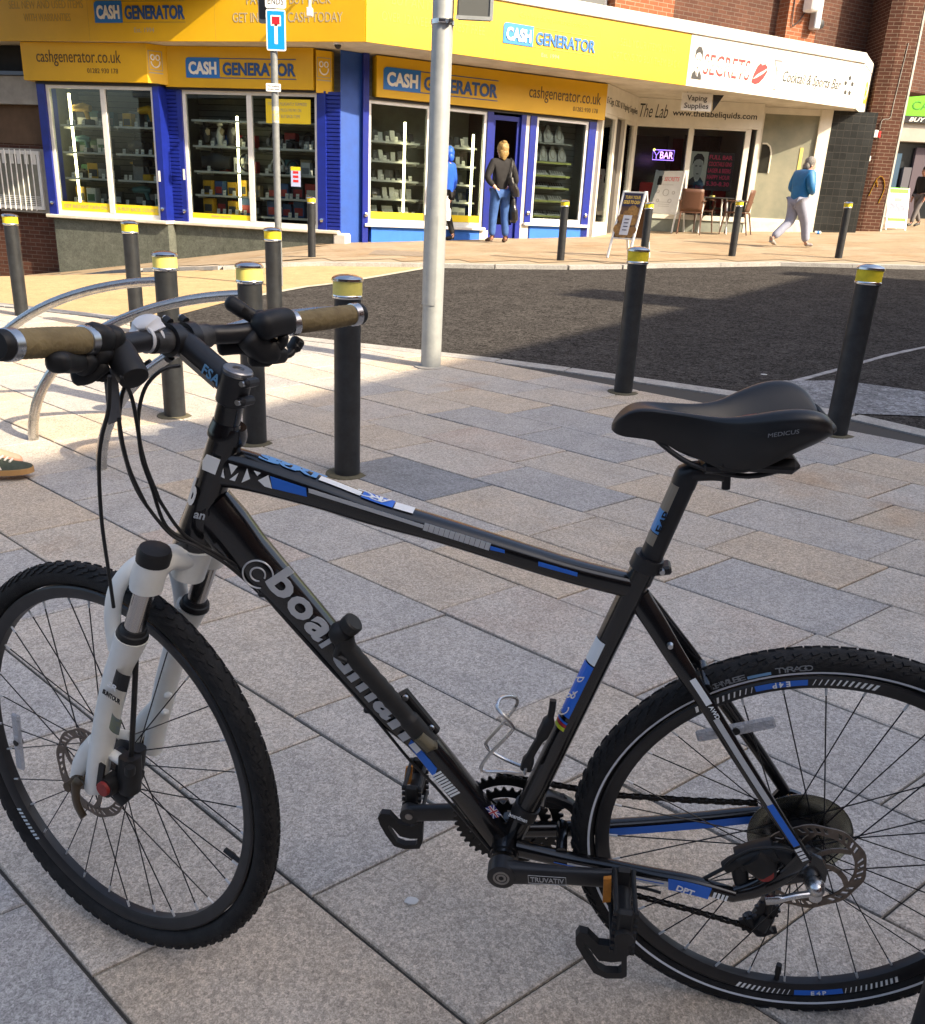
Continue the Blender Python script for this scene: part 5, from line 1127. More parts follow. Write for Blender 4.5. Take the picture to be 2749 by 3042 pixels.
block('door_step', 2.366, 3.059, -.06, .5, .2, .655, mat('step_stone', (.36,.31,.25), .8, var=.3, scale=9), LR)
block('wall', 4.621, 4.80, -.02, .5, .3, 3.53, conc, LR)
m = MB()                                                        # round shutter locks
for x, z in ((-.10,.98), (3.21,1.13), (4.54,1.13)): m.lathe((x,-.05 if x > 0 else -.08,z), (0,-1,0), [(0,.035), (.03,.033), (.035,.02), (.036,0)], 16)
m.build('shutter_lock', chrome, shop, local=LR)
m = MB()
for x, y, z in ((-.36,-.06,.86), (-3.02,-.06,.88), (-3.30,-.31,.9), (-5.58,-.31,.9)): m.lathe((x,y,z), (0,-1,0), [(0,.035), (.03,.033), (.035,.02), (.036,0)], 16)
m.build('shutter_lock', chrome, shop, local=LL)
m = MB()
for x, y, z in ((-3.33,-.312,1.45), (-2.99,-.062,1.5)): m.bx(x-.02, x+.02, y-.003, y, z-.09, z+.09)
m.build('sticker', whl, shop, smooth=False, local=LL)
# fascia boards with lettering
def logo(m, x, y, z, w_, h, mi_b, mi_w, mi_d, mi_l):
    """blue tile with CASH, then GENERATOR between two rules"""
    c = w_*.31; k = .04*h
    pts = [(x, z), (x+c, z), (x+c, z+h), (x+.16*h, z+h), (x+.05*h, z+h*.95), (x, z+h*.84)]
    m.mat(mi_b).prism([(p, y, q) for p, q in pts], (0,-.012,0))
    m.mat(mi_w).text('CASH', (x+c*.09, y-.012, z+h*.20), (1,0,0), (0,0,1), width=c*.83, height=h*.60, bold=.035, depth=.012)
    m.mat(mi_d).text('GENERATOR', (x+c+.03*w_, y, z+h*.18), (1,0,0), (0,0,1), width=w_*.655, height=h*.60, bold=.03, depth=.014)
    m.mat(mi_l).bx(x+c, x+w_, y-.006, y, z+h*.945, z+h*.985); m.bx(x+c, x+w_, y-.006, y, z-h*.0, z+h*.04)
def cg(m, o, dx, h, mi_l, mi_w):
    o = Vector(o); dx = Vector(dx).normalized(); up = Vector((0,0,1)); n_ = dx.cross(up)
    for a, b, c_, d in ((0,.78,0,.04), (0,.78,.96,1.0), (0,.04,0,1), (.74,.78,0,1)): m.mat(mi_l).prism([o+dx*(p*h)+up*(q*h)+n_*.001 for p, q in ((a,c_),(b,c_),(b,d),(a,d))], n_*.004)
    m.mat(mi_l).prism([o+dx*(p*h)+up*(q*h)+n_*.001 for p, q in ((0,-.16),(.78,-.16),(.78,-.10),(0,-.10))], n_*.004)
    m.mat(mi_w)
    for cx in (.24, .52): m.tube([o+dx*(h*(cx+.10*math.cos(t)))+up*(h*(.66+.13*math.sin(t)))+n_*.006 for t in [2*math.pi*i/20 for i in range(20)]], h*.032, 8, closed=True)
    m.tube([o+dx*(h*(.39+.24*math.cos(t)))+up*(h*(.44+.28*math.sin(t)))+n_*.006 for t in [R(180)+R(190)*i/14 for i in range(15)]], h*.035, 8)
def fascia(name, poly, z0, z1, L_):
    m = MB(); m.prism([(p[0], p[1], z0) for p in poly], (0,0,z1-z0)); return m.build(name, yel, shop, smooth=False, local=L_)
f1 = fascia('fascia_sign', [(-3.19,-.15), (-.46,-.15), (-.455,.1), (-3.19,.1)], 2.905, 3.528, LL)
m = MB(); logo(m, -2.78, -.150, 3.05, 2.02, .31, 0,1,2,2); m.build('lettering', [bluel, whl, blued], f1, smooth=False)
f2 = fascia('fascia_sign', [(-5.82,-.40), (-3.37,-.40), (-3.14,-.16), (-3.14,.05), (-5.82,.05)], 2.93, 3.528, LL)
m = MB(); m.mat(0).text('cashgenerator.co.uk', (-5.52,-.40,3.22), (1,0,0), (0,0,1), width=1.66, height=.19, bold=.0, depth=.006); m.text('01282 930 178', (-3.93,-.40,3.06), (1,0,0), (0,0,1), width=.60, height=.075, align='R', depth=.005)
cg(m, (-3.35,-.38,3.13), (.23,.24,0), .30, 1, 2); m.build('lettering', [brl, gyl, whl], f2, smooth=False)
f3 = fascia('fascia_sign', [(-.42,-.13), (-.20,.02), (-.20,.12), (-.42,.05)], 2.87, 3.50, LL)
m = MB(); cg(m, (-.405,-.118,3.10), (.22,.15,0), .30, 0, 1); m.build('lettering', [gyl, whl], f3, smooth=False)
f4 = fascia('fascia_sign', [(.06,-.12), (4.74,-.12), (4.74,.1), (.06,.1)], 2.885, 3.512, LR)
m = MB(); logo(m, .18, -.12, 3.01, 2.20, .345, 0,1,2,2); m.mat(3).text('cashgenerator.co.uk', (3.03,-.12,3.14), (1,0,0), (0,0,1), width=1.58, height=.20, depth=.006); m.text('01282 930 178', (4.56,-.12,2.99), (1,0,0), (0,0,1), width=.56, height=.075, align='R', depth=.005)
m.build('lettering', [bluel, whl, blued, brl], f4, smooth=False)
m = MB(); m.bx(-3.2,-.44,-.10,.1,2.872,2.904); m.bx(-5.66,-3.24,-.32,.1,2.885,2.929); m.build('shutter_box', black, shop, smooth=False, local=LL)
m = MB(); m.bx(-.05,4.62,-.06,.1,2.842,2.884); m.build('shutter_box', black, shop, smooth=False, local=LR)
# rooms behind the glass
m = MB(); m.bx(-5.66,-.05,.75,.80,.6,2.9); m.mat(1).bx(-5.66,-.05,.0,.80,2.885,2.90); m.bx(-5.66,-.05,.03,.8,.60,.685); m.mat(0).bx(-5.66,-5.6,-.2,.8,.6,2.9); m.bx(-.08,-.05,.06,.8,.6,2.9); m.bx(-3.18,-3.1,-.0,.8,.6,2.9)
for i in range(22): m.mat(1).bx(-5.6,-.1,.735,.75,.72+.1*i,.728+.1*i)
m.build('display_back', [slat, dkint], shop, smooth=False, local=LL)
m = MB(); m.bx(-.05,4.6,.05,3.6,2.86,2.88); m.mat(1).bx(-.1,2.3,.80,.84,.5,2.86); m.mat(2).bx(3.2,4.7,.62,.66,.6,2.86); m.mat(0).bx(2.3,3.2,2.6,2.64,.5,2.86); m.bx(-.1,2.3,.03,.8,.74,.83); m.bx(3.2,4.7,.03,.62,.86,.955); m.mat(2).bx(4.58,4.63,.06,.62,.9,2.86); m.mat(0).bx(2.28,2.31,.1,2.6,.5,2.86); m.bx(3.17,3.2,.1,2.6,.5,2.86); m.bx(2.3,3.2,.1,2.6,.5,.65)
m.mat(1)
for i in range(18): m.bx(3.25,4.58,.61,.62,.98+.105*i,.987+.105*i)
m.build('display_back', [dkint, slat, slat_l], shop, smooth=False, local=LR)
def lamp(x, y, z0, z1, L_, lean=0, mt=None): m = MB(); m.tube([(x, y, z0), (x+lean, y, z1)], .022, 10); m.mat(1).bx(x-.02, x+.02, y+.015, y+.05, z0-.06, z0); return m.build('strip_light', [mt or tube_m, shelfm], shop, local=L_)
lamp(-5.26,.05,.88,2.78, LL, -.02); lamp(-2.06,.22,.95,2.50, LL, .0); lamp(.70,.14,1.05,2.55, LR); lamp(2.06,.14,.98,2.45, LR)

# ------------------------------------------------------------------ canopy over both units
can = thing('shop_canopy', 'long concrete canopy carrying yellow and white sign boards over the shop fronts', 'canopy')
azC = R(28.5); LC = Matrix.Translation((-1.86, 14.9, 0)) @ Matrix.Rotation(azC, 4, 'Z'); azD = R(-15.45); LD = Matrix.Translation((-1.86, 14.9, 0)) @ Matrix.Rotation(azD, 4, 'Z')
q0 = Vector((-1.86,14.9,0)); ql = q0 - Vector((math.cos(azD), math.sin(azD), 0))*9.2; qr = q0 + Vector((math.cos(azC), math.sin(azC), 0))*11.08; qe = Vector((9.60, 23.3, 0))
IN = .03
poly = [q0+Vector((0,IN*1.05,0)), qr+Vector((-.02,.03,0)), qe+Vector((-.03,0,0)), Vector((9.6,27,0)), Vector((-13,27,0)), ql+Vector((0,.04,0))]
m = MB(); m.prism([p+Vector((0,0,3.535)) for p in poly], (0,0,.9)); m.build('canopy_slab', mat('soffit_cream', (.62,.58,.50), .8, col2=(.44,.40,.33), scale=2.2), can, smooth=False)
def board(name, x0, x1, z0, z1, mt, L_, y=-.012): m = MB(); m.bx(x0, x1, y, .028, z0, z1); return m.build(name, mt, can, smooth=False, local=L_)
by1 = board('sign_board', 0.004, 6.415, 3.53, 4.385, yel, LC); by2 = board('sign_board', -9.2, -.004, 3.53, 4.385, yel, LD)
by3 = board('sign_board', 6.42, 11.09, 3.53, 4.385, mat('sign_white', (.70,.68,.62), .5, var=.06, scale=3), LC)
m = MB(); d_ = (qe-qr).normalized(); nn_ = Vector((d_.y, -d_.x, 0)); m.prism([qr+nn_*.0+Vector((0,0,3.53)), qe+nn_*.0+Vector((0,0,3.53)), qe+nn_*.03+Vector((0,0,3.53)), qr+nn_*.03+Vector((0,0,3.53))], (0,0,.855)); eb_ = m.build('sign_board', mat('sign_white'), can, smooth=False)
o_ = qr+nn_*.03; m = MB(); m.text('BAR', o_+d_*.9+Vector((0,0,3.75)), d_, (0,0,1), width=1.4, height=.42, bold=.02, depth=.006); m.build('lettering', gtl, eb_, smooth=False)
m = MB(); nC = 22
for i in range(nC): m.bx(11.12*i/nC+.003-.03, 11.12*(i+1)/nC-.003, -.045, .5, 4.39, 4.585, .008)
m.build('coping', conc, can, smooth=False, local=LC)
m = MB(); m.prism([qr+nn_*.04+Vector((0,0,4.39)), qe+nn_*.04+Vector((0,0,4.39)), qe-nn_*.5+Vector((0,0,4.39)), qr-nn_*.5+Vector((0,0,4.39))], (0,0,.192)); m.build('coping', conc, can, smooth=False)
m = MB(); X, Z_, UPV = (1,0,0), (0,0,1), (0,0,1)
logo(m, 2.42, -.012, 3.79, 1.87, .305, 0,1,2,3)
m.mat(4).text('Est. 1994', (3.19,-.012,3.665), X, UPV, width=.36, height=.06, depth=.004)
m.mat(3).text('BUY AN ITEM TODAY', (.42,-.012,4.09), X, UPV, width=1.50, height=.125, depth=.004); m.text('OVER 12 WEEKS INTEREST FREE', (.255,-.012,3.855), X, UPV, width=1.82, height=.125, depth=.004)
m.text('Cash for gold regardless of condition', (2.72,-.012,4.20), X, UPV, width=1.40, height=.075, depth=.004)
m.text('SELL YOUR ITEMS WITH', (4.82,-.012,4.02), X, UPV, width=1.24, height=.115, depth=.004); m.text('OPTIONS TO BUY THEM BACK', (4.67,-.012,3.80), X, UPV, width=1.54, height=.115, depth=.004)
m.mat(3); [m.bx(x-.002,x+.002,-.0135,-.012,3.535,4.38) for x in (2.27,4.38)]; m.build('lettering', [mat('logo_sky', (.02,.19,.50), .4), whl, mat('letter_mid', (.02,.13,.38), .45), gtl, gyl], by1, smooth=False)
m = MB(); LDi = lambda p: None
logo(m, -4.860, -.012, 3.80, 1.72, .32, 0,1,2,3); m.mat(4).text('Est. 1994', (-3.93,-.012,3.66), X, UPV, width=.38, height=.07, align='C', depth=.004)
m.mat(3).text('SELL NEW AND USED ITEMS', (-5.08,-.012,4.02), X, UPV, width=1.50, height=.12, align='R', depth=.004); m.text('WITH WARRANTIES', (-5.35,-.012,3.83), X, UPV, width=.95, height=.115, align='R', depth=.004)
m.mat(4).text('PAWN OR BUY BACK', (-1.30,-.012,4.05), X, UPV, width=1.45, height=.13, align='C', depth=.004); m.text('GET INSTANT CASH TODAY', (-1.33,-.012,3.80), X, UPV, width=1.90, height=.135, align='C', depth=.004)
m.mat(3); [m.bx(x-.002,x+.002,-.0135,-.012,3.535,4.38) for x in (-2.6,-5.0,-7.3)]; m.build('lettering', [bluel, whl, blued, gtl, gyl], by2, smooth=False)
# white board: portrait, words, lips, glass, ball
redl = mat('letter_red', (.62,.02,.02), .5); inkl = mat('ink_black', (.02,.02,.02), .5); greyp = mat('portrait_grey', (.42,.41,.39), .6); gline = mat('letter_thin_grey', (.16,.16,.16), .5)
m = MB()
def blob(pts, mi, y, x0, z0, sx, sz, th=.003): m.mat(mi).prism([(x0+p*sx, y, z0+q*sz) for p, q in pts], (0,-th,0))
blob([(0,0),(1,0),(1,1),(0,1)], 1, -.012, 6.50, 3.66, .27, .56)
def portrait(x0, z0, sx, sz, y):
    blob([(.30,.35),(.38,.22),(.55,.16),(.70,.24),(.78,.42),(.80,.66),(.66,.82),(.40,.82),(.26,.66)], 2, y-.003, x0, z0, sx, sz)
    blob([(.20,.60),(.24,.86),(.42,.97),(.68,.96),(.84,.84),(.86,.60),(.79,.74),(.60,.80),(.40,.78),(.29,.72)], 0, y-.006, x0, z0, sx, sz)
    blob([(.08,.0),(.12,.16),(.34,.26),(.46,.10),(.62,.12),(.72,.26),(.92,.12),(.96,.0)], 0, y-.006, x0, z0, sx, sz)
    blob([(.36,.60),(.48,.62),(.48,.58),(.36,.57)], 0, y-.009, x0, z0, sx, sz); blob([(.60,.61),(.72,.59),(.72,.56),(.60,.57)], 0, y-.009, x0, z0, sx, sz); blob([(.46,.36),(.62,.36),(.60,.33),(.48,.33)], 0, y-.009, x0, z0, sx, sz)
    blob([(.50,.08),(.60,.08),(.58,.40),(.54,.40)], 1, y-.012, x0, z0, sx, sz)
portrait(6.50, 3.66, .27, .56, -.012)
m.mat(3).text('SECRETS', (6.79,-.012,3.76), X, UPV, width=1.17, height=.35, depth=.004)
m.mat(4).bx(6.77,7.98,-.017,-.0125,3.865,4.0)
m.mat(5).text('The Secrets Lounge', (6.86,-.0175,3.89), X, UPV, width=1.02, height=.10, shear=.3, depth=.003)
lp = [(0,.05),(.10,.45),(.28,.82),(.48,1.0),(.60,.90),(.80,.98),(.98,.86),(1.0,.6),(.80,.30),(.55,.06),(.28,-.02)]
blob(lp, 3, -.012, 8.04, 3.72, .38, .38); blob([(.08,.22),(.30,.42),(.52,.55),(.75,.66),(.95,.78),(.93,.70),(.72,.52),(.50,.40),(.28,.28)], 4, -.0155, 8.04, 3.72, .38, .38)
blob([(0,1),(.85,1),(.85,.98),(.47,.60),(.47,.04),(.8,.0),(.1,.0),(.40,.04),(.40,.60)], 5, -.012, 8.56, 3.66, .27, .54); blob([(.14,.93),(.72,.93),(.45,.66)], 2, -.0155, 8.56, 3.66, .27, .54)
m.mat(0).text('Cocktail & Sports Bar', (8.86,-.012,3.84), X, UPV, width=1.68, height=.19, shear=.32, bold=.012, depth=.003)
for i in range(5):
    a = R(90+72*i); blob([(.5+.36*math.cos(a)+.15*math.cos(b), .5+.40*math.sin(a)+.13*math.sin(b)) for b in [R(72*k+90) for k in range(5)]], 0, -.012, 10.62, 3.74, .30, .38)
blob([(.5+.17*math.cos(R(72*k+90)), .5+.17*math.sin(R(72*k+90))) for k in range(5)], 6, -.012, 10.62, 3.74, .30, .38)
m.build('lettering', [inkl, greyp, mat('portrait_light', (.62,.60,.56), .6), redl, mat('sign_white'), gline, mat('ball_blue', (.35,.55,.75), .5)], by3, smooth=False)
# camera dome under the soffit
t = thing('dome_camera', 'small dark dome security camera under the canopy corner', 'security camera', (-2.3234, 15.1220, 3.5300)); m = MB(); m.lathe((0,0,0), (0,0,-1), [(0,.075), (.03,.072)], 20); m.build('base', upvc, t); m = MB(); m.ball((0,0,-.035), (.055,.055,.055), 2); m.build('dome', black, t)
# hanging sign: Vaping Supplies
t = thing('hanging_sign', 'white hanging board reading Vaping Supplies under the canopy soffit', 'sign', (4.2249, 18.8362, 3.5300))
m = MB(); m.box((0,0,-.18), (.60,.03,.32), rot=None, bev=.006); b_ = m.build('sign_panel', upvc, t); m = MB(); m.text('Vaping', (0,-.016,-.15), X, UPV, width=.40, height=.095, align='C', depth=.003, bold=.01); m.text('Supplies', (0,-.016,-.29), X, UPV, width=.48, height=.095, align='C', depth=.003, bold=.01); m.build('lettering', inkl, b_, smooth=False)
m = MB(); m.prism([(.31,-.012,-.03), (.52,-.012,-.03), (.34,-.012,-.33)], (0,.024,0)); m.build('side_plate', black, t, smooth=False); m = MB(); m.cyl((-.2,0,-.02), (-.2,0,.01), .006); m.cyl((.2,0,-.02), (.2,0,.01), .006); m.build('hanger', chrome, t)
# alarm / cctv arm above the left sign
t = thing('wall_camera', 'white bracket camera box hanging in front of the left yellow sign', 'camera', (-2.6776, 14.6756, 3.8428)); m = MB(); m.bx(-.045,.045,-.05,.05,-.05,.07,.01); m.build('housing', upvc, t); m = MB(); m.tube([(0,0,.07), (.0,0,.45), (0,.32,.50)], .022, 10); m.build('arm', upvc, t)

# ------------------------------------------------------------------ bar and vape shop unit under the canopy
bar = thing('bar_unit', 'cream framed bar and vape shop front with clear windows set back under the canopy', 'shop', (3.28, 20.2, 0))
crf = mat('cream_frame', (.68,.65,.56), .5, var=.1, scale=6)
m = MB(); m.bx(0,2.70,-.06,.1,3.03,3.53); m.bx(0,.055,-.03,.08,1.2,3.03); m.bx(1.165,1.275,-.03,.08,1.2,3.03); m.bx(2.385,2.50,-.03,.08,1.2,3.03); m.bx(.055,1.165,-.03,.08,2.985,3.03); m.bx(1.275,2.385,-.03,.08,2.985,3.03); m.bx(.0,2.70,-.05,.08,1.14,1.245); m.bx(2.62,2.70,-.03,.08,.8,3.03)
m.build('front_frame', crf, bar, smooth=False)
m = MB(); m.bx(0,2.70,-.02,.1,.5,1.14); m.build('stall_riser', mat('riser_grey', (.23,.25,.21), .7, var=.2, scale=5), bar, smooth=False)
for a, b in ((.055,1.165), (1.275,2.385), (2.50,2.62)): m = MB(); m.bx(a, b, .02, .026, 1.245, 2.985); m.build('pane', pane_g, bar, smooth=False)
m = MB(); m.text('The Lab', (.06,-.06,3.16), X, UPV, width=.60, height=.26, shear=.3, bold=-.002, depth=.004); m.text('www.thelabeliquids.com', (.76,-.06,3.22), X, UPV, width=1.80, height=.115, bold=.012, depth=.004); m.build('lettering', inkl, bar, smooth=False)
# side front running back to the corner shop
sv0 = Vector((2.30, 18.22, 0)); sv1 = Vector((3.28, 20.2, 0)); sd_ = (sv1-sv0); sl_ = sd_.length; LS = Matrix.Translation(sv0-Vector((3.28,20.2,0))) @ Matrix.Rotation(math.atan2(sd_.y, sd_.x), 4, 'Z')
m = MB(); m.bx(0,sl_,-.05,.1,3.03,3.53); 
for a, b in ((0,.10), (.78,.90), (1.42,1.54), (2.08,sl_)): m.bx(a, b, -.03, .08, .5, 3.03)
for a, b in ((.10,.78), (1.54,2.08)): m.bx(a, b, -.03, .08, .5, 1.02); m.bx(a, b, -.03, .08, 2.97, 3.03)
m.build('side_frame', crf, bar, smooth=False, local=LS)
for a, b in ((.10,.78), (1.54,2.08)): m = MB(); m.bx(a, b, .02, .026, 1.02, 2.97); m.build('pane', pane_g, bar, smooth=False, local=LS)
m = MB(); m.text('E-Cigs, CBD & Vaping Supplies', (.10,-.05,3.20), X, UPV, width=sl_-.2, height=.115, depth=.004); m.build('lettering', inkl, bar, smooth=False, local=LS)
m = MB(); m.bx(.90,1.42,.05,.09,.6,3.0); m.build('door', mat('door_dark', (.05,.045,.04), .5), bar, smooth=False, local=LS)
# interior
m = MB(); m.bx(-1.2,2.8,3.2,3.25,.5,3.5); m.bx(2.66,2.70,.1,3.2,.8,3.5); m.mat(1).bx(-1.2,2.7,.1,3.2,.80,.87); m.mat(0).bx(-1.2,2.7,.1,3.2,3.45,3.5); m.mat(1).bx(.25,1.1,2.9,3.0,1.5,2.8); m.mat(2).bx(1.5,2.6,3.1,3.15,1.3,3.0); m.build('back_wall', [mat('bar_wall', (.50,.47,.40), .8), dkint, mat('bar_wall_red', (.30,.03,.03), .6)], bar, smooth=False)
m = MB(); m.mat(0).bx(.08,1.0,1.2,1.25,1.25,2.9); m.bx(1.35,2.2,1.2,1.25,1.9,2.95); m.build('mirror_board', mat('tinted_board', (.035,.035,.03), .15, var=.4, scale=3), bar, smooth=False)
for i, (x, c_) in enumerate(((.55,'r'), (.95,'r'), (1.02,'k'), (1.75,'r'), (2.2,'r'))):
    s_ = thing('bar_chair', ['red padded chair just inside the left bar window', 'red padded chair by the window mullion inside the bar', 'black padded chair inside the bar window', 'red padded chair under the hanging poster inside the bar', 'red padded chair by the right end of the bar window'][i], 'chair', (3.28+x, 21.0+.12*i, .87), R(8*i), group='padded chairs inside the bar')
    mt = mat('seat_red', (.42,.015,.015), .4) if c_ == 'r' else mat('seat_black', (.015,.015,.017), .4)
    m = MB(); m.bx(-.2,.2,-.2,.2,.42,.52,.03); m.build('seat', mt, s_); m = MB(); m.bx(-.2,.2,-.22,-.15,.56,1.02,.03); m.build('backrest', mt, s_)
    m = MB()
    for sx in (-.17,.17):
        for sy in (-.17,.17): m.cyl((sx,sy,0), (sx,sy,.43), .015, seg=8)
    m.build('legs', chrome, s_)
# poster on a stand in the window, neon
t = thing('window_poster', 'poster with a pale portrait and pink lettering standing in the right bar window', 'poster', (4.55, 20.34, 1.75))
m = MB(); m.bx(0,.42,-.0,.01,.12,.80); m.mat(1).bx(.42,1.00,.0,.01,.02,.80); m.mat(2).bx(.2,.215,.0,.02,-.5,.12)
for i, s_ in enumerate(('FULL BAR', 'COCKTAILS GINS', 'LAGER & BEERS', 'HAPPY HOUR', '5.30-8.30')): m.mat(3).text(s_, (.70,-.002,.66-.135*i), X, UPV, width=.50, height=.085, align='C', bold=.02, depth=.003)
mm = m; blobm = m
def blob2(pts, mi, x0, z0, sx, sz, y): m.mat(mi).prism([(x0+p*sx, y, z0+q*sz) for p, q in pts], (0,-.002,0))
blob2([(.20,.60),(.24,.86),(.42,.97),(.68,.96),(.84,.84),(.86,.60),(.79,.74),(.60,.80),(.40,.78),(.29,.72)], 1, .02, .12, .38, .66, -.002); blob2([(.08,.0),(.12,.16),(.34,.26),(.46,.10),(.62,.12),(.72,.26),(.92,.12),(.96,.0)], 1, .02, .12, .38, .66, -.002)
blob2([(.30,.35),(.38,.22),(.55,.16),(.70,.24),(.78,.42),(.80,.66),(.66,.80),(.40,.78),(.26,.66)], 4, .02, .12, .38, .66, -.001)
for a, b in ((.36,.48), (.60,.72)): blob2([(a,.60),(b,.61),(b,.57),(a,.57)], 1, .02, .12, .38, .66, -.004)
blob2([(.46,.36),(.62,.36),(.60,.33),(.48,.33)], 1, .02, .12, .38, .66, -.004)
m.build('poster_panel', [mat('poster_paper', (.60,.58,.52), .7), mat('poster_ink', (.025,.022,.03), .6), black, mat('poster_pink', (.85,.05,.14), .6), greyp], t, smooth=False)
t = thing('neon_sign', 'small lit purple neon sign reading BAR in the left bar window', 'neon sign', (3.75, 20.30, 2.34))
m = MB(); m.mat(0).tube([(.0,0,0), (.46,0,0), (.46,0,.20), (.0,0,.20)], .006, 6, closed=True); m.mat(1).text('BAR', (.16,-.004,.03), X, UPV, width=.28, height=.14, depth=.004); m.mat(0).tube([(.02,0,.17),(.08,0,.09),(.14,0,.17)], .007, 6); m.tube([(.08,0,.09),(.08,0,.02)], .007, 6); m.mat(2).ball((.02,0,.20), (.03,.01,.03), 1)
m.build('neon_tube', [mat('neon_violet', (.3,.15,.6), .4, emit=(.35,.18,1.0), estr=1.6), mat('neon_pink', (.5,.3,.6), .4, emit=(.8,.35,1.0), estr=1.5), mat('neon_yellow', (.6,.5,.1), .4, emit=(1.0,.75,.1), estr=1.2)], t)
# recess to the right: bronze post, obscured glass with frame, black tiled wall
rec = thing('glazed_recess', 'recessed entrance with obscured beige glass, cream frame and black tiled wall', 'shop front', (6.0, 20.7, 0))
m = MB(); m.bx(.16,1.36,-.02,.02,1.25,3.40); m.build('pane', mat('obscured_glass', (.27,.26,.19), .35, col2=(.16,.17,.13), scale=1.2, spec=.6), rec, smooth=False)
m = MB(); m.bx(1.36,1.62,-.08,.08,.85,3.53); m.bx(.05,1.36,-.05,.05,1.19,1.25); m.bx(.05,1.36,-.05,.05,3.40,3.53); m.build('frame', crf, rec, smooth=False)
m = MB(); m.bx(.05,1.60,-.10,.1,.6,1.19); m.build('base', cream, rec, smooth=False)
m = MB(); m.bx(-.06,.06,-.12,.1,.7,3.53); m.build('post', mat('bronze_frame', (.06,.05,.04), .4, metal=.5), rec, smooth=False)
m = MB(); m.bx(.10,.16,-.06,.0,1.25,3.4); m.build('post', crf, rec, smooth=False)
P = [(.2,-.03,2.2), (.42,-.03,2.2), (.42,-.03,2.62), (.38,-.03,2.74), (.30,-.03,2.80), (.2,-.03,2.80)]; m = MB(); m.prism(P, (0,.012,0)); m.build('arched_pane', mat('tinted_board'), rec, smooth=False); m = MB(); m.tube(P[1:5]+[P[5]], .018, 8); m.build('arch_frame', crf, rec)
tile = brick('black_tile', (.018,.020,.020), (.03,.032,.032), (.040,.038,.034), scale=1.0, rough=.35, stain=.35)
for nd in tile.node_tree.nodes:
    if nd.type == 'TEX_BRICK': nd.offset = 0; nd.inputs['Brick Width'].default_value = .15; nd.inputs['Row Height'].default_value = .15
m = MB(); m.bx(1.64,2.62,.0,.1,.6,3.53); m.build('tiled_wall', tile, rec, smooth=False, uv=True)
m = MB(); m.bx(-.1,2.62,.4,.5,.6,3.53); m.build('back_wall', conc_d, rec, smooth=False)
m = MB(); m.bx(1.05,1.12,-.032,-.022,2.0,2.75); m.build('yellow_sign', mat('pale_yellow', (.62,.52,.14), .5), rec, smooth=False)

# ------------------------------------------------------------------ brick storeys above the canopy, pier at the end, wall on the far left
up = thing('upper_storey', 'red brick upper storey with projecting piers rising above the canopy', 'building'); LU = Matrix.Translation((-1.86, 14.9, 0)) @ Matrix.Rotation(azC, 4, 'Z')
def ub(name, x0, x1, y0, y1, z0, z1, mt): m = MB(); m.bx(x0, x1, y0, y1, z0, z1); return m.build(name, mt, up, smooth=False, local=LU, uv=True)
ub('wall', 3.0, 15.5, 1.5, 3.5, 4.3, 9.5, dark_brick); ub('wall', -8.0, 2.99, 1.5, 3.5, 4.3, 9.5, dark_brick)  # wall between the piers coloured darker to stand for its shade
ub('pier', 5.50, 6.92, 1.20, 1.6, 4.3, 9.5, red_brick); ub('pier', 9.98, 10.86, 1.20, 1.6, 4.3, 9.5, red_brick); ub('pier', 1.9, 3.0, 1.2, 1.6, 4.3, 9.5, red_brick)
w_ = ub('window', 3.1, 5.45, 1.40, 1.5, 4.75, 6.4, upvc); m = MB(); m.bx(3.2,4.25,1.38,1.41,4.83,6.3); m.bx(4.33,5.38,1.38,1.41,4.83,6.3); m.build('pane', mat('dark_pane', (.04,.045,.045), .06, spec=.8), w_, smooth=False)
t = thing('flood_lamp', 'white and grey wall lamp bracket with cable on the upper brick pier', 'wall lamp', (LU @ Vector((10.45, 1.2, 5.35)))); t.rotation_euler = (0,0,azC)
m = MB(); m.bx(-.12,.10,-.30,-.02,.05,.40,.03); m.build('housing', upvc, t); m = MB(); m.bx(.12,.30,-.22,-.04,-.25,.42,.02); m.build('gear_box', mat('galv', (.45,.47,.48), .4, metal=.6), t); m = MB(); m.tube(catmull([(-.05,-.05,.05), (-.22,-.06,-.15), (-.35,-.03,-.2), (-.36,-.02,.3)], 5), .012, 8); m.build('cable', black, t); m = MB(); m.lathe((.42,-.10,-.12), (0,-1,0), [(0,.09), (.02,.09), (.03,.05), (.031,0)], 16); m.build('lamp_head', black, t)
pr = thing('brick_pier', 'tall brown brick pier at the right end of the canopy with yellow spray paint', 'brick pier', (9.06, 21.9, 0))
m = MB(); m.prism([(-.34,-.55,-.5), (-.07,-.62,-.5), (.36,-.60,-.5), (.50,.6,-.5), (-.34,.6,-.5)], (0,0,11)); m.build('shaft', brown_brick, pr, smooth=False, uv=True)
m = MB(); m.bx(.37,.41,-.61,-.55,-.5,10.5); m.build('edge_trim', conc, pr, smooth=False)
m = MB(); m.tube(catmull([(-.06,-.628,1.85), (.03,-.625,2.16), (.12,-.622,2.28), (.22,-.618,2.20), (.27,-.615,2.0), (.20,-.618,1.70)], 6), (.022,.003), 6, up=(0,0,1)); m.tube([(.05,-.624,2.2), (.10,-.622,2.05)], (.018,.003), 6); m.tube([(-.30,-.562,1.6), (-.22,-.585,1.75)], (.016,.003), 6); m.build('spray_paint', mat('spray_yellow', (.72,.42,.02), .5), pr)
m = MB(); m.bx(-.26,-.12,-.63,-.58,3.08,3.24,.01); m.mat(1).bx(-.11,-.06,-.635,-.58,3.08,3.22,.01); m.mat(0).bx(-.31,-.16,-.60,-.56,2.58,2.70,.01); m.build('alarm_box', [upvc, redl], pr, smooth=False)
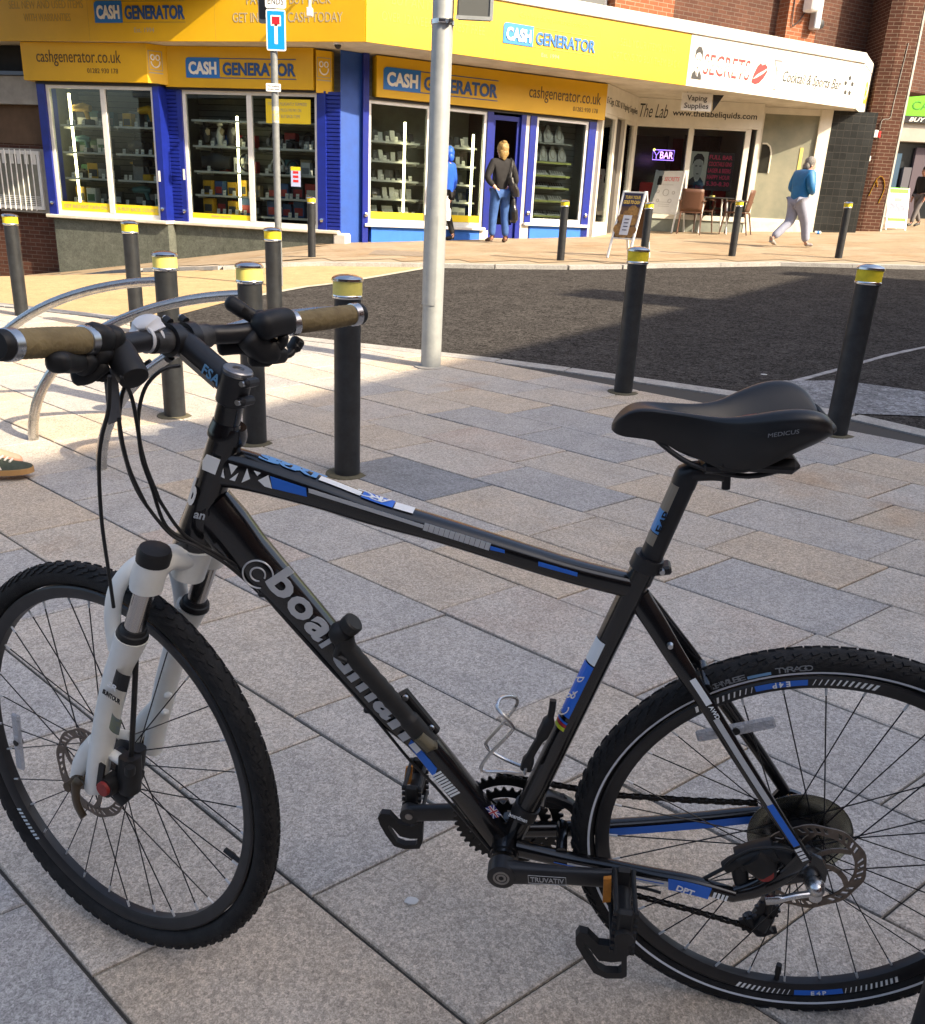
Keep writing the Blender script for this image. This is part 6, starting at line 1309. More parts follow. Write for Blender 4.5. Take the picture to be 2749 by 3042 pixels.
m = MB(); m.tube(catmull([(-.1,-.63,3.25), (-.08,-.625,3.45), (.08,-.622,3.50), (.1,-.62,3.8), (.16,-.62,5.0)], 5), .008, 6); m.build('cable', conc_d, pr)
lw = thing('brick_wall', 'dark brown brick wall with a barred louvre window at the far left', 'wall', (-2.343, 15.76, 0), azL)
m = MB(); m.bx(-9.5,-5.68,.0,.5,-1.6,2.56); m.build('wall', dark_brick, lw, smooth=False, uv=True)
m = MB(); m.bx(-9.5,-5.68,-.16,.5,2.56,3.02); m.build('lintel', conc_d, lw, smooth=False); m = MB(); m.bx(-9.5,-5.68,-.02,.5,1.9,2.555); m.build('render_band', mat('brown_render', (.12,.075,.045), .9, var=.3, scale=3), lw, smooth=False)
m = MB(); m.bx(-9.5,-5.83,.0,.5,3.02,3.53); m.build('upper_wall', dkint, lw, smooth=False); m = MB(); m.bx(-9.5,-5.83,-.22,.1,3.03,3.09); m.build('pipe_ledge', mat('blue_grey', (.10,.14,.20), .5), lw, smooth=False)
m = MB(); m.bx(-6.9,-5.80,-.10,.0,.70,1.82); lv_ = m.build('louvre_window', conc_d, lw, smooth=False)
m = MB(); m.bx(-7.6,-5.90,-.14,-.10,.76,.82); m.bx(-7.6,-5.90,-.14,-.10,1.72,1.78); m.bx(-5.96,-5.90,-.14,-.10,.82,1.72); m.build('frame', upvc, lv_, smooth=False)
m = MB(); m.bx(-7.6,-5.97,-.115,-.105,.82,1.72); m.build('pane', mat('dusty_pane', (.22,.22,.18), .4, var=.3, scale=4), lv_, smooth=False)
m = MB()
for i in range(14): m.bx(-7.55+.115*i,-7.535+.115*i,-.175,-.16,.74,1.80)
for i in range(5): m.bx(-7.6,-5.93,-.155,-.145,.84+.035*i,.85+.035*i)
for i in range(10): m.bx(-7.52+.115*i*1.4,-7.44+.115*i*1.4,-.13,-.118,1.55,1.72)
m.build('bars', upvc, lv_, smooth=False)

# ------------------------------------------------------------------ farther shops at the right
fs = thing('green_sign_shop', 'pale building with a green and black shop sign beyond the brick pier', 'shop', (13, 30, 0))
m = MB(); m.bx(.22,9,.3,3,.3,3.75); m.build('shop_front', mat('far_dark_glass', (.03,.035,.04), .1, var=.3, scale=1, spec=.7), fs, smooth=False)
m = MB(); m.bx(.22,9,-.1,3,3.75,4.28); m.bx(.22,9,-.1,3,5.18,5.5); m.build('wall', mat('far_render', (.45,.42,.37), .8, var=.15, scale=2), fs, smooth=False)
m = MB(); m.bx(.22,9,.2,3,5.5,9.5); m.build('upper_wall', mat('far_panels', (.55,.56,.58), .7, var=.2, scale=1.5), fs, smooth=False)
m = MB(); m.bx(.20,9,-.2,.2,4.48,5.17); g_ = m.build('fascia_sign', mat('sign_green', (.16,.62,.02), .4), fs, smooth=False); m = MB(); m.text('CASH', (.42,-.2,4.66), X, UPV, width=1.0, height=.24, depth=.01); m.build('lettering', mat('sign_green_dark', (.06,.24,.02), .5), g_, smooth=False)
m = MB(); m.bx(.20,9,-.2,.2,4.28,4.475); g_ = m.build('fascia_sign', black, fs, smooth=False); m = MB(); m.text('BUY SELL', (.40,-.2,4.32), X, UPV, width=1.0, height=.12, shear=.3, bold=.02, depth=.01); m.build('lettering', whl, g_, smooth=False)
m = MB(); m.bx(.3,.55,.1,.28,1.6,3.4); m.mat(1).bx(.7,.95,.1,.28,1.3,3.0); m.mat(2).bx(.62,.80,.05,.09,1.7,2.3); m.mat(3).bx(1.0,1.5,.15,.28,1.0,3.6); m.build('window_display', [mat('far_blue', (.03,.08,.14), .6), mat('far_grey', (.10,.10,.12), .6), mat('far_sky', (.10,.45,.62), .5), mat('far_purple', (.09,.07,.09), .7)], fs, smooth=False)

# ------------------------------------------------------------------ lamp column
galv = mat('galvanised', (.40,.42,.42), .5, metal=.3, col2=(.31,.33,.33), scale=7, bump=.06, bscale=60)
lp = Vector((-0.2717, 5.9422, 0.1996)); lp.z = gz(lp.x, lp.y)
t = thing('lamp_column', 'tall galvanised street lamp column with a hinged door panel beside the kerb', 'lamp post', lp)
m = MB(); m.lathe((0,0,-.2), (0,0,1), [(0,.069), (1.22,.069), (1.26,.066), (9,.058)], 32); m.build('column', galv, t)
m = MB(); P = []
for i in range(9): a = R(172+14*i); P.append((.0715*math.cos(a), .0715*math.sin(a)))
m.prism([(x,y,.42) for x, y in P] + [(x*1.05,y*1.05,.42) for x, y in P[::-1]], (0,0,.57)); d_ = m.build('door_panel', galv, t)
m = MB(); m.lathe((0,0,2.09), (0,0,1), [(0,.066), (.002,.072), (.028,.072), (.03,.066)], 24); m.box((-.0,-.078,2.105), (.05,.02,.025), bev=.004); m.mat(0).box((.05,-.075,2.105), (.02,.03,.02)); m.build('band_clip', chrome, t)
m = MB(); m.bx(.085,.30,-.05,.05,2.13,2.62,.01); m.build('sign_back', mat('sign_box_grey', (.10,.105,.10), .5), t); m = MB(); m.bx(.08,.305,-.056,-.05,2.12,2.14); m.bx(.285,.305,-.056,-.05,2.14,2.60); m.build('sign_edge', galv, t)
m = MB(); m.lathe((0,0,-.02), (0,0,1), [(0,.12), (.022,.115), (.023,.07)], 24); m.build('base_collar', mat('collar_cement', (.38,.36,.33), .9, var=.2, scale=20), t)

# ------------------------------------------------------------------ sign post
sp0 = Vector((-2.27, 10.3, 0)); sp0.z = gz(sp0.x, sp0.y)
t = thing('road_sign', 'grey post with a blue dead end sign, ENDS plate and no loading plate', 'road sign', sp0)
pgrey = mat('post_grey', (.22,.235,.24), .45, var=.25, scale=20, metal=.2)
m = MB(); m.lathe((0,0,-.2), (0,0,1), [(0,.038), (4.0,.038)], 20); m.build('post', pgrey, t)
def rrect(x0, x1, z0, z1, y, r): 
    P = []
    for cx, cz, a0 in ((x1-r, z1-r, 0), (x0+r, z1-r, 90), (x0+r, z0+r, 180), (x1-r, z0+r, 270)):
        for i in range(5): a = R(a0+22.5*i); P.append((cx+r*math.cos(a), y, cz+r*math.sin(a)))
    return P
wsg = mat('sign_face_white', (.78,.78,.76), .4); bsg = mat('sign_face_blue', (.004,.25,.66), .35); rsg = mat('sign_face_red', (.66,.01,.02), .4)
B0 = -sp0.z
m = MB(); m.mat(0).prism(rrect(-.065,.142,2.70+B0,3.09+B0,-.050,.02), (0,.004,0)); m.mat(1).prism(rrect(-.052,.129,2.715+B0,3.075+B0,-.0505,.004), (0,-.001,0))
m.mat(0).bx(.022,.055,-.0525,-.0515,2.765+B0,2.95+B0); m.mat(0).prism(rrect(-.015,.092,2.935+B0,3.035+B0,-.0515,.008), (0,-.001,0)); m.mat(2).bx(-.003,.080,-.0535,-.0525,2.95+B0,3.022+B0); pl_ = m.build('sign_plate', [wsg, bsg, rsg], t, smooth=False)
m = MB(); m.mat(0).prism(rrect(-.070,.150,3.10+B0,3.26+B0,-.050,.02), (0,.004,0)); m.mat(1).text('ENDS', (.04,-.0505,3.135+B0), (1,0,0), (0,0,1), width=.165, height=.062, align='C', depth=.001); m.build('sign_plate', [wsg, inkl], t, smooth=False)
m = MB(); m.mat(0).prism(rrect(-.085,.075,2.305+B0,2.385+B0,-.048,.01), (0,.004,0)); m.mat(1).text('No loading', (-.005,-.0485,2.352+B0), (1,0,0), (0,0,1), width=.12, height=.018, align='C', depth=.001); m.text('at any time', (-.005,-.0485,2.322+B0), (1,0,0), (0,0,1), width=.12, height=.018, align='C', depth=.001); m.build('sign_plate', [wsg, inkl], t, smooth=False)
m = MB(); m.mat(0).prism(rrect(-.17,-.02,2.97+B0,3.5+B0,.06,.03), (0,.006,0)); m.mat(1).prism(rrect(-.16,-.03,3.01+B0,3.49+B0,.0595,.015), (0,-.002,0)); m.build('sign_plate', [pgrey, black], t, smooth=False)
m = MB(); m.mat(0).tube([(0,0,2.0+B0), (0,0,2.16+B0)], .0388, 16); m.mat(1).tube([(0,0,2.02+B0), (0,0,2.12+B0)], .0390, 16); m.build('torn_sticker', [mat('sticker_pale', (.55,.55,.48), .6, col2=(.3,.3,.28), scale=60), mat('sticker_yellow', (.62,.50,.06), .6, col2=(.4,.4,.36), scale=50)], t)
for z in (2.8, 3.0, 3.18, 2.345): m = MB(); m.tube([(0,0,z-.012+B0), (0,0,z+.012+B0)], .042, 16); m.build('clip', galv, t)

# ------------------------------------------------------------------ A-boards
alw = mat('aframe_white', (.74,.75,.74), .35, metal=.2)
def aboard(name, label, p0, p1, h, spread, face_mats, draw, legs=.0):
    """folding board: p0/p1 = feet of the front leaf, h = height, spread = how far back the rear leaf stands"""
    p0, p1 = Vector(p0), Vector(p1); c = (p0+p1)/2; d = p1-p0; wd = d.length; t = thing(name, label, 'advertising board', c, math.atan2(d.y, d.x)); hw = wd/2
    for s_, y0 in ((0, 0), (1, spread)):
        m = MB(); top = Vector((0, spread/2 + (.012 if s_ else -.012), h)); bot = Vector((0, y0, 0)); e = (top-bot)
        for sx in (-1, 1): m.tube([bot+Vector((sx*hw,0,0)), top+Vector((sx*hw,0,0))], (.018,.014), 6, pw=5, up=(0,1,0))
        m.tube([bot+e*.98+Vector((-hw,0,0)), bot+e*.98+Vector((hw,0,0))], (.016,.012), 6, pw=5); m.tube([bot+e*.30+Vector((-hw,0,0)), bot+e*.30+Vector((hw,0,0))], (.016,.012), 6, pw=5)
        lf_ = m.build('leaf_frame', alw, t, smooth=False)
        m = MB(); u_ = e.normalized(); nn = Vector((1,0,0)).cross(u_)*(1 if not s_ else -1); o = bot+e*.31+nn*.004; hh = e.length*.66
        m.mat(0).prism([o+Vector((-hw+.015,0,0)), o+Vector((hw-.015,0,0)), o+u_*hh+Vector((hw-.015,0,0)), o+u_*hh+Vector((-hw+.015,0,0))], nn*-.008)
        if not s_: draw(m, o+nn*.001, Vector((1,0,0)), u_, nn, wd-.03, hh)
        m.build('poster_panel', face_mats, lf_, smooth=False)
    return t
def rect(m, mi, o, X_, U_, nn, W_, H_, a, b, c, d, l): m.mat(mi).prism([o+X_*(W_*(p-.5))+U_*(H_*q)+nn*l for p, q in ((a,c),(b,c),(b,d),(a,d))], nn*.001)
def gold(m, o, X_, U_, nn, W_, H_):
    rect(m, 1, o, X_, U_, nn, W_, H_, 0,1,.70,1,.001); rnd = random.Random(4)
    for i in range(26): m.mat(2 if i % 3 else 5); x, z, r = rnd.random()*.84+.08, rnd.random()*.6+.06, .04+.05*rnd.random(); m.prism([o+X_*(W_*(x-.5)+r*math.cos(a))+U_*(H_*z+r*math.sin(a))+nn*(.002+.0004*i) for a in [2*math.pi*k/10 for k in range(10)]], nn*.0003)
    m.mat(3).text('TURN YOUR', o-X_*.0+U_*(H_*.87)+nn*.002, X_, U_, width=W_*.8, height=H_*.07, bold=.03, align='C', depth=.002); m.text('GOLD TO CASH', o+U_*(H_*.76)+nn*.002, X_, U_, width=W_*.84, height=H_*.075, bold=.03, align='C', depth=.002)
    rect(m, 4, o, X_, U_, nn, W_, H_, .28,.72,.06,.50,.014)
    for i in range(4): rect(m, 1, o, X_, U_, nn, W_, H_, .38,.62,.40-.08*i,.42-.08*i,.016)
gm = [mat('poster_brown', (.11,.055,.025), .6), mat('poster_navy', (.025,.022,.06), .5), mat('poster_gold', (.42,.23,.05), .5, col2=(.20,.10,.03), scale=30), mat('poster_yellow', (.75,.50,.08), .5), mat('poster_paper2', (.55,.57,.62), .6), mat('poster_dkgold', (.22,.11,.03), .5)]
a0, a1 = (2.0161, 13.7735, 0.5528), (2.2925, 13.7299, 0.5606)
aboard('advert_board', 'white framed A-board reading turn your gold to cash on the far pavement', (2.03,13.80,gz(2.03,13.8)+.02), (2.31,13.56,gz(2.31,13.56)+.02), .98, .62, gm, gold)
def secr(m, o, X_, U_, nn, W_, H_):
    rect(m, 0, o, X_, U_, nn, W_, H_, 0,1,0,1,.001); m.mat(1).text('SECRETS', o+X_*W_*.12+U_*(H_*.78)+nn*.002, X_, U_, width=W_*.55, height=H_*.10, align='C', shear=.2, depth=.002)
    for a, b, c, d in ((.1,.27,.68,.84), (.12,.25,.80,.90)): rect(m, 2, o, X_, U_, nn, W_, H_, a, b, c, d, .002)
    m.mat(3)
    for (x, z, r) in ((.5,.50,.07), (.2,.52,.03), (.78,.5,.03), (.25,.3,.03), (.7,.3,.04)): m.tube([o+X_*(W_*(x-.5)+r*math.cos(a))+U_*(H_*z+r*math.sin(a))+nn*.002 for a in [2*math.pi*k/14 for k in range(14)]], .008, 4, closed=True)
    for i in range(5): rect(m, 3, o, X_, U_, nn, W_, H_, .3,.72,.70-.02*i if i < 2 else .36-.05*i,.706-.02*i if i < 2 else .37-.05*i,.002)
aboard('menu_board', 'white A-board with red lettering standing by the bar window', (3.72,20.16,gz(3.72,20.16)+.02), (4.24,19.72,gz(4.24,19.72)+.02), 1.28, .55, [upvc, redl, inkl, mat('menu_grey', (.42,.40,.38), .6)], secr)
def grn(m, o, X_, U_, nn, W_, H_):
    rect(m, 0, o, X_, U_, nn, W_, H_, 0,1,-.40,1.05,.001); rect(m, 1, o, X_, U_, nn, W_, H_, 0,1,.86,1.05,.003); rect(m, 1, o, X_, U_, nn, W_, H_, 0,1,-.15,-.05,.003); rect(m, 2, o, X_, U_, nn, W_, H_, .05,.95,.20,.50,.003); rect(m, 3, o, X_, U_, nn, W_, H_, .3,.7,.56,.68,.003)
aboard('advert_board', 'small green and white A-board beyond the brick pier', (9.8217, 21.9000, 1.1240), (10.2920, 21.9000, 1.1400), .95, .5, [upvc, mat('sign_green'), mat('photo_blue', (.14,.16,.25), .6, col2=(.4,.4,.45), scale=20), mat('soft_yellow', (.62,.55,.25), .6)], grn)

# ------------------------------------------------------------------ cafe chairs and table
wick = mat('brown_resin', (.11,.045,.022), .5, var=.3, scale=60, bump=.25, bscale=120)
def chair():
    t = thing('cafe_chair', 'brown resin chair with its back towards the square, left of the table', 'chair', group='brown cafe chairs outside the bar')
    m = MB(); m.tube([(-.22,-.20,.44), (.0,-.21,.44), (.22,-.20,.44), (.22,.22,.45), (0,.24,.45), (-.22,.22,.45)], .018, 8, closed=True); m.prism([(-.21,-.2,.435), (.21,-.2,.435), (.21,.22,.445), (-.21,.22,.445)], (0,0,.02)); m.build('seat', wick, t)
    m = MB(); rows_ = []
    for i in range(7):
        z = .46+.44*i/6; y = -.20-.075*(i/6); w_ = .215+.012*math.sin(i/6*3); rows_.append([Vector((w_*(j/6-1/2)*2, y-.03*(1-(j/3-1)**2), z)) for j in range(7)])
    m.grid(rows_); o = m.build('backrest', wick, t); md = o.modifiers.new('s', 'SOLIDIFY'); md.thickness = .018
    for sx in (-1, 1):
        m = MB(); m.tube(catmull([(sx*.22,-.25,.66), (sx*.26,-.05,.68), (sx*.26,.17,.665), (sx*.25,.22,.60), (sx*.225,.20,.45)], 4), (.020,.013), 8); m.build('armrest', wick, t)
        for y, yy in ((-.20,-.30), (.21,.27)): m = MB(); m.tube([(sx*.21,y,.45), (sx*.235,yy,0)], [.020,.013], 8); m.build('leg', wick, t)
    return t
ch = chair(); ch.location = (4.52, 19.36, gz(4.52,19.36)+.02); ch.rotation_euler = (0,0,R(-14))
dup(ch, (4.86, 20.15, gz(4.86,20.15)+.02), R(-160), 'brown resin chair behind the table, nearest the bar window')
dup(ch, (5.52, 19.42, gz(5.52,19.42)+.02), R(62), 'brown resin chair on the right of the table, facing left')
t = thing('cafe_table', 'small black topped table with slim pale metal legs between brown chairs', 'table', (5.05, 19.72, gz(5.05,19.72)+.02))
m = MB(); m.bx(-.36,.36,-.30,.30,.715,.74,.006); m.build('tabletop', black, t)
for sx in (-1,1):
    for sy in (-1,1): m = MB(); m.tube([(sx*.24,sy*.2,.715), (sx*.30,sy*.26,0)], .016, 8); m.build('leg', alw, t)
t = thing('ashtray', 'small yellowish ashtray on the black table top', 'ashtray', (5.0, 19.66, gz(5.05,19.72)+.762)); m = MB(); m.lathe((0,0,0), (0,0,1), [(0,.05), (.03,.06), (.031,.05), (.012,.045)], 16); m.build('bowl', mat('dish', (.55,.52,.15), .4), t)

# ------------------------------------------------------------------ people
skin_m = mat('skin', (.52,.27,.19), .5, var=.12, scale=30)
def skin_mesh(nodes, edges, levels=2):
    """grow one continuous surface over a jointed skeleton: nodes name -> (x, y, z, radius[, radius2])"""
    ks = list(nodes); me = bpy.data.meshes.new('sk'); me.from_pydata([nodes[k][:3] for k in ks], [(ks.index(a), ks.index(b)) for a, b in edges], [])
    o = bpy.data.objects.new('sk', me); COL.objects.link(o); sk = o.modifiers.new('Skin', 'SKIN'); sk.use_smooth_shade = True
    for i, k in enumerate(ks): v = me.skin_vertices[0].data[i]; r = nodes[k]; v.radius = (r[3], r[4] if len(r) > 4 else r[3]); v.use_root = (i == 0)
    sb = o.modifiers.new('Sub', 'SUBSURF'); sb.levels = sb.render_levels = levels
    bpy.context.view_layer.update(); r = bpy.data.meshes.new_from_object(o.evaluated_get(bpy.context.evaluated_depsgraph_get())); bpy.data.objects.remove(o); bpy.data.meshes.remove(me); return r
def skinned(name, nodes, edges, mt, parent, levels=2):
    me = skin_mesh(nodes, edges, levels); me.name = name; me.materials.clear(); me.materials.append(mt)
    for p in me.polygons: p.use_smooth = True
    o = bpy.data.objects.new(name, me); COL.objects.link(o); o.parent = parent; return o
def person(label, loc, rz, H, J, top, trous, shoe, hairm, coat=1.0, hood=None, sleeve=.0, skirt=.0, trw=1.0, bun=False):
    """J: joints in body space (x right, y forward, z up, for a body 1 m tall) -> scaled by H"""
    t = thing('person', label, 'person', loc, rz); s = lambda k, r, r2=None: (J[k][0]*H, J[k][1]*H, J[k][2]*H, r*H) + ((r2*H,) if r2 else ())
    mid = lambda a, b, f: tuple(J[a][i]+(J[b][i]-J[a][i])*f for i in range(3))
    nd = {'pelvis': s('pelvis', .070,.055), 'waist': s('waist', .062,.05), 'chest': s('chest', .078,.056), 'neck': s('neck', .030), 'jaw': s('jaw', .038,.042), 'head': s('head', .046,.054), 'crown': s('crown', .034,.040)}
    ed = [('pelvis','waist'), ('waist','chest'), ('chest','neck'), ('neck','jaw'), ('jaw','head'), ('head','crown')]
    hx, hy = J['head'][0]-J['jaw'][0], J['head'][1]-J['jaw'][1]; fd = J['fwd']
    nd['nose'] = ((J['jaw'][0]*.5+J['head'][0]*.5+fd[0]*.058)*H, (J['jaw'][1]*.5+J['head'][1]*.5+fd[1]*.058)*H, (J['jaw'][2]*.5+J['head'][2]*.5+fd[2]*.05)*H, .008*H); ed.append(('jaw','nose'))
    for sd, nm in ((-1,'L'), (1,'R')):
        nd['sh'+nm] = s('sh'+nm, .038); nd['el'+nm] = s('el'+nm, .026); nd['wr'+nm] = s('wr'+nm, .017); nd['ha'+nm] = s('ha'+nm, .021,.013)
        ed += [('chest','sh'+nm), ('sh'+nm,'el'+nm), ('el'+nm,'wr'+nm), ('wr'+nm,'ha'+nm)]
        d = Vector(J['ha'+nm])-Vector(J['wr'+nm]); d.normalize(); sd_ = d.cross(Vector(fd)); sd_ = sd_.normalized() if sd_.length > .1 else Vector((1,0,0))
        for q, (off_, ln) in enumerate(((-.014,.040), (-.005,.046), (.005,.043), (.014,.034))):
            b_ = Vector(J['ha'+nm])+sd_*off_; e1_ = b_+d*ln*.55; e2_ = e1_+d*ln*.35+Vector(fd)*.010
            nd['f%d%s' % (q,nm)] = (e1_.x*H, e1_.y*H, e1_.z*H, .0052*H); nd['g%d%s' % (q,nm)] = (e2_.x*H, e2_.y*H, e2_.z*H, .0042*H); ed += [('ha'+nm,'f%d%s' % (q,nm)), ('f%d%s' % (q,nm),'g%d%s' % (q,nm))]
        th = Vector(J['wr'+nm]).lerp(Vector(J['ha'+nm]), .5)+sd_*.024+Vector(fd)*.008; nd['th'+nm] = (th.x*H, th.y*H, th.z*H, .0055*H); ed.append(('wr'+nm,'th'+nm))
        nd['hip'+nm] = s('hip'+nm, .052); nd['kn'+nm] = s('kn'+nm, .034); nd['ca'+nm] = tuple(v*H for v in mid('kn'+nm,'an'+nm,.35)) + (.032*H,); nd['an'+nm] = s('an'+nm, .020); nd['to'+nm] = s('to'+nm, .020,.014)
        ed += [('pelvis','hip'+nm), ('hip'+nm,'kn'+nm), ('kn'+nm,'ca'+nm), ('ca'+nm,'an'+nm), ('an'+nm,'to'+nm)]
    skinned('body', nd, ed, skin_m, t)
    m = MB()                                                    # eyes, mouth, ears
    hc = Vector(J['head'])*H; f_ = Vector(fd).normalized(); sx_v = f_.cross(Vector((0,0,1))).normalized(); uz = sx_v.cross(f_)
    for k in (-1, 1): m.mat(0).ball(hc+f_*.052*H+sx_v*.018*H*k-uz*.012*H, (.0065*H,)*3, 1); m.mat(1).ball(hc-f_*.004*H+sx_v*.050*H*k-uz*.02*H, (.008*H,.012*H,.018*H), 1)
    m.mat(2).ball(hc+f_*.050*H-uz*.055*H, (.016*H,.006*H,.004*H), 1); m.build('face', [black, skin_m, mat('lips', (.35,.12,.10), .5)], t)
    # jacket
    g = lambda k, r, r2=None: s(k, r*coat, (r2*coat) if r2 else None)
    nj = {'chest': g('chest', .088,.066), 'waist': g('waist', .080,.062), 'hem': (J['pelvis'][0]*H, J['pelvis'][1]*H, (J['pelvis'][2]-.012-skirt)*H, .084*H*coat, .066*H*coat), 'collar': (J['neck'][0]*H, J['neck'][1]*H, (J['neck'][2]-.018)*H, .042*H)}
    ej = [('chest','waist'), ('waist','hem'), ('chest','collar')]
    for nm in 'LR':
        nj['sh'+nm] = g('sh'+nm, .048); nj['el'+nm] = g('el'+nm, .036); w_ = mid('el'+nm,'wr'+nm,.94); nj['wr'+nm] = tuple(v*H for v in w_)+(.027*H*coat,)
        ej += [('chest','sh'+nm), ('sh'+nm,'el'+nm), ('el'+nm,'wr'+nm)]
    if hood: nj['hood'] = (J['neck'][0]*H-fd[0]*.03*H, J['neck'][1]*H-fd[1]*.03*H, J['neck'][2]*H, hood*H); ej.append(('collar','hood'))
    jk = skinned('jacket', nj, ej, top, t)
    nt_ = {'pelvis': s('pelvis', .080,.064)}; et = []
    for nm in 'LR': nt_['hip'+nm] = s('hip'+nm, .062*trw); nt_['kn'+nm] = s('kn'+nm, .046*trw); nt_['an'+nm] = tuple(v*H for v in mid('kn'+nm,'an'+nm,.93))+(.036*H*trw,); et += [('pelvis','hip'+nm), ('hip'+nm,'kn'+nm), ('kn'+nm,'an'+nm)]
    skinned('trousers', nt_, et, trous, t)
    for nm in 'LR':
        a = Vector(J['an'+nm]); b = Vector(J['to'+nm]); d = b-a; d.z = 0; d = d.normalized() if d.length else Vector((0,1,0)); dn = b-a
        q = {'heel': tuple((a-d*.022+Vector((0,0,-.008)))*H)+(.026*H,.022*H), 'mid': tuple((a.lerp(b,.5)+Vector((0,0,.0)))*H)+(.029*H,.024*H), 'toe': tuple((b+d*.015)*H)+(.027*H,.017*H), 'ank': tuple((a+Vector((0,0,.022)))*H)+(.026*H,)}
        skinned('shoe', q, [('heel','mid'), ('mid','toe'), ('heel','ank')], shoe, t, 2)
    m = MB(); q = hc-f_*.010*H+uz*.012*H; m.ball(q-f_*.008*H, (.061*H,.062*H,.068*H), 3, noise=.10, rot=Matrix((sx_v, f_, uz)).transposed(), seed=5); m.ball(q-f_*.030*H-uz*.048*H, (.054*H,.040*H,.056*H), 2, noise=.12, rot=Matrix((sx_v, f_, uz)).transposed(), seed=6)
    if bun: m.ball(q-f_*.030*H+uz*.050*H, (.030*H,.030*H,.024*H), 2, noise=.2, seed=8); m.ball(q-f_*.045*H-uz*.075*H, (.034*H,.02*H,.045*H), 2, noise=.2, seed=9)
    hr = m.build('hair', hairm, t)
    return t, J, H
def stand(**kw):
    J = {'pelvis': (0,0,.53), 'waist': (0,.0,.61), 'chest': (0,-.005,.73), 'neck': (0,.0,.835), 'jaw': (0,.012,.885), 'head': (0,.010,.925), 'crown': (0,.0,.958), 'fwd': (0,1,0),
         'shL': (-.105,-.005,.795), 'shR': (.105,-.005,.795), 'elL': (-.145,-.03,.625), 'elR': (.145,-.03,.625), 'wrL': (-.135,.03,.485), 'wrR': (.135,.03,.485), 'haL': (-.13,.045,.445), 'haR': (.13,.045,.445),
         'hipL': (-.052,0,.50), 'hipR': (.052,0,.50), 'knL': (-.055,.012,.275), 'knR': (.055,.012,.275), 'anL': (-.055,-.01,.045), 'anR': (.055,-.01,.045), 'toL': (-.062,.075,.018), 'toR': (.062,.075,.018)}
    J.update(kw); return J
denim = mat('denim', (.035,.10,.30), .8, var=.3, scale=14, bump=.2, bscale=150); blackcl = mat('black_cloth', (.012,.011,.012), .85, var=.3, scale=12, bump=.3, bscale=80)
# woman at the door: weight even, right hand on hip behind, left elbow bent, bag on the right shoulder
pz = Vector((0.3881, 16.3972, 0.5896)); pz.z = gz(pz.x, pz.y)+.018
person('person in a black cardigan and blue jeans with blonde hair facing the shop door', pz, R(22), 1.70,
       stand(elL=(-.175,-.03,.64), wrL=(-.095,-.055,.555), haL=(-.070,-.065,.535), elR=(.17,-.02,.62), wrR=(.125,.05,.535), haR=(.11,.07,.51), anL=(-.075,-.01,.045), anR=(.085,-.01,.045), toL=(-.095,.07,.018), toR=(.105,.07,.018), knL=(-.065,.01,.275), knR=(.07,.01,.275), hipL=(-.05,0,.5)),
       blackcl, denim, mat('shoe_brown', (.09,.05,.035), .6), mat('hair_blonde', (.40,.27,.085), .6, col2=(.15,.085,.025), scale=26), skirt=.03, trw=1.06, bun=True)
bv = mat('bag_leather', (.045,.045,.045), .35, var=.3, scale=15, bump=.3, bscale=40)
fr_ = Matrix.Translation(pz) @ Matrix.Rotation(R(22), 4, 'Z')
t = thing('shoulder_bag', 'black slouchy leather bag hanging from the shoulder of the person at the door', 'bag', mw=fr_)
m = MB(); m.tube(catmull([(.13,-.13,1.20), (.12,-.15,1.10), (.15,-.17,.98), (.21,-.17,.88), (.22,-.16,.80)], 4), [(.02,.02)]*4+[(.07,.045)]*4+[(.135,.06)]*4+[(.12,.06)]*4+[(.06,.04)], 14); m.build('bag_body', bv, t)
m = MB(); m.tube(catmull([(.13,-.14,1.2), (.145,-.125,1.30), (.155,-.09,1.39), (.16,-.01,1.43), (.17,.08,1.36)], 4), (.014,.005), 8); m.build('strap', bv, t)
t = thing('carrier_bag', 'crumpled black plastic carrier bag hanging low beside the jeans of the person at the door', 'bag', mw=fr_)
m = MB(); m.tube(catmull([(.22,.02,.90), (.22,0,.82), (.24,-.03,.66), (.26,-.04,.48), (.28,-.03,.36)], 4), [(.012,.012)]*3+[(.04,.04)]*3+[(.085,.06)]*4+[(.125,.08)]*5+[(.07,.05)]*2, 14); m.build('bag_body', mat('plastic_bag', (.012,.012,.012), .3, bump=.8, bscale=25), t)
# person in the blue padded coat, mostly hidden by the lamp column
pz = Vector((-0.5808, 16.6777, 0.5665)); pz.z = gz(pz.x, pz.y)+.018
puffer = mat('puffer_blue', (.010,.09,.60), .5, var=.15, scale=10, bump=.5, bscale=22)
person('person in a bright blue padded coat half hidden behind the lamp column', pz, R(70), 1.62, stand(knL=(-.05,.05,.275), anL=(-.05,.06,.045), toL=(-.055,.145,.02), knR=(.05,-.01,.275), anR=(.05,-.08,.05), toR=(.055,.0,.02)), puffer, blackcl, mat('shoe_black', (.015,.015,.015), .5), puffer, coat=1.22, hood=.07, skirt=.06, trw=.82)
t = thing('shopping_bag', 'white carrier bag held by the person in the blue padded coat', 'bag', pz+Vector((.02,-.20,0)), 0); m = MB(); m.tube(catmull([(0,0,.78), (0,0,.68), (0,0,.5), (0,0,.36)], 4), [(.012,.012)]*3+[(.06,.05)]*4+[(.12,.08)]*4+[(.11,.07)]*2, 12); m.build('bag_body', mat('white_bag', (.70,.70,.70), .5, bump=.4, bscale=20), t)
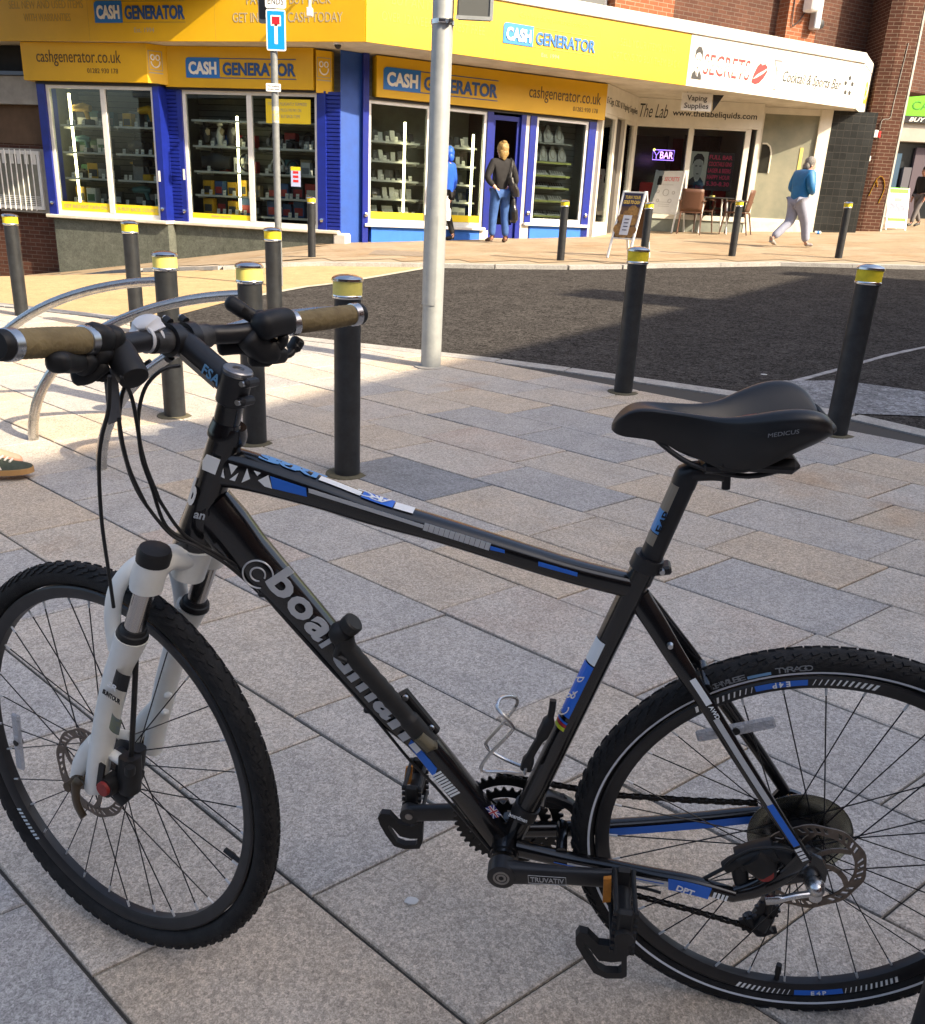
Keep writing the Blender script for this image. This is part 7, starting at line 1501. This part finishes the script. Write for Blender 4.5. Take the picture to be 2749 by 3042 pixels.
# walker in blue jacket and pale joggers, mid-stride, head bowed
pz = (Vector((5.3860, 16.2672, 0.7551))+Vector((5.9645, 16.3661, 0.7782)))/2; pz.z = gz(pz.x, pz.y)+.018
person('grey haired person in blue jacket and pale joggers walking away, head bowed', pz, R(-66), 1.55,
       stand(pelvis=(0,0,.52), waist=(0,.015,.61), chest=(0,.035,.73), neck=(0,.07,.825), jaw=(0,.105,.865), head=(0,.10,.905), crown=(0,.09,.938), fwd=(.25,.9,-.35), shL=(-.105,.03,.79), shR=(.105,.03,.79), elL=(-.150,.0,.64), elR=(.150,.02,.64), wrL=(-.08,.11,.60), wrR=(.08,.12,.60), haL=(-.05,.14,.60), haR=(.05,.15,.60),
             knL=(-.055,-.01,.285), anL=(-.06,-.245,.085), toL=(-.065,-.185,.022), knR=(.055,.11,.28), anR=(.06,.165,.05), toR=(.065,.25,.035)),
       mat('jacket_blue', (.006,.15,.38), .55, var=.25, scale=7, bump=.3, bscale=30), mat('jogger_grey', (.27,.29,.38), .85, var=.15, scale=12, bump=.3, bscale=40), mat('trainer_grey', (.10,.075,.08), .6, col2=(.35,.33,.30), scale=9), mat('hair_grey', (.25,.235,.215), .7, col2=(.10,.09,.08), scale=50), coat=1.38, hood=.075, skirt=.085, trw=1.28)
# far passer-by
pz = Vector((11.1105, 23.2000, 1.2135))
person('person in dark clothes walking past in the distance at the right edge', pz, R(110), 1.45, stand(knL=(-.05,.08,.28), anL=(-.05,.14,.05), toL=(-.055,.22,.03), knR=(.05,-.02,.28), anR=(.05,-.14,.08), toR=(.055,-.06,.02)), blackcl, mat('cloth_grey', (.12,.11,.11), .8), mat('shoe_black'), mat('hair_dark', (.05,.03,.02), .6), coat=1.1)
# someone stepping out of the frame at the left: only the trainer shows
pz = Vector((-2.20, 3.55, 0)); pz.z = gz(pz.x, pz.y)
tp, J_, H_ = person('person mostly out of frame at the left edge, one green striped trainer in view', pz, R(-82), 1.75, stand(knR=(.05,-.06,.285), anR=(.055,-.25,.10), toR=(.06,-.19,.03), anL=(-.05,.05,.05), toL=(-.055,.13,.02), knL=(-.05,.05,.28)), blackcl, denim, mat('trainer_green', (.05,.065,.045), .7, var=.3, scale=40), mat('hair_dark'))

for o_ in [c for c in tp.children if c.name.startswith('shoe')]: bpy.data.objects.remove(o_)
def trainer(c, rz):
    q = Matrix.Translation(c) @ Matrix.Rotation(rz, 4, 'Z') @ Matrix.Rotation(R(-3), 4, 'Y'); inv = tp.matrix_basis.inverted() @ q
    prof = [(-.14,.022,.075), (-.12,.032,.088), (-.08,.034,.095), (-.03,.034,.100), (.0,.036,.082), (.04,.042,.066), (.08,.046,.052), (.115,.043,.044), (.14,.033,.036), (.152,.016,.028)]
    m = MB(); rows_ = []
    for x, w_, h in prof: rows_.append([Vector((x, w_*(1-.16*k/8)*math.cos(math.pi*k/8) if 0 < k < 8 else w_*(1 if k == 0 else -1), .022+(h-.022)*math.sin(math.pi*k/8)**.75)) for k in range(9)])
    m.grid(rows_); m.add(rows_[0], [tuple(range(9))]); m.add(rows_[-1], [tuple(range(8,-1,-1))]); up_ = m.build('shoe', mat('trainer_green', (.05,.065,.045), .7, var=.3, scale=40), tp, local=inv)
    m = MB(); P = [(x, w_+.004) for x, w_, h in prof]; poly = [(-.148,0)]+P+[(.158,0)]+[(x,-w_) for x, w_ in P[::-1]]; m.prism([(x, y, 0) for x, y in poly], (0,0,.024)); m.build('shoe_sole', mat('gum_sole', (.42,.24,.09), .6), up_, smooth=False)
    m = MB()
    for x in (-.045, -.01, .025):
        for s_ in (1,-1): m.prism([(x, s_*.0375, .026), (x+.016, s_*.0385, .026), (x-.006, s_*.030, .072), (x-.022, s_*.030, .076)], (0, s_*.003, 0))
    for i in range(5): m.box((.0+.018*i, 0, .088-.008*i), (.007,.045,.006), rot=Matrix.Rotation(.35,3,'Y'))
    m.build('shoe_stripe', mat('stripe_white', (.72,.70,.62), .6), up_, smooth=False)
    return up_
trainer(Vector((-2.03, 3.52, gz(-2.03,3.52)+.026)), R(12)); trainer(Vector((-2.52, 3.72, gz(-2.52,3.72)+.01)), R(5))

# ------------------------------------------------------------------ goods on the window shelves
gcol = {k: mat('goods_'+k, c, .5, var=.2, scale=25) for k, c in dict(black=(.02,.02,.022), dark=(.05,.05,.055), white=(.62,.62,.60), yellow=(.62,.36,.02), red=(.40,.04,.04), blue=(.04,.10,.25), cream=(.45,.36,.22), green=(.05,.14,.07), grey=(.25,.25,.26), teal=(.05,.16,.18), pink=(.5,.2,.3)).items()}
card = mat('price_card', (.75,.74,.68), .6)
def proto(kind, c1, c2='white'):
    m = MB()
    if kind == 'boxed_item': m.mat(0).bx(-.06,.06,-.04,.04,0,.15,.004); m.mat(1).bx(-.045,.045,-.043,-.040,.02,.09)
    elif kind == 'phone': m.mat(0).prism([(-.035,0,0), (.035,0,0), (.035,.04,.14), (-.035,.04,.14)], (0,.012,0)); m.mat(1).bx(-.03,.03,-.03,-.02,0,.03)
    elif kind == 'power_tool': m.mat(0).tube([(-.10,0,.16), (.02,0,.17), (.10,0,.16)], [.03,.042,.03], 10); m.tube([(.04,0,.15), (.07,0,.05)], [.024,.02], 8); m.mat(1).bx(.02,.12,-.04,.04,0,.06,.01); m.mat(1).tube([(-.10,0,.16), (-.16,0,.16)], [.018,.006], 8)
    elif kind == 'figurine': m.mat(0).lathe((0,0,0), (0,0,1), [(0,.05), (.02,.05), (.03,.03), (.10,.045), (.16,.03), (.19,.015), (.20,.03), (.24,.03), (.26,.0)], 12); m.mat(1).ball((.02,-.01,.13), (.035,.03,.05), 1, noise=.3, seed=3)
    elif kind == 'headphones': m.mat(0).tube([(.07*math.cos(a), 0, .08+.08*math.sin(a)) for a in [R(-10)+R(200)*i/12 for i in range(13)]], .011, 8); m.mat(1); [m.lathe((s_*.07, -.02, .06), (s_,0,0), [(-.015,.035), (.015,.035), (.018,.02)], 12) for s_ in (-1,1)]
    elif kind == 'camera': m.mat(0).bx(-.07,.07,-.03,.03,0,.09,.01); m.bx(-.03,.03,-.02,.02,.09,.11,.006); m.lathe((0,-.03,.045), (0,-1,0), [(0,.036), (.05,.034), (.052,.025)], 14); m.mat(1).bx(-.065,-.035,-.032,-.030,.06,.08)
    elif kind == 'tool_bag': m.mat(0).tube(catmull([(-.15,0,.09), (0,0,.10), (.15,0,.09)], 4), [(.05,.06)]*3+[(.075,.085)]*3+[(.06,.065)]*3, 10, pw=3); m.mat(1).tube([(-.06,0,.17), (-.04,0,.23), (.04,0,.23), (.06,0,.17)], .009, 6)
    elif kind == 'necklace_bust': m.mat(0).prism([(-.085,0,.02), (.085,0,.02), (.10,.02,.13), (.035,.05,.27), (.025,.055,.31), (-.025,.055,.31), (-.035,.05,.27), (-.10,.02,.13)], (0,.03,0)); m.mat(1).tube([(.055*math.sin(a), .0+.02*(1+math.cos(a)), .16+.09*math.cos(a)) for a in [2*math.pi*i/18 for i in range(18)]], .004, 6, closed=True)
    elif kind == 'steering_wheel': m.mat(0).tube([(.12*math.cos(a), 0, .13+.12*math.sin(a)) for a in [2*math.pi*i/20 for i in range(20)]], .014, 8, closed=True); m.mat(1); [m.tube([(0,0,.13), (.11*math.cos(a), 0, .13+.11*math.sin(a))], .014, 6) for a in (R(90), R(210), R(330))]; m.ball((0,-.01,.13), (.03,.02,.03), 1)
    elif kind == 'watch_tray': m.mat(0).bx(-.16,.16,-.05,.05,0,.03,.004); m.mat(1); [m.prism([(-.13+.05*i-.015,-.04,.03), (-.13+.05*i+.015,-.04,.03), (-.13+.05*i+.01,.03,.09), (-.13+.05*i-.01,.03,.09)], (0,.01,0)) for i in range(6)]
    elif kind == 'price_card': m.mat(0).prism([(-.03,0,0), (.03,0,0), (.03,.012,.085), (-.03,.012,.085)], (0,.003,0)); m.mat(1).bx(-.02,.02,-.002,.004,.045,.05)
    elif kind == 'tablet': m.mat(0).prism([(-.10,0,0), (.10,0,0), (.10,.06,.15), (-.10,.06,.15)], (0,.01,0)); m.mat(1).prism([(-.09,-.002,.008), (.09,-.002,.008), (.09,.054,.14), (-.09,.054,.14)], (0,.001,0))
    return m.build(kind, [gcol.get(c1, card), gcol.get(c2, card)])
PR = {}
def put(kind, c1, c2, L_, x, y, z, label, cat, group, sc=1.0, rz=0):
    k = (kind, c1, c2)
    base = Matrix.Translation((-2.343, 15.76, 0)) @ L_
    mw = base @ Matrix.Translation((x, y, z)) @ Matrix.Rotation(rz, 4, 'Z') @ Matrix.Scale(sc, 4)
    if k not in PR: o = PR[k] = proto(kind, c1, c2)
    else: o = PR[k].copy(); COL.objects.link(o)
    o.matrix_world = mw; tag(o, label, cat, group); return o
def shelf(x0, x1, y0, y1, z, L_, label, q=.0):
    t = thing('window_shelf', label, 'shelf', mw=Matrix.Translation((-2.343,15.76,0)) @ L_ @ Matrix.Translation(((x0+x1)/2, 0, z)))
    m = MB(); m.bx(-(x1-x0)/2, (x1-x0)/2, y0, y1, -.022, 0); m.mat(1).bx(-(x1-x0)/2, (x1-x0)/2, y0-.008, y0, -.03, .004); m.build('board', [shelfm, mat('painted_led_edge', (.62,.66,.20), .4) if 'jewellery' in label else mat('shelf_edge', (.55,.55,.52), .4)], t, smooth=False)  # jewellery shelf edges: LED light painted in as a lime colour
    for sx in (-1,1): m = MB(); m.bx(sx*((x1-x0)/2-.05)-.008, sx*((x1-x0)/2-.05)+.008, y0+.02, y1, -.06, -.022); m.build('bracket', shelfm, t, smooth=False)
rnd = random.Random(21)
ORD = ['lowest', 'second lowest', 'middle', 'second highest', 'highest']
def row(L_, x0, x1, y, z, kinds, label_of, grp, gap=.02, cards=.5, sc=(1.0,1.3)):
    x = x0
    while True:
        kind, c1, c2, w_ = rnd.choice(kinds); s_ = rnd.uniform(*sc); w_ *= s_
        if x > x1-.10: break
        if x+w_ > x1: x += .04; continue
        lb, ct = label_of(kind, c1)
        put(kind, c1, c2, L_, x+w_/2, y+rnd.uniform(0,.12), z+.001, lb, ct, lb, s_, rnd.uniform(-.25,.25))
        x += w_+rnd.uniform(.3,1.4)*gap
    x = x0+.05
    while x < x1-.05:
        if rnd.random() < cards: put('price_card', 'card', 'dark', L_, x, y-.14+rnd.uniform(-.01,.03), z+.004, 'white price cards '+grp, 'price card', 'price cards '+grp)
        x += rnd.uniform(.09,.2)
NM = {'boxed_item': 'boxed goods', 'phone': 'phones', 'power_tool': 'power tools', 'figurine': 'figurines', 'headphones': 'headphones', 'camera': 'cameras', 'tool_bag': 'tool bags', 'necklace_bust': 'necklace stands', 'watch_tray': 'watch trays', 'tablet': 'tablets'}
def lab(where):
    def f(kind, c1): 
        w_ = '%s %s %s' % (c1, NM[kind], where); return w_, NM[kind].rstrip('s') if not NM[kind].endswith('goods') else 'box'
    return f
tools = [('power_tool','yellow','black',.30), ('power_tool','yellow','black',.30), ('boxed_item','yellow','black',.13), ('boxed_item','teal','white',.13), ('power_tool','black','yellow',.30), ('tool_bag','dark','black',.34), ('boxed_item','white','green',.13), ('power_tool','teal','black',.30), ('camera','black','grey',.16), ('boxed_item','black','grey',.13)]
orn = [('figurine','cream','dark',.12), ('figurine','black','cream',.12), ('figurine','dark','grey',.12), ('camera','black','white',.16), ('figurine','white','cream',.12)]
toys = [('boxed_item','red','white',.13), ('boxed_item','blue','red',.13), ('boxed_item','white','pink',.13), ('boxed_item','dark','red',.13), ('boxed_item','yellow','dark',.13)]
elec = [('headphones','white','white',.18), ('headphones','black','grey',.18), ('camera','black','grey',.16), ('boxed_item','white','grey',.13), ('tool_bag','black','dark',.34), ('boxed_item','grey','white',.13)]
ph = [('phone','white','white',.085), ('phone','black','white',.085), ('phone','dark','white',.085)]
for bay, (a, b, nm) in enumerate(((-5.40,-4.43,'in the leftmost window pane'), (-4.30,-3.42,'in the second pane from left'), (-2.90,-1.77,'in the third pane from left'), (-1.62,-.50,'in the fourth pane from left'))):
    yo = -.13 if bay < 2 else .12
    for k, z in enumerate((.93,1.36,1.80,2.25) if bay < 2 else (.86,1.18,1.58,2.0,2.42)):
        shelf(a, b, yo+.02, .73, z, LL, '%s grey display shelf %s' % (ORD[k], nm))
        where = 'on the %s shelf %s' % (ORD[k], nm)
        ks = tools if bay < 2 else ((toys if k < 2 else orn if k > 2 and bay == 2 else elec))
        if k < 4:
            x = a+.06
            while x < b-.16:
                s_ = rnd.uniform(1.3,1.9); c1 = rnd.choice(('dark','black','grey','teal','blue','red','cream') if bay > 1 else ('black','dark','green','black','teal','grey')); w_ = .13*s_; ws = '%s back boxes %s' % (c1, where)
                put('boxed_item', c1, 'white' if rnd.random() < .4 else 'grey', LL, x+w_/2, yo+.46, z+.001, ws, 'box', ws, s_, rnd.uniform(-.2,.2)); x += w_+rnd.uniform(.01,.14)
            row(LL, a+.04, b-.04, yo+.24, z, ks, lab(where), where, gap=.02, cards=.6, sc=(1.4,1.95))
put('steering_wheel', 'black', 'white', LL, -1.90, .22, 1.60, 'black gaming steering wheel standing on a shelf of the third window pane', 'steering wheel', None, 1.2)
t = thing('window_notice', 'yellow paper notice taped inside the top of the fourth window pane', 'notice', mw=Matrix.Translation((-2.343,15.76,0)) @ LL @ Matrix.Translation((-1.0,.004,2.58)))
m = MB(); m.bx(-.40,.42,0,.003,-.19,.19); 
for i, s_ in enumerate(("YOU'LL BE PLEASANTLY SURPRISED", 'HOW MUCH WE PAY ON', 'ANY BUY BACK ITEMS')): m.mat(1).text(s_, (0,-.001,.09-.095*i), (1,0,0), (0,0,1), width=(.72,.5,.46)[i], height=.05, align='C', depth=.002)
m.build('paper', [yel2, gyl], t, smooth=False)
t = thing('window_flyer', 'pale blue flyer with red bars taped to the fourth window pane', 'flyer', mw=Matrix.Translation((-2.343,15.76,0)) @ LL @ Matrix.Translation((-.87,.003,1.55)))
m = MB(); m.bx(-.09,.09,0,.002,-.16,.16); m.mat(1)
for i in range(3): m.bx(-.05,.05,-.002,0,-.09+.07*i,-.05+.07*i)
m.mat(2).bx(-.09,.09,-.002,0,.10,.16); m.build('paper', [mat('flyer_blue', (.45,.52,.75), .6), redl, yel2], t, smooth=False)
for bay, (a, b, nm) in enumerate(((.03,1.02,'in the window left of the lamp column'), (1.18,2.17,'in the window right of the lamp column'))):
    for k, z in enumerate((.97,1.27,1.58,1.90,2.22)):
        shelf(a, b, .20, .78, z, LR, '%s grey display shelf %s' % (ORD[k], nm)); where = 'on the %s shelf %s' % (ORD[k], nm)
        row(LR, a+.03, b-.03, .34, z, ph if k else [('tablet','white','blue',.24), ('boxed_item','white','grey',.13), ('tablet','black','white',.24)], lab(where), where, gap=.012, cards=.35, sc=(1.1,1.4))
nm = 'in the jewellery window right of the door'
for k, z in enumerate((1.10,1.38,1.62,1.84,2.08)): shelf(3.36, 4.22, .14, .60, z, LR, '%s grey display shelf %s' % (ORD[k], nm))
for i in range(3): put('necklace_bust', 'white', 'cream', LR, 3.52+.25*i, .30, 2.42, 'white necklace stands in the top row of the jewellery window', 'necklace stand', 'necklace stands in the top row of the jewellery window', 1.05)
for i in range(4): put('necklace_bust', 'white', 'cream', LR, 3.47+.21*i, .28, 2.085, 'white necklace stands in the second row of the jewellery window', 'necklace stand', 'necklace stands in the second row of the jewellery window', .95)
t = thing('window_shelf', 'glass edged top shelf carrying three necklace stands in the jewellery window', 'shelf', mw=Matrix.Translation((-2.343,15.76,0)) @ LR @ Matrix.Translation((3.79,0,2.42))); m = MB(); m.bx(-.43,.43,.14,.6,-.02,0); m.build('board', shelfm, t, smooth=False)
for k, z in enumerate((1.10,1.38,1.62,1.84)):
    for i in range(2 if k else 2): put('watch_tray', 'white', ('dark','white','black','white')[k], LR, 3.60+.38*i, .26, z, 'white watch trays on the %s shelf of the jewellery window' % ORD[k], 'watch tray', 'watch trays on the %s shelf of the jewellery window' % ORD[k], 1.08)
for i in range(5): put('price_card', 'card', 'dark', LR, 3.42+.17*i, .18, .97, 'white cards along the bottom of the jewellery window', 'price card', 'cards along the bottom of the jewellery window', 1.6)
# small things on the ground
def litter(p, label, r, cat='litter'):
    p = Vector(p); p.z = gz(p.x, p.y)+.001; t = thing('paper_scrap', label, 'scrap', p); m = MB(); m.ball((0,0,.0015), (r, r*.8, .003), 2, noise=.25, seed=int(r*1e5)); m.build('scrap', mat('gum_white', (.55,.55,.53), .8), t)
litter((-0.0589, 1.2672, 0.0425), 'pale trodden blob on the paving slab in front of the chainring', .013)
litter((-0.8546, 3.1653, 0.0822), 'tiny white scrap on the paving between front wheel and down tube', .004)
litter((2.0043, 5.8504, 0.2738), 'small white flattened scrap at the road edge behind the saddle', .022)
litter((-1.9070, 3.7366, 0.0665), 'tiny white scrap beside the toe of the trainer', .008)
pc = Vector((7.5174, 20.3180, 0.9700)); t = thing('drink_can', 'crushed blue and white drinks can by the foot of the cream frame', 'can', (pc.x, pc.y-.3, gz(pc.x, pc.y-.3)+.05)); m = MB(); m.lathe((-.07,0,0), (1,0,0), [(0,.028), (.01,.034), (.12,.034), (.13,.028)], 14); m.mat(1).lathe((-.03,0,0), (1,0,0), [(0,.0345), (.06,.0345)], 14); m.build('can_body', [whl, bluel], t)
